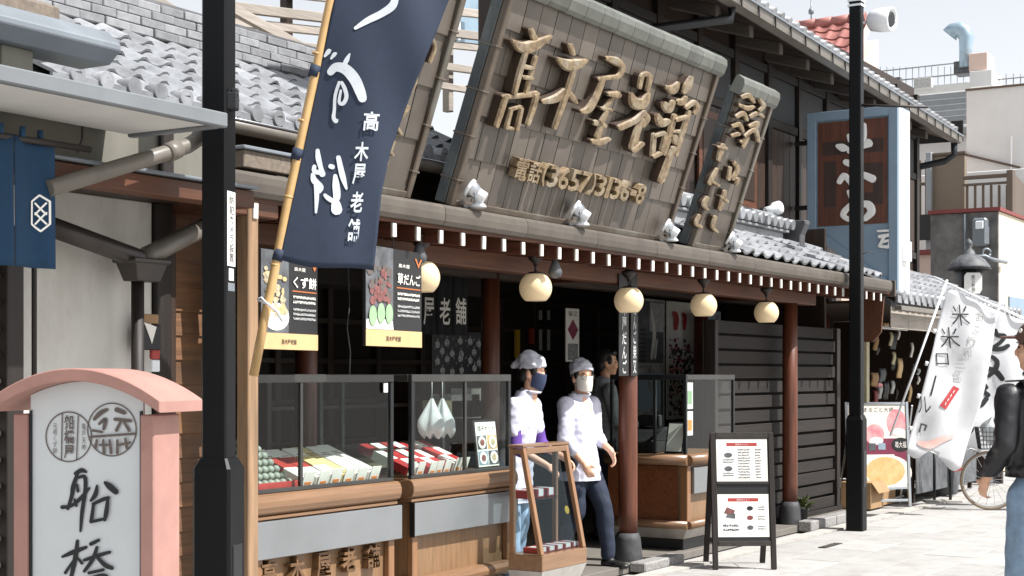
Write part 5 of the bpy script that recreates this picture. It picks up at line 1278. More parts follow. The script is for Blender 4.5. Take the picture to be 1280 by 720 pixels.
put('character', brush(MB(), [[(1081,156,5),(1079,172,9),(1073,184,7),(1062,190,5)], [(1062,170,5),(1064,176,6)], [(1048,183,5),(1054,185,9),(1060,186,5)], [(1078,184,5),(1087,179,10)], [(1058,203,7),(1064,205,8)], [(1050,228,6),(1056,220,7),(1062,226,6),(1066,232,5)], [(1064,222,5),(1076,218,7),(1092,224,9)], [(1062,240,5),(1066,246,8)]], bm_, relief=.02), 'white_paint', bs)
put('character', brush(MB(), [[(1064,256,5),(1057,264,7),(1055,270,6),(1064,274,6),(1072,262,6),(1076,252,5)], [(1072,256,5),(1086,256,9),(1090,265,9),(1082,274,6)]], bm_, relief=.02), 'white_paint', bs)
put('maker_mark', brush(MB(), [[(1098,289,2.6),(1119,288,2.6)], [(1118,288,2.8),(1118,311,2.8)], [(1100,296,4),(1112,294,4)], [(1106,296,3.5),(1100,308,3.5)], [(1103,303,3),(1113,301,3),(1111,309,3)], [(1101,308,3.5),(1111,309,3.5)]], bm_, relief=.008), 'white_paint', bs)
put('brace', MB().bar((XS + .2, yl, zT - .3), (XS + .2, YW - .05, zT - .3), .05, .05), 'iron', bs)
put('brace', MB().bar((XS + .2, yl, zL + .3), (XS + .2, YW - .05, zL + .3), .05, .05), 'iron', bs)
put('edge_box', MB().box((XS + .12, yr - .06, PX(1130, 325, XS).z), (XS + .3, yr - .001, PX(1130, 300, XS).z)), 'white_gloss', bs, .005)
put('edge_panel', MB().prism([(XS + .015, yr - .004, zR + .02), (XS + TK - .015, yr - .004, zR + .02), (XS + TK - .015, yr - .004, zT - .02), (XS + .015, yr - .004, zT - .02)], (0, .0035, 0)), 'white_paint', bs)

# right black pole with white loudspeaker
rp0 = G(1070.5, 663)
lp2, PU2, PV2 = street_pole(rp0, 'tall black street pole with loudspeaker standing right of the shop', 0.06, 5.6, w=.118, base_w=.165, base_h=1.07)
pole_d = 14.7
sp_ = PD(1103, 25, pole_d - .1)
ls_ = thing('loudspeaker', 'white horn loudspeaker strapped high on the right black pole', 'loudspeaker', sp_)
ax = (RIGHT * .75 - FWD * .6 - UP * .08).normalized()
put('horn', MB().lathe(sp_ - ax * .14, [(.06, 0), (.10, .03), (.115, .12), (.118, .24), (.10, .245), (.09, .2)], 22, ax), 'white_gloss', ls_)
put('throat', MB().lathe(sp_ + ax * .085, [(.075, 0), (.07, .012)], 18, ax), 'steel_dark', ls_)
put('strap', MB().tube([sp_ - ax * .1, rp0 + UP * (sp_.z - .02)], .012, 6), 'chrome', ls_)
for zz_ in (PD(1070, 2, pole_d).z, PD(1070, 8, pole_d).z):
    put('band', MB().obox(rp0 + UP * zz_, (1, 0, 0), (0, 1, 0), UP, .135, .135, .02), 'white_gloss', ls_)
put('pole_arm', MB().tube([PD(1066, 131, pole_d), PD(1160, 134, pole_d - .3)], .012, 8), 'iron', lp2)
put('cable_tie', MB().tube([PD(1078, 318, pole_d - .1), PD(1084, 315, pole_d - .1), PD(1092, 317, pole_d - .1)], .004, 5), 'iron', lp2)

# A-frame menu board
ab = G(931, 712)
aU = (RIGHT * cos(.05) + FWD * sin(.05)).normalized(); aB = Vector((-aU.y, aU.x, 0))
if aB.dot(FWD) < 0: aB = -aB
af = thing('menu_board', 'black wooden A-frame menu board with two menu sheets on the pavement', 'menu board', ab)
lean = (UP + aB * .13).normalized()
apl = Plane(ab, aU, lean)
Wa, Ha = .455, 1.06
for s_ in (-1, 1):
    put('leg', MB(apl.mat()).box((s_ * Wa / 2 - .021, 0, -.015), (s_ * Wa / 2 + .021, Ha, .015)), 'black_wood_z', af, .004)
for (v0, v1) in ((Ha - .045, Ha), (.18, .22), (Ha - .405, Ha - .385)):
    put('rail', MB(apl.mat()).box((-Wa / 2 + .022, v0, -.014), (Wa / 2 - .022, v1, .014)), 'black_wood_x', af, .003)
put('board', MB(apl.mat()).box((-Wa / 2 + .02, .2, -.008), (Wa / 2 - .02, Ha - .04, .004)), 'black_panel', af)
bpl2 = Plane(ab + aB * .42, aU, (UP - aB * .27).normalized())
for s_ in (-1, 1):
    put('rear_leg', MB(bpl2.mat()).box((s_ * Wa / 2 - .021, 0, -.015), (s_ * Wa / 2 + .021, Ha - .02, .015)), 'black_wood_z', af, .004)
put('rear_rail', MB(bpl2.mat()).box((-Wa / 2, .18, -.012), (Wa / 2, .22, .012)), 'black_wood_x', af, .003)
put('rear_board', MB(bpl2.mat()).box((-Wa / 2 + .02, .22, -.005), (Wa / 2 - .0, Ha - .1, .005)), 'paper', af)
for s_ in (-1, 1):
    put('stay', MB().tube([apl.pt(s_ * (Wa / 2 - .005), .35, -.02), bpl2.pt(s_ * (Wa / 2 - .005), .35, 0)], .004, 5), 'chrome', af)
for v0 in (Ha - .375, Ha - .805):
    v0 += .0
    sheet = put('menu_sheet', MB(apl.mat()).box((-Wa / 2 + .026, v0 - .005, .005), (Wa / 2 - .03, v0 + .325, .008)), 'paper', af)
    q = Plane(apl.pt(-Wa / 2 + .026, v0 - .005, .009), aU, lean); W, H = Wa - .056, .33
    rects(q, [('inner_sheet', W * .05, H * .05, W * .95, H * .95, 'white_paint'), ('red_ribbon', W * .2, H * .83, W * .8, H * .91, 'red')], sheet, .0005)
    letters('heading', '店内メニュー', q, W * .5, H * .87, W * .25, H * .045, 'white_paint', sheet, off=.003)
    if v0 > .6:
        scribble(q, W * .42, H * .06, W * .66, H * .78, 11, sheet, 'ink_brown', 'price_list', .002); scribble(q, W * .76, H * .06, W * .88, H * .78, 11, sheet, 'ink_brown', 'price_list', .002)
        for vv in (.62, .3):
            put('dish_picture', MB().prism(disc(q, W * .23, H * vv, W * .08, H * .06, .002), q.N * 3e-4), 'photo_grey', sheet); scribble(q, W * .12, H * (vv - .19), W * .34, H * (vv - .08), 2, sheet, 'ink', w=.002)
    else:
        put('dish_picture', MB().prism([q.pt(W * .12, H * .56, .002), q.pt(W * .3, H * .5, .002), q.pt(W * .34, H * .62, .002), q.pt(W * .18, H * .7, .002)], q.N * 3e-4), 'food_dark', sheet)
        put('dish_picture', MB().prism([q.pt(W * .16, H * .46, .0025), q.pt(W * .34, H * .43, .0025), q.pt(W * .34, H * .55, .0025), q.pt(W * .18, H * .53, .0025)], q.N * 3e-4), 'photo_grey', sheet)
        for vv, m_ in ((.67, 'ink'), (.45, 'red_trim'), (.22, 'photo_grey')):
            put('dish_picture', MB().prism(disc(q, W * .63, H * vv, W * .065, H * .055, .002, 8), q.N * 3e-4), m_, sheet); scribble(q, W * .78, H * (vv - .06), W * .93, H * (vv + .06), 2, sheet, 'ink_brown', w=.002)
        scribble(q, W * .1, H * .12, W * .42, H * .32, 2, sheet, 'ink', w=.002)

# potted plant and pebbles behind the right column
ptp = Vector((14.55, 5.5, .05))
pl_t = thing('potted_plant', 'small yellow green potted plant behind the right column', 'plant', ptp)
put('pot', MB().lathe(ptp, [(.05, 0), (.07, .1), (.075, .11), (.06, .11)], 14), 'dark_stone', pl_t)
mb = MB(); rr_ = random.Random(3)
for i in range(70):
    a = rr_.uniform(0, 2 * pi); e = rr_.uniform(.1, 1.3); L_ = rr_.uniform(.08, .2); c_ = ptp + UP * .11
    d_ = Vector((cos(a) * cos(e), sin(a) * cos(e), sin(e))); s_ = d_.cross(UP).normalized() * .016
    m_ = c_ + d_ * L_ * .6; mb.add([c_ + d_ * .03, m_ + s_, c_ + d_ * L_ - UP * .02, m_ - s_], [(0, 1, 2, 3)])
put('leaves', mb, 'plant', pl_t, kind='stuff')

# picture stand in silver frame
st0 = G(1099, 634)
sU = (RIGHT * cos(.18) + FWD * sin(.18)).normalized(); sB = Vector((-sU.y, sU.x, 0))
ps = thing('poster_stand', 'silver framed poster stand with fruit sweets beside the right pole', 'poster stand', st0)
spl2 = Plane(st0, sU, (UP + sB * .08).normalized())
ps_s = (EYE * F / (634 - HOR)) / F
W0, W1 = -42 * ps_s, 43 * ps_s; H0, H1 = 22 * ps_s, 132 * ps_s
for u in (W0, W1 - .035): put('side_bar', MB(spl2.mat()).box((u, 0, -.012), (u + .035, H1, .012)), 'chrome', ps, .004)
for v in (H0, H1 - .035, .06): put('cross_bar', MB(spl2.mat()).box((W0 + .036, v, -.011), (W1 - .036, v + .03, .011)), 'chrome', ps, .004)
bk = Plane(st0 + sB * .42 + sU * .06, sU, (UP - sB * .28).normalized())
for u in (W0, W1 - .02): put('rear_leg', MB(bk.mat()).box((u, 0, -.01), (u + .022, H1, .01)), 'chrome', ps, .003)
pp_ = put('poster_sheet', MB(spl2.mat()).box((W0 + .034, H0 + .028, -.004), (W1 - .034, H1 - .034, .002)), 'paper', ps)
def su(px): return spl2.uv(px, 570)[0]
def sv(py): return spl2.uv(1110, py)[1]
rects(spl2, [('sky_print', W0 + .04, sv(560), W1 - .04, H1 - .04, 'mask_white'), ('maroon_band', W0 + .04, sv(568), W1 - .04, sv(548), 'maroon'), ('dark_corner', su(1118), sv(605), W1 - .04, sv(567), 'maroon')], pp_, .0022, .0004)
for (x, y, rx_, ry_) in ((1094, 543, 13, 13), (1122, 528, 13, 17)):
    put('mochi_print', MB().prism(disc(spl2, su(x), sv(y), rx_ * ps_s, ry_ * ps_s, .0042, 24), spl2.N * 3e-4), 'mochi_pink', pp_)
    put('cream_print', MB().prism(disc(spl2, su(x + 2), sv(y + ry_ - 5), rx_ * .7 * ps_s, 5 * ps_s, .005, 18), spl2.N * 3e-4), 'box_white', pp_)
put('fruit_print', MB().prism(disc(spl2, su(1110), sv(591), 31 * ps_s, 22 * ps_s, .0045, 30), spl2.N * 3e-4), 'mask_white', pp_)
put('fruit_print', MB().prism(disc(spl2, su(1106), sv(589), 26 * ps_s, 18 * ps_s, .0052, 30), spl2.N * 3e-4), 'grapefruit', pp_)
put('label_print', MB().prism(disc(spl2, su(1126), sv(556), 12 * ps_s, 9 * ps_s, .0052, 20), spl2.N * 3e-4), 'ink', pp_)
letters('label_text', '苺大福', spl2, su(1126), sv(556), 15 * ps_s, 8 * ps_s, 'paper', pp_, off=.0062)
letters('heading', 'まるごと大福', spl2, su(1100), sv(512), 40 * ps_s, 6 * ps_s, 'ink_brown', pp_, off=.0045)
rects(spl2, [('label_print', su(1086), sv(563), su(1095), sv(554), 'photo_grey'), ('label_print', su(1098), sv(562), su(1107), sv(554), 'galv')], pp_, .0055, .0003)
# ================================================================== NEIGHBOUR ON THE RIGHT
n2 = thing('souvenir_shop', 'low tile roofed souvenir shop right of the sweet shop', 'shop', (18.6, 6.4, 0))
rf = put('tiled_roof', MB().prism([(15.95, 5.03, 2.30), (15.95, 6.4, 2.93), (15.95, 6.4, 2.84), (15.95, 5.03, 2.24)], (5.6, 0, 0)), 'tile_dark', n2)
tiled(rf, 15.97, 21.5, 5.0, 2.33, AL, 6, eave=True)
bx('gutter', (15.9, 4.9, 2.19), (21.5, 4.98, 2.24), 'pipe_grey', n2)
for k in range(9):
    x = 15.95 + k * .62
    bx('valance_board', (x, 5.03, 2.0), (x + .61, 5.045, 2.235), 'grey_wood', n2)
bx('back_wall', (15.96, 7.6, 0), (21.5, 7.7, 2.9), 'void', n2); bx('side_wall', (21.4, 5.2, 0), (21.5, 7.6, 2.28), 'dark_wood_z', n2)
bx('cream_post', (17.28, 5.74, 0), (17.38, 5.84, 2.27), 'cream_paint', n2)
bx('ceiling', (15.96, 5.1, 2.28), (21.4, 7.6, 2.31), 'dark_wood_x', n2, 0)
put('brown_hood', MB().prism([(15.6, 5.0, 2.32), (15.6, 5.28, 2.32), (15.6, 5.28, 1.85), (15.6, 5.12, 1.85), (15.6, 5.03, 1.95)], (.03, 0, 0)), 'red_wood_x', n2)
bx('light_tube', (16.3, 5.35, 2.02), (17.6, 5.39, 2.05), 'white_gloss', n2)
rr_ = random.Random(11)
goods = []
for i in range(34):
    px = rr_.uniform(1088, 1150); py = rr_.uniform(398, 500); Yg = rr_.uniform(5.7, 6.3)
    goods.append((px, py, Yg, rr_.uniform(.07, .2), rr_.uniform(.08, .24), rr_.choice(['paper', 'paper_grey', 'cream_paint', 'cardboard', 'photo_grey', 'red_trim', 'gold_strip', 'mochi_pink', 'plastic_bag', 'black_panel'])))
adj = {'paper': 'white', 'paper_grey': 'grey', 'cream_paint': 'cream', 'cardboard': 'brown', 'photo_grey': 'dark grey', 'red_trim': 'dark red', 'gold_strip': 'tan', 'mochi_pink': 'pink', 'plastic_bag': 'pale plastic', 'black_panel': 'black'}
used_l = set()
for i, (px, py, Yg, w_, h_, m_) in enumerate(goods):
    a = PY(px, py, Yg)
    gl_ = (m_, 'high' if py < 432 else 'low' if py > 466 else 'halfway', 'on the left' if px < 1108 else 'on the right' if px > 1130 else 'in the middle')
    if gl_ in used_l: continue
    used_l.add(gl_)
    def bf(u, v, a=a, w_=w_, h_=h_, i=i):
        return a + Vector(((u - .5) * w_ * (1 + .03 * sin(6 * v + i)), .012 * sin(4 * u + i) + .012 * cos(5 * v), (v - .5) * h_ + .004 * sin(7 * u + i)))
    b = put('goods_packet', MB().grid(bf, 5, 5), m_, None, solid=.022)
    tag(b, '%s packet hung %s %s in the souvenir shop' % (adj[m_], 'high' if py < 432 else 'low' if py > 466 else 'halfway', 'on the left' if px < 1108 else 'on the right' if px > 1130 else 'in the middle'), 'packet', 'goods hung in the souvenir shop')
for (a, b_, z1, m_, lb) in (((16.55, 5.45), (17.0, 5.8), .3, 'cardboard', 'open brown cardboard box behind the poster stand'), ((17.1, 5.5), (17.6, 5.9), .42, 'cardboard', 'taller brown cardboard box behind the poster stand')):
    t = thing('cardboard_box', lb, 'box', ((a[0] + b_[0]) / 2, (a[1] + b_[1]) / 2, 0))
    bx('box_body', (a[0], a[1], 0), (b_[0], b_[1], z1), m_, t, .006)
    put('flap', MB().prism([(a[0], a[1] - .004, z1), (b_[0], a[1] - .004, z1), (b_[0] - .03, a[1] - .08, z1 - .12), (a[0] + .03, a[1] - .08, z1 - .12)], (0, 0, .006)), m_, t)
# counter tables
tbl = thing('stall_table', 'low cluttered stall table at the souvenir shop front', 'table', (18.8, 5.5, 0))
bx('table_top', (17.7, 5.3, .70), (20.4, 5.9, .74), 'bracket_wood', tbl)
for xx in (17.75, 20.3):
    for yy in (5.33, 5.83): bx('leg', (xx, yy, 0), (xx + .05, yy + .05, .699), 'dark_wood_z', tbl)
bx('apron_cloth', (17.7, 5.285, .1), (20.4, 5.298, .69), 'photo_grey', tbl)
# black bin and two posts
bp_ = G(1183, 618)
bi = thing('litter_bin', 'dark grey bin with orange red print beside the bicycle', 'bin', bp_)
u_ = 1 / (F / ((EYE) * F / (618 - HOR)))
put('bin_body', MB().lathe(bp_, [(.15, 0), (.17, .05), (.2, .5), (.21, .52)], 4, UP), 'photo_grey', bi, .01)
put('bin_lid', MB().lathe(bp_ + UP * .525, [(.215, 0), (.215, .05), (.16, .09)], 4, UP), 'cream_paint', bi, .01)
q = PD(1192, 590, dep(bp_.x, bp_.y) - .19)
put('orange_print', MB().add([q, q + RIGHT * .1 + UP * .02, q + RIGHT * .14 + UP * .3, q + RIGHT * .07 + UP * .2], [(0, 1, 2, 3)]), 'red', bi)
for px in (1168, 1188):
    a = G(px, 628)
    t = thing('banner_post', 'short black %s post under the white banners' % ('left' if px < 1180 else 'right'), 'post', a)
    put('post', MB().tube([a, a + UP * .68], .018, 10), 'steel_dark', t); put('foot', MB().obox(a + UP * .015, RIGHT, FWD, UP, .25, .14, .03), 'concrete', t, .005)

# ================================================================== WHITE BANNERS
def banner(d, corners, label, pole, rod, amp, ph):
    pl = Plane(PD(corners[0][0], corners[0][1], d), (RIGHT + FWD * .1), UP)
    TL, TR, BR, BL = corners
    def wv(p):
        q = p - pl.o; u = q.dot(pl.U); v = q.dot(pl.V)
        return p + pl.N * (amp * sin(11 * u + 3 * v + ph) + amp * .6 * sin(19 * u - 7 * v) + amp * .5 * sin(9 * v + ph))
    t = thing('nobori_flag', label, 'banner flag', pl.hit(*BL), 'white banners before the souvenir shop')
    def cf(u, v):
        xl = BL[0] + (TL[0] - BL[0]) * v; yl = BL[1] + (TL[1] - BL[1]) * v; xr = BR[0] + (TR[0] - BR[0]) * v; yr_ = BR[1] + (TR[1] - BR[1]) * v
        bow = sin(pi * v) * 6 * u
        y = yl + (yr_ - yl) * u + (8 * sin(u * 9 + ph) if v < .02 else 0)
        return wv(pl.hit(xl + (xr - xl) * u + bow, y))
    put('cloth', MB().grid(cf, 26, 40), 'white_cloth', t, solid=.0015)
    put('pole', MB().tube([pl.hit(*pole[0]) + pl.N * .02, pl.hit(*pole[1]) + pl.N * .02], .013, 10), 'white_gloss', t)
    put('top_rod', MB().tube([pl.hit(*rod[0]) + pl.N * .02, pl.hit(*rod[1]) + pl.N * .02], .01, 8), 'white_gloss', t)
    for k in range(5):
        x = TL[0] + (BL[0] - TL[0]) * (k + .3) / 5; y = TL[1] + (BL[1] - TL[1]) * (k + .3) / 5
        put('tie_loop', MB().tube([pl.hit(x - 3, y - 1) + pl.N * .02, pl.hit(x - 4.5, y + 4) + pl.N * .02], .017, 8), 'white_gloss', t)
    return t, pl, wv
t1, p1_, w1_ = banner(16.2, ((1184, 360), (1247, 388), (1201, 584), (1134, 562)), 'white banner with thin black writing and red label, leaning left', ((1183, 350), (1112, 545)), ((1166, 346), (1285, 402)), .014, .4)
sc1 = 16.2 / F
for c_, (x, y, w, h) in zip('米米ロール', ((1200, 394, 22, 26), (1187, 422, 24, 26), (1178, 449, 17, 15), (1166, 482, 4, 22), (1155, 506, 16, 20))):
    u, v = p1_.uv(x, y)
    if c_ == 'ー': put('character', brush(MB(), [[(x + 4, y - 12, 2), (x - 3, y + 12, 2)]], lambda a, b, w_: w1_(p1_.hit(a, b)) + p1_.N * .006), 'ink', t1); continue
    letters('character', c_, p1_, u, v, w * sc1, h * sc1, 'ink', t1, off=.008, bold=-.008, warp=w1_, shear=-.1)
for c_, (x, y) in zip('あぶり和三盆', ((1225, 395), (1220, 411), (1214, 427), (1208, 441), (1201, 455), (1197, 470))):
    u, v = p1_.uv(x, y); letters('small_character', c_, p1_, u, v, 11 * sc1, 12 * sc1, 'paper_grey', t1, off=.008, warp=w1_, shear=-.1, bold=.01)
mb = MB(); lab = [(1192, 482), (1200, 486), (1181, 512), (1173, 507)]
mb.grid(lambda u, v: w1_(p1_.hit((lab[0][0] * (1 - u) + lab[1][0] * u) * (1 - v) + (lab[3][0] * (1 - u) + lab[2][0] * u) * v, (lab[0][1] * (1 - u) + lab[1][1] * u) * (1 - v) + (lab[3][1] * (1 - u) + lab[2][1] * u) * v)) + p1_.N * .008, 4, 8); put('red_label', mb, 'red_print', t1)
put('label_writing', brush(MB(), [[(1193, 488, .9), (1191, 491, .9)], [(1189, 493, .9), (1187, 496, .9)], [(1185, 498, .9), (1183, 501, .9)], [(1181, 503, .9), (1180, 506, .9)]], lambda a, b, w_: w1_(p1_.hit(a, b)) + p1_.N * (.0135 + w_), n=2), 'white_paint', t1)
put('orange_picture', brush(MB(), [[(1150, 554, 6), (1162, 556, 10), (1176, 550, 8), (1190, 546, 4)]], lambda a, b, w_: w1_(p1_.hit(a, b)) + p1_.N * (.008 + w_)), 'pale_pink', t1)
put('small_mark', brush(MB(), [[(1152, 530, 2), (1158, 532, 2)], [(1152, 530, 2), (1150, 540, 2)], [(1158, 532, 2), (1156, 538, 2)]], lambda a, b, w_: w1_(p1_.hit(a, b)) + p1_.N * (.008 + w_), n=2), 'photo_grey', t1)
t2, p2_, w2_ = banner(17.4, ((1244, 388), (1318, 415), (1268, 585), (1190, 560)), 'white banner with thick black brush writing behind the man', ((1249, 380), (1190, 570)), ((1240, 380), (1320, 416)), .014, 1.7)
KZ = [[[(1243,413,5),(1246,419,6),(1256,420,5),(1250,428,5),(1240,436,5),(1252,436,6),(1260,432,5)]], [[(1232,441,3),(1236,446,3)], [(1240,446,5),(1246,452,6),(1244,462,6),(1236,470,5)], [(1232,460,5),(1244,464,7),(1252,474,6)]],
      [[(1232,482,6),(1222,490,7),(1218,500,7),(1226,506,7),(1234,498,6)], [(1226,486,5),(1236,494,6)], [(1220,496,4),(1234,484,5)]], [[(1198,516,6),(1208,522,7),(1216,520,5)], [(1202,524,6),(1194,534,6),(1206,532,6),(1214,536,6),(1206,546,5)]]]
for st in KZ: put('character', brush(MB(), st, lambda a, b, w_: w2_(p2_.hit(a, b)) + p2_.N * (.008 + w_)), 'ink', t2)

# ================================================================== BICYCLE
dB = 16.9
bc = thing('bicycle', 'city bicycle with wire front basket parked behind the man', 'bicycle', G(1238, 637))
bpl_ = Plane(PD(1238, 637, dB), (RIGHT - FWD * .15).normalized(), UP); bpl_.o.z = 0
def bt(u, v, w=0): return bpl_.pt(u, v, w)
def wheel(u):
    wr = .33
    tor = MB(); n, m = 40, 8; vs = []
    for i in range(n):
        a = 2 * pi * i / n
        for k in range(m):
            b = 2 * pi * k / m; r = wr - .018 + .018 * cos(b); vs.append(bt(u + r * cos(a), wr + r * sin(a), .018 * sin(b)))
    tor.add(vs, [(i * m + k, ((i + 1) % n) * m + k, ((i + 1) % n) * m + (k + 1) % m, i * m + (k + 1) % m) for i in range(n) for k in range(m)], True)
    t = put('wheel', tor, 'tan_tyre', bc)
    rim = MB(); vs = []
    for i in range(n):
        a = 2 * pi * i / n
        for (r, w) in ((.29, -.012), (.298, -.012), (.298, .012), (.29, .012)): vs.append(bt(u + r * cos(a), wr + r * sin(a), w))
    rim.add(vs, [(i * 4 + k, ((i + 1) % n) * 4 + k, ((i + 1) % n) * 4 + (k + 1) % 4, i * 4 + (k + 1) % 4) for i in range(n) for k in range(4)])
    put('rim', rim, 'chrome', t)
    sp = MB()
    for i in range(18):
        a = 2 * pi * i / 18; sp.tube([bt(u + .02 * cos(a + 1), wr + .02 * sin(a + 1), .02 * (-1) ** i), bt(u + .29 * cos(a), wr + .29 * sin(a), 0)], .0022, 5, False)
    put('spokes', sp, 'chrome', t, kind='stuff')
    put('hub', MB().tube([bt(u, wr, -.04), bt(u, wr, .04)], .02, 10), 'chrome', t)
wheel(0); wheel(1.08)
put('fork', MB().tube([bt(0, .33, .045), bt(.1, .66, .045), bt(.14, .76, 0), bt(.2, .95, 0)], .013, 8).tube([bt(0, .33, -.045), bt(.1, .66, -.045), bt(.14, .76, 0)], .013, 8), 'chrome', bc)
put('frame', MB().tube([bt(.16, .74), bt(.5, .42), bt(.58, .30)], .018, 8).tube([bt(.58, .30), bt(.74, .75)], .016, 8).tube([bt(.58, .3, .05), bt(1.08, .33, .05)], .01, 8).tube([bt(.72, .62, .04), bt(1.08, .33, .04)], .01, 8), 'steel_dark', bc)
put('handlebar', MB().tube([bt(.45, .95, .26), bt(.28, 1.02, .2), bt(.2, 1.0, 0), bt(.28, 1.02, -.2), bt(.45, .95, -.26)], .012, 8), 'chrome', bc)
put('saddle', MB().ell(bt(.78, .82), (.13, .13, .05), 14, 8), 'rubber', bc); put('saddle_post', MB().tube([bt(.74, .7), bt(.77, .8)], .013, 8), 'chrome', bc)
put('pedal', MB().obox(bt(.45, .20, .12), bpl_.U, bpl_.N, UP, .1, .08, .025), 'rubber', bc); put('crank', MB().tube([bt(.58, .3, .06), bt(.46, .2, .07)], .01, 8), 'chrome', bc)
put('chain_guard', MB().prism([bt(.5, .25, .065), bt(1.1, .3, .065), bt(1.1, .38, .065), bt(.5, .37, .065)], bpl_.N * .01), 'steel_dark', bc, .004)
bk_ = MB()
def bcorner(k, top): 
    s_ = 1.0 if top else .8
    return [bt(.02 - .17 * s_, .92 if top else .68, -.15 * s_), bt(.02 + .15 * s_, .92 if top else .68, -.15 * s_), bt(.02 + .15 * s_, .92 if top else .68, .15 * s_), bt(.02 - .17 * s_, .92 if top else .68, .15 * s_)][k % 4]
for k in range(4):
    for j in range(6):
        f_ = j / 5
        bk_.tube([bcorner(k, 0).lerp(bcorner(k, 1), f_), bcorner(k + 1, 0).lerp(bcorner(k + 1, 1), f_)], .0035, 5, False)
    for j in range(9):
        f_ = j / 8; bk_.tube([bcorner(k, 0).lerp(bcorner(k + 1, 0), f_), bcorner(k, 1).lerp(bcorner(k + 1, 1), f_)], .0028, 5, False)
put('basket', bk_, 'steel_dark', bc)
def crumple(u, v):
    a = 2 * pi * u; r = .12 * sin(pi * min(1, v * 1.1)) * (1 + .25 * sin(5 * a + 3 * v))
    return bt(.02 + r * cos(a), .74 + .30 * v + .03 * sin(4 * a), r * sin(a))
bgk = put('shopping_bag', MB().grid(crumple, 24, 10), 'plastic_bag'); tag(bgk, 'crumpled white bag lying in the bicycle basket', 'bag')

# ================================================================== FAR BUILDINGS
def fbox(name, px0, px1, py0, py1, X, dx, mat, parent, bevel=.01):
    a = PX(px0, 300, X); b = PX(px1, 300, X); pm_ = (px0 + px1) / 2
    z1 = PX(pm_, py0, X).z; z0 = 0 if py1 is None else PX(pm_, py1, X).z
    return put(name, MB().box((X, b.y, z0), (X + dx, a.y, z1)), mat, parent, bevel)
sb_ = thing('stone_building', 'dark stone clad building with red trim behind the white banners', 'building', (26, 6.4, 0))
fbox('stone_front', 1163, 1248, 266, None, 24, .3, 'stone_wall', sb_)
c0 = PX(1248, 300, 24)
zt4 = PX(1205, 266, 24).z
put('beige_side', MB().box((24.02, c0.y - .002, 0), (31, c0.y + .3, zt4 - .005)), 'beige', sb_)
put('roof_deck', MB().box((24.31, c0.y + .31, zt4 - .1), (31, PX(1163, 300, 24).y, zt4 - .02)), 'roof_grey', sb_)
put('red_trim', MB().box((23.95, c0.y - .04, zt4 + .002), (24.33, PX(1161, 300, 24).y, zt4 + .06)), 'red_trim', sb_)
put('red_trim', MB().box((24.34, c0.y - .04, zt4 + .002), (31, c0.y + .02, zt4 + .05)), 'red_trim', sb_)
bp3 = fbox('meter_box', 1215, 1233, 272, 307, 23.8, .2, 'gutter_grey', sb_, .03)
fbox('meter_window', 1219, 1229, 276, 286, 23.78, .02, 'white_gloss', bp3)
put('conduit', MB().tube([PX(1206, 268, 23.95), PX(1207, 340, 23.95)], .02, 6), 'gutter_grey', sb_)
put('blue_base', MB().box((24.6, c0.y - .03, 0), (30, c0.y - .003, PX(1262, 372, 25).z)), 'sign_blue', sb_)
# street lantern on a wall bracket
lnp = PX(1211, 372, 22.9)
ln = thing('street_lantern', 'old fashioned dark roofed street lantern in front of the stone wall', 'lantern', lnp)
s22 = dep(22.9, lnp.y) / F
put('lamp_box', MB().lathe(lnp + UP * 1 * s22, [(15 * s22, 0), (18 * s22, 34 * s22)], 6), 'steel_dark', ln, .01)
nrm = -FWD
q = Plane(lnp + UP * 0 + nrm * 17.5 * s22 + RIGHT * 0, RIGHT, UP)
put('lamp_face', MB().prism([q.pt(x * s22, y * s22, 0) for x, y in ((-8, 4), (8, 4), (11, 9), (11, 26), (8, 30), (-8, 30), (-11, 26), (-11, 9))], q.N * .01), 'white_paint', ln)
letters('lamp_text', '柴又参道', q, 0, 17 * s22, 5 * s22, 20 * s22, 'ink', ln, off=.014, vert=True)
put('lamp_roof', MB().lathe(lnp + UP * 36 * s22, [(27 * s22, 0), (26 * s22, 3 * s22), (20 * s22, 11 * s22), (11 * s22, 17 * s22), (8 * s22, 18 * s22), (7 * s22, 22 * s22), (3 * s22, 26 * s22), (5 * s22, 30 * s22), (4 * s22, 34 * s22), (0.5 * s22, 38 * s22)], 16), 'photo_grey', ln)
put('roof_rim', MB().lathe(lnp + UP * 34.5 * s22, [(26 * s22, 0), (28 * s22, 1.4 * s22)], 16), 'steel_dark', ln)
put('bracket', MB().tube([lnp + UP * 50 * s22, lnp + UP * 52 * s22 + RIGHT * 20 * s22, lnp + UP * 48 * s22 + RIGHT * 28 * s22, lnp + Vector((1.1, 0, 50 * s22)) + RIGHT * 24 * s22], .03, 8), 'gutter_grey', ln)
put('bracket_curl', MB().tube([lnp + UP * 56 * s22 + RIGHT * (22 + 5 * cos(a)) * s22 + UP * 5 * s22 * sin(a) for a in [i * .6 for i in range(11)]], .02, 6), 'gutter_grey', ln)
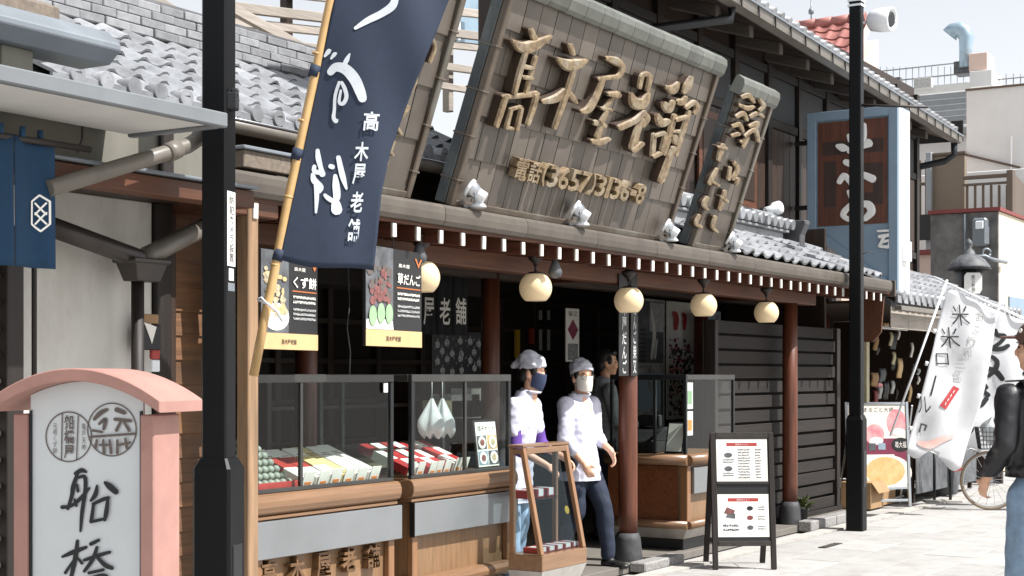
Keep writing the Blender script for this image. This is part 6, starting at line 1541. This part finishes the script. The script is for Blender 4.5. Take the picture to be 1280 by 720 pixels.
# balcony house
bh_ = thing('balcony_house', 'house with brown walled balcony and railing above the stone wall', 'house', (28, 8.3, 0))
fbox('rear_wall', 1138, 1290, 215, None, 29.5, .3, 'white_wall', bh_)
fbox('brown_wall', 1164, 1206, 194, None, 27.2, .15, 'brown_wall', bh_)
fbox('brown_wall_top', 1162, 1207, 190, 194, 27.15, .25, 'rail_brown', bh_)
fbox('end_post', 1157, 1164, 190, None, 27.1, .3, 'roof_grey', bh_)
for (a, b, y0, y1) in ((1203, 1262, 218, 223), (1203, 1262, 228, 231)):
    fbox('rail', a, b, y0, y1, 26.6, .06, 'rail_brown', bh_)
for px in range(1207, 1262, 10): fbox('baluster', px, px + 3, 231, 268, 26.62, .05, 'rail_brown', bh_)
fbox('corner_post', 1258, 1266, 212, 300, 26.55, .2, 'rail_brown', bh_)
put('side_screen', MB().prism([PX(1266, 270, 26.6), PX(1266, 215, 26.6), PX(1285, 235, 30), PX(1285, 290, 30)], (0, .05, 0)), 'rail_brown', bh_)
for px in range(1142, 1160, 7): fbox('window_bar', px, px + 2, 200, 300, 28.8, .05, 'rail_brown', bh_)
fbox('window_rail', 1138, 1160, 228, 232, 28.75, .05, 'rail_brown', bh_)
fbox('dark_opening', 1146, 1164, 268, 300, 27.0, .05, 'black_panel', bh_)
fbox('pink_shutter', 1146, 1164, 318, 400, 26.5, .1, 'pink_wall', bh_); fbox('pink_ledge', 1142, 1166, 312, 318, 26.4, .3, 'red_trim', bh_)
# white block with stair flank
wb = thing('white_building', 'plain white concrete block with dark roof edge at far right', 'building', (34, 8.5, 0))
fbox('front_wall', 1208, 1330, 107, None, 31, 5, 'white_wall', wb)
fbox('roof_edge', 1206, 1330, 105, 107.5, 30.95, 5.1, 'rail_brown', wb)
put('slanted_parapet', MB().prism([PX(1200, 190, 30.9), PX(1275, 208, 30.9), PX(1275, 211, 30.9), PX(1200, 193, 30.9)], (.05, 0, 0)), 'rail_brown', wb)
fbox('downpipe', 1263, 1265, 170, 215, 30.9, .05, 'white_gloss', wb)
# rooftop house with grey stepped roof, railings and duct
rh_ = thing('rooftop_house', 'house with grey stepped roof, roof railing and ventilation duct', 'house', (40, 11.5, 0))
fbox('wall', 1090, 1212, 160, None, 36, 6, 'white_wall', rh_)
for k in range(7): 
    fbox('roof_step', 1112 + k * 4, 1210, 162 - k * 7.5, 170 - k * 7.5, 35.7 + k * .35, .5, 'roof_grey', rh_)
fbox('parapet', 1095, 1215, 108, 118, 40, .3, 'white_wall', rh_)
for y0 in (82, 96): fbox('railing', 1098, 1215, y0, y0 + 1.5, 40, .05, 'roof_grey', rh_)
for px in range(1100, 1215, 8): fbox('railing_bar', px, px + .7, 83, 110, 40.02, .03, 'gutter_grey', rh_)
fbox('dark_vent', 1104, 1125, 97, 110, 39.7, .2, 'photo_grey', rh_); fbox('louvre', 1142, 1164, 97, 110, 39.7, .2, 'paper_grey', rh_)
put('duct', MB().tube([PX(1207, 84, 39), PX(1207, 60, 39), PX(1208, 48, 39), PX(1205, 40, 39), PX(1199, 37, 39), PX(1192, 38, 39), PX(1187, 44, 39)], [.16, .16, .19, .2, .2, .2, .22], 14), 'galv', rh_)
fbox('duct_box', 1192, 1211, 76, 92, 39, .5, 'photo_grey', rh_); fbox('chimney', 1211, 1234, 66, 88, 38.5, .7, 'pink_wall', rh_); fbox('chimney_base', 1212, 1240, 88, 108, 38.4, 1, 'white_wall', rh_)
for y0 in (96,): fbox('railing', 1246, 1300, y0, y0 + 1.2, 33, .05, 'roof_grey', rh_)
for px in range(1248, 1300, 9): fbox('railing_bar', px, px + 1, 92, 106, 33.02, .04, 'roof_grey', rh_)
put('antenna', MB().tube([PX(1014, 30, 42), PX(1014, 0, 42)], .02, 5), 'gutter_grey', rh_); put('vent_cap', MB().lathe(PX(1014, 18, 42), [(.03, 0), (.08, .02), (.08, .12), (.02, .2)], 10), 'gutter_grey', rh_)
# red tiled house
rt_ = thing('red_roofed_house', 'pink walled house with red tiled roof behind the eave', 'house', (32, 13, 0))
Xr = 30.0
yA, yB = PX(960, 60, Xr).y, PX(1088, 60, Xr).y
zr = PX(1040, 30, Xr).z
ze = PX(1075, 112, Xr - 2).z
put('wall', MB().prism([(Xr + .8, yB + .1, 0), (Xr + .8, yB + .1, zr - .25), (Xr - 1.5, yB + .1, ze + .05), (Xr - 1.5, yB + .1, 0)], (0, 3, 0)), 'pink_wall', rt_)
rfm = put('roof', MB().prism([(Xr, yB, zr - .05), (Xr - 2.2, yB, ze - .12), (Xr - 2.2, yB, ze - .2), (Xr, yB, zr - .15)], (0, yA - yB, 0)), 'tile_red', rt_)
RT = tile_mesh('roof_tile', 'tile_red', .30, .34)
sl3 = atan2(zr - ze, 2.0); nr_ = int(sqrt((zr - ze) ** 2 + 4) / .34)
for j in range(nr_ + 1):
    for i in range(int((yA - yB) / .3)):
        piece('roof_tile', RT, rfm, Matrix.Translation((Xr - 2.0 + j * .34 * cos(sl3), yA - i * .3, ze + j * .34 * sin(sl3))) @ Matrix.Rotation(-pi / 2, 4, 'Z') @ Matrix.Rotation(sl3, 4, 'X'))
for i in range(int((yA - yB) / .35)):
    piece('ridge_tile', RIDGE, rfm, Matrix.Translation((Xr, yA - i * .35, zr + .03))) if False else put('ridge_tile', MB().tube([(Xr, yA - i * .35, zr + .03), (Xr, yA - i * .35 - .36, zr + .05)], .11, 10), 'tile_red', rfm)
put('gable_board', MB().bar((Xr, yB - .03, zr - .02), (Xr - 2.2, yB - .03, ze - .14), .06, .14), 'pink_wall', rt_)
# ================================================================== PEOPLE
def fuse(mb, voxel=0.011, sm=6):
    m = bpy.data.meshes.new('b'); m.from_pydata([tuple(p) for p in mb.v], [], mb.f)
    o = bpy.data.objects.new('b', m); col.objects.link(o)
    r = o.modifiers.new('r', 'REMESH'); r.mode = 'VOXEL'; r.voxel_size = voxel; r.use_smooth_shade = True
    if sm:
        s_ = o.modifiers.new('s', 'SMOOTH'); s_.iterations = sm; s_.factor = .5
    dg = bpy.context.evaluated_depsgraph_get()
    e = bpy.data.meshes.new_from_object(o.evaluated_get(dg))
    out = MB(); out.v = [v.co.copy() for v in e.vertices]; out.f = [tuple(p.vertices) for p in e.polygons]; out.sm = [True] * len(out.f)
    bpy.data.objects.remove(o); bpy.data.meshes.remove(m); bpy.data.meshes.remove(e)
    return out
def limb(mb, pts, n=12):           # (point, radius) chain with rounded ends
    for (a, ra), (b, rb) in zip(pts[:-1], pts[1:]):
        a, b = Vector(a), Vector(b)
        mb.tube([a, a.lerp(b, .33), a.lerp(b, .66), b], [ra, ra * .67 + rb * .33, ra * .33 + rb * .67, rb], n)
    for (a, ra) in pts: mb.ell(a, (ra, ra, ra), 12, 8)
def hand(mb, wrist, d, palm_n, side, curl=.5, s=1.0):
    """palm and five fingers; d = pointing direction, palm_n = out of the palm, side = towards the thumb"""
    w = Vector(wrist); d = Vector(d).normalized(); pn = Vector(palm_n); pn = (pn - d * pn.dot(d)).normalized()
    sd = Vector(side); sd = (sd - d * sd.dot(d) - pn * sd.dot(pn)).normalized()
    R = Matrix((sd, d, pn)).transposed()
    mb.ell(w + d * .045 * s, (.036 * s, .052 * s, .015 * s), 12, 8, R)
    mb.tube([w - d * .02, w + d * .03], [.024 * s, .026 * s], 10)
    for k, L_ in enumerate((.068, .076, .071, .056)):
        b = w + d * .085 * s + sd * (.027 - k * .018) * s
        c1 = curl * (.7 + .12 * k); d1 = (d * cos(c1) + pn * sin(c1)); d2 = (d * cos(c1 * 2) + pn * sin(c1 * 2))
        mb.tube([b - d * .02, b, b + d1 * L_ * .5 * s, b + (d1 * .5 + d2 * .5) * L_ * s], [.0085 * s, .0088 * s, .0082 * s, .0062 * s], 8)
        mb.ell(b + (d1 * .5 + d2 * .5) * L_ * s, (.0064 * s,) * 3, 6, 5)
    b = w + d * .02 * s + sd * .028 * s
    mb.tube([b - sd * .01, b + (sd * .7 + d * .6).normalized() * .035 * s, b + (sd * .45 + d * .9 + pn * .3).normalized() * .068 * s], [.0115 * s, .0105 * s, .0075 * s], 8)
def person(label, loc, facing, head_dir, P, colors):
    f = Vector(facing).normalized(); a = atan2(f.y, f.x) - pi / 2
    T = Matrix.Translation(loc) @ Matrix.Rotation(a, 4, 'Z')
    hd = Vector(head_dir).normalized(); ha = atan2(hd.y, hd.x) - pi / 2
    hc = T @ Vector(P['head'])
    TH2 = Matrix.Translation(hc) @ Matrix.Rotation(ha, 4, 'Z') @ Matrix.Rotation(P.get('nod', 0), 4, 'X')
    # skin body, one continuous surface: head, neck, trunk, arms, hands, legs
    b = MB(TH2)
    b.ell((0, -.012, .03), (.073, .092, .088), 16, 12); b.ell((0, .018, -.03), (.061, .072, .085), 16, 12); b.ell((0, .036, -.088), (.042, .045, .032), 12, 8)
    b.ell((0, .092, -.022), (.012, .018, .022), 10, 8); b.ell((0, .082, .0), (.009, .012, .03), 8, 6)
    for s_ in (-1, 1): b.ell((s_ * .073, -.006, -.015), (.011, .02, .031), 10, 8); b.ell((s_ * .035, .062, -.035), (.024, .02, .022), 10, 8)
    b.T = T
    h_ = Vector(P['head'])
    limb(b, [((h_.x * .5, h_.y - .02, h_.z - .22), .052), ((h_.x * .9, h_.y - .012, h_.z - .07), .05)])
    sh_z = P['shoulder']; hip = P['hip']
    limb(b, [((0, P.get('lean', 0), sh_z - .06), .10), ((0, P.get('lean', 0) * .5, (sh_z + hip) / 2), .11), ((0, 0, hip), .11)])
    for arm in P['arms']:
        limb(b, [(arm['s'], .045), (arm['e'], .036), (arm['w'], .025)])
        hand(b, arm['w'], Vector(arm['d']), arm['n'], arm['t'], arm.get('curl', .5), P.get('hs', .95))
    for leg in P['legs']:
        limb(b, [(leg[0], .075), (leg[1], .05), (leg[2], .036)]); b.ell(Vector(leg[2]) + Vector((0, .05, -.045)), (.035, .09, .028), 10, 8)
    body = put('person', fuse(b, .0085, 4), colors['skin'])
    tag(body, label, 'person')
    ORG[body] = body.location.copy()
    # face
    for s_ in (-1, 1):
        put('eye', MB(TH2).ell((s_ * .031, .0785, .004), (.0105, .006, .0055), 10, 6), 'ink', body)
        put('eyebrow', MB(TH2).tube([(s_ * .018, .088, .024), (s_ * .032, .086, .029), (s_ * .046, .076, .024)], [.002, .0035, .002], 6), 'hair', body)
    if colors.get('mask'):
        def mk(u, v):
            aa = (u - .5) * radians(165); z = .006 - v * .118
            bulge = 1 + .10 * sin(pi * v) * cos(aa) ** 2 + .07 * max(0, cos(aa * 1.6)) * (1 - v)
            rx_, ry_ = .0705 - .012 * v, .0855 - .0 * v
            return TH2 @ Vector((rx_ * sin(aa) * bulge, .012 + ry_ * cos(aa) * bulge, z + .012 * (1 - cos(aa)) * (1 if v < .5 else 1.6)))
        put('face_mask', MB().grid(mk, 20, 14), colors['mask'], body, solid=.003)
        for s_ in (-1, 1): put('ear_loop', MB(TH2).tube([(s_ * .069, .03, -.01), (s_ * .078, .0, .015), (s_ * .078, -.022, -.012), (s_ * .068, .02, -.07)], .0016, 5), colors['mask'], body)
    if colors.get('glasses'):
        for s_ in (-1, 1): put('spectacles', MB(TH2).tube([(s_ * .033 + .024 * cos(t_ * pi / 8), .096, .002 + .019 * sin(t_ * pi / 8)) for t_ in range(17)], .0018, 5), 'iron', body)
        put('spectacles', MB(TH2).tube([(-.01, .099, .004), (0, .101, .007), (.01, .099, .004)], .0018, 5), 'iron', body)
    # hair
    hm = MB(TH2); low = colors.get('hair_low', -.03)
    hm.ell((0, -.022, .034), (.079, .092, .086), 16, 12)
    if low < 0: hm.ell((0, -.05, -.02), (.072, .06, .07), 14, 10)
    if not colors.get('cap'): hm.ell((0, .05, .085), (.06, .04, .03), 12, 8)
    for s_ in (-1, 1): hm.ell((s_ * .07, .025, .015), (.012, .028, .035), 10, 8)
    put('hair', fuse(hm, .008, 3), 'hair', body)
    if colors.get('cap'):
        cm = MB(TH2)
        if colors.get('cap_kind') == 'bandana':
            cm.ell((0, -.014, .052), (.087, .104, .088), 18, 12); cm.ell((0, -.04, .075), (.082, .088, .074), 18, 12); cm.tube([(0, -.08, .05), (0, -.13, .035), (.01, -.165, .0)], [.06, .035, .012], 10)
            cf_ = fuse(cm, .008, 3); inv = TH2.inverted()
            for i_, p_ in enumerate(cf_.v):
                q_ = inv @ p_; k_ = noise.noise(Vector((q_.x * 22, q_.y * 22, q_.z * 45))) * .011; cf_.v[i_] = p_ + (p_ - hc).normalized() * k_
            bm = bmesh.new(); vv = [bm.verts.new(p_) for p_ in cf_.v]
            for f_ in cf_.f: bm.faces.new([vv[i_] for i_ in f_])
            bmesh.ops.bisect_plane(bm, geom=bm.verts[:] + bm.edges[:] + bm.faces[:], plane_co=TH2 @ Vector((0, .0, .026)), plane_no=TH2.to_3x3() @ Vector((0, .36, -1)), clear_outer=True)
            cx_ = MB(); bm.verts.index_update(); cx_.v = [v_.co.copy() for v_ in bm.verts]; ix_ = {v_: i_ for i_, v_ in enumerate(bm.verts)}; cx_.f = [tuple(ix_[v_] for v_ in f_.verts) for f_ in bm.faces]; cx_.sm = [True] * len(cx_.f); bm.free()
            put('head_scarf', cx_, colors['cap'], body, solid=.003)
        else:
            cm.ell((0, -.012, .06), (.09, .106, .082), 18, 12); cm.ell((0, .115, .055), (.068, .075, .008), 14, 8); cm.ell((0, -.01, .145), (.012, .012, .008), 8, 6)
            c_ = put('cap', fuse(cm, .008, 2), colors['cap'], body)
            put('cap_badge', MB(TH2).lathe((-.07, .06, .085), [(.012, 0), (.011, .004)], 12, (-.75, .6, .2)), 'paper', c_)
    # clothes
    c = MB(T); ln = P.get('lean', 0)
    for (z, rx_, ry_, y) in P['coat']:
        c.ell((0, y, z), (rx_, ry_, .09), 18, 10)
    zs = P['coat']
    for (z0, rx0, ry0, y0), (z1, rx1, ry1, y1) in zip(zs[:-1], zs[1:]):
        c.tube([(0, y0, z0), (0, y1, z1)], [(rx0, ry0), (rx1, ry1)], 20, True, up=(0, 1, 0))
    for arm in P['arms']:
        s0, e0, w0 = Vector(arm['s']), Vector(arm['e']), Vector(arm['w'])
        fr_ = colors.get('sleeve', .9)
        if fr_ > 1: end = e0.lerp(w0, fr_ - 1); pts = [(s0, .068), (s0.lerp(e0, .5), .062), (e0, .056), (e0.lerp(end, .6), .052), (end, .047)]
        else: pts = [(s0, .068), (s0.lerp(e0, fr_), .06)]
        limb(c, pts)
    coat = fuse(c, .0105, 5)
    for i, p in enumerate(coat.v):        # cloth folds
        k = noise.noise(Vector((p.x * 14, p.y * 14, p.z * 5 + 3))) * .016 + noise.noise(Vector((p.x * 22, p.y * 22, p.z * 30))) * .007
        q = p - Vector((loc[0], loc[1], p.z)); q.z = 0
        coat.v[i] = p + (q.normalized() * k if q.length > .01 else Vector((0, 0, 0)))
    zmin = loc[2] + P['hem']
    bm = bmesh.new(); vv = [bm.verts.new(p) for p in coat.v]
    for f_ in coat.f: bm.faces.new([vv[i] for i in f_])
    bmesh.ops.bisect_plane(bm, geom=bm.verts[:] + bm.edges[:] + bm.faces[:], plane_co=(0, 0, zmin), plane_no=(0, 0, -1), clear_outer=True)
    zn = loc[2] + P['neck']
    ax_ = (T @ Vector((h_.x * .5, h_.y - .02, 0)));
    kill = [v for v in bm.verts if v.co.z > zn]
    bmesh.ops.delete(bm, geom=kill, context='VERTS')
    bm.verts.index_update(); cc = MB(); cc.v = [v.co.copy() for v in bm.verts]
    idx = {v: i for i, v in enumerate(bm.verts)}; cc.f = [tuple(idx[v] for v in f_.verts) for f_ in bm.faces]; cc.sm = [True] * len(cc.f); bm.free()
    ct = put(colors.get('coat_name', 'coat'), cc, colors['coat'], body)
    put('collar', MB(T).tube([(h_.x * .5 + .062 * cos(t_ * pi / 8), h_.y - .012 + .068 * sin(t_ * pi / 8), P['neck'] - .005 + .012 * sin(t_ * pi / 8 + 3.6)) for t_ in range(17)], .011, 7), colors.get('collar', colors['coat']), ct)
    if colors.get('under'):
        for arm in P['arms']:
            um = MB(T)
            s0, e0, w0 = Vector(arm['s']), Vector(arm['e']), Vector(arm['w']); limb(um, [(s0.lerp(e0, .55), .055), (e0, .05), (e0.lerp(w0, .25), .046)])
            put('shirt_sleeve', fuse(um, .011, 4), colors['under'], body)
    tm = MB(T)
    for leg in P['legs']:
        h0, k0, a0 = (Vector(q) for q in leg)
        limb(tm, [(h0, .098), (h0.lerp(k0, .5), .086), (k0, .07), (k0.lerp(a0, .5), .064), (a0 + Vector((0, 0, .02)), .054)])
    limb(tm, [((-.06, -.01, hip + .02), .105), ((.06, -.01, hip + .02), .105)])
    tr_ = fuse(tm, .0105, 4)
    for i, p in enumerate(tr_.v):
        k = noise.noise(Vector((p.x * 9, p.y * 9, p.z * 13))) * .009
        q = p - Vector((loc[0], loc[1], p.z)); tr_.v[i] = p + (q.normalized() * k if q.length > .01 else q * 0)
    put('trousers', tr_, colors['trousers'], body)
    for leg in P['legs']:
        sm_ = MB(T); a0 = Vector(leg[2]); fd = Vector(leg[3]) if len(leg) > 3 else Vector((0, 1, 0))
        Rm = Matrix.Rotation(atan2(fd.y, fd.x) - pi / 2, 3, 'Z')
        zf = a0.z - .085
        for (o_, r_) in (((0, .01, .05), (.042, .055, .045)), ((0, .085, .035), (.045, .075, .034)), ((0, .14, .028), (.041, .05, .027)), ((0, -.02, .04), (.04, .045, .04))):
            sm_.ell(a0 + Rm @ Vector((o_[0], o_[1], 0)) + Vector((0, 0, zf - a0.z + o_[2])), r_, 12, 8, Rm)
        put('shoe', fuse(sm_, .009, 3), 'shoe', body)
    return body, T, TH2
def std(h, legs, arms, hem, coat, neck, head, hip, **k):
    return dict(head=head, shoulder=h, hip=hip, arms=arms, legs=legs, hem=hem, coat=coat, neck=neck, **k)
# woman in white coat
wl_ = PY(724, 700, 5.64); wl_.z = 0.03
fw_ = RIGHT * .78 - FWD * .62
P = std(1.27, [((-.08, 0, .80), (-.085, .17, .47), (-.085, .21, .085)), ((.08, 0, .80), (.085, .04, .44), (.085, -.16, .11))],
        [dict(s=(.165, .0, 1.245), e=(.205, .01, .985), w=(.14, .15, .80), d=(-.15, .45, -.85), n=(-.8, -.4, -.1), t=(-.1, .8, .5), curl=.9),
         dict(s=(-.165, .0, 1.245), e=(-.205, .0, 1.0), w=(-.18, .17, .89), d=(.05, .45, -.9), n=(.7, -.5, 0), t=(.3, .6, .4), curl=.6)],
        .67, [(.62, .185, .155, .01), (.78, .17, .14, .01), (.95, .15, .122, .0), (1.1, .152, .118, .0), (1.22, .142, .1, -.005), (1.29, .09, .075, -.005)], 1.335, (0, .03, 1.455), .82)
person('staff in white coat, white head scarf, mask and glasses stepping out of the doorway', wl_, fw_, (RIGHT * .42 - FWD * .91), P,
       dict(skin='skin', mask='mask_white', glasses=True, cap='cap_cloth', cap_kind='bandana', coat='coat', trousers='jeans_dark', sleeve=1.45, collar='cap_cloth'))
# staff in white apron by the display stand
l2 = PY(638, 600, 5.72); l2.z = -.03
P2 = std(1.36, [((-.09, 0, .86), (-.09, .04, .47), (-.09, -.02, .085)), ((.09, 0, .86), (.10, .05, .48), (.10, .05, .085))],
         [dict(s=(.175, .10, 1.31), e=(.215, .12, 1.02), w=(.15, .33, .90), d=(-.25, .75, -.6), n=(-.5, -.2, -.8), t=(-.6, .5, .3), curl=.8),
          dict(s=(-.175, .10, 1.31), e=(-.215, .15, 1.03), w=(-.12, .38, .93), d=(.25, .85, -.5), n=(.5, -.2, -.8), t=(.6, .5, .3), curl=.8)],
         .62, [(.60, .185, .15, .0), (.85, .17, .135, .015), (1.05, .16, .12, .05), (1.2, .162, .12, .08), (1.30, .148, .105, .10), (1.37, .09, .08, .115)], 1.425, (0, .17, 1.55), .88, nod=-.22, lean=.09)
person('staff in white coat over purple sleeves with navy mask behind the display stand', l2, RIGHT * .93 - FWD * .37, RIGHT * .95 - FWD * .3, P2,
       dict(skin='skin', mask='mask_navy', cap='cap_cloth', cap_kind='bandana', coat='coat', trousers='jeans_light', sleeve=.62, under='purple'))
# person inside by the register
l3 = PY(755, 600, 6.3); l3.z = .05
P3 = std(1.36, [((-.09, 0, .86), (-.09, .02, .47), (-.09, -.02, .085)), ((.09, 0, .86), (.10, .02, .48), (.10, .02, .085))],
         [dict(s=(.18, .0, 1.32), e=(.23, .04, 1.05), w=(.16, .28, 1.0), d=(-.1, 1, -.1), n=(0, -.2, -1), t=(-1, .3, 0), curl=.5), dict(s=(-.18, .0, 1.32), e=(-.23, .04, 1.05), w=(-.14, .28, 1.0), d=(.1, 1, -.1), n=(0, -.2, -1), t=(1, .3, 0), curl=.5)],
         .8, [(.78, .18, .14, .0), (.95, .175, .13, .0), (1.1, .18, .13, .0), (1.22, .18, .13, .0), (1.31, .155, .11, -.005), (1.38, .09, .08, -.005)], 1.43, (0, .03, 1.56), .88)
person('dark haired person in grey sweater standing inside behind the right counter', l3, RIGHT * .9 + FWD * .2, RIGHT * .97 - FWD * .1, P3,
       dict(skin='skin_dark', coat='sweater', trousers='jeans_dark', sleeve=1.85, coat_name='sweater', hair_low=-.05))
# man at the right edge
dm = 7.5
l4 = PD(1303, 800, dm); l4.z = 0
P4 = std(1.42, [((-.095, 0, .90), (-.10, .05, .49), (-.10, .06, .085)), ((.095, 0, .90), (.10, .02, .49), (.10, -.08, .085))],
         [dict(s=(-.205, .0, 1.395), e=(-.26, -.04, 1.16), w=(-.245, .12, .985), d=(.12, .5, -.85), n=(.9, .1, 0), t=(.1, .8, .3), curl=.7), dict(s=(.205, .0, 1.395), e=(.26, -.02, 1.13), w=(.24, .10, .94), d=(-.1, .4, -.9), n=(-.9, .1, 0), t=(-.1, .8, .3), curl=.7)],
         1.0, [(.97, .185, .145, .0), (1.1, .195, .15, .0), (1.22, .205, .15, -.005), (1.33, .195, .135, -.01), (1.41, .17, .11, -.01), (1.47, .09, .08, -.005)], 1.515, (0, .045, 1.635), .92)
mb_, T4, _ = person('man in black jacket, brown cap and pale jeans cut off at the right edge', l4, FWD * .80 - RIGHT * .30, FWD * .5 - RIGHT * .85, P4,
       dict(skin='skin', cap='brown_cap', coat='jacket', trousers='jeans_light', sleeve=1.9, coat_name='jacket', collar='jacket'))
bag = thing('shoulder_bag', 'black shoulder bag strap with buckle across the back of the man', 'bag', T4 @ Vector((.1, -.2, .95)))
put('strap', MB(T4).tube([(-.16, .06, 1.47), (-.15, -.06, 1.475), (-.10, -.165, 1.36), (.0, -.178, 1.2), (.12, -.17, 1.06), (.2, -.1, .98)], [(.022, .005)] * 6, 8), 'steel_dark', bag)
put('buckle', MB(T4).obox((-.05, -.178, 1.28), (.55, 0, -.8), (.8, 0, .55), (0, 1, 0), .07, .05, .012), 'gutter_grey', bag, .003)
put('pouch', MB(T4).obox((.26, -.06, .92), (0, 1, 0), (1, 0, 0), UP, .26, .10, .2), 'jacket', bag, .02)
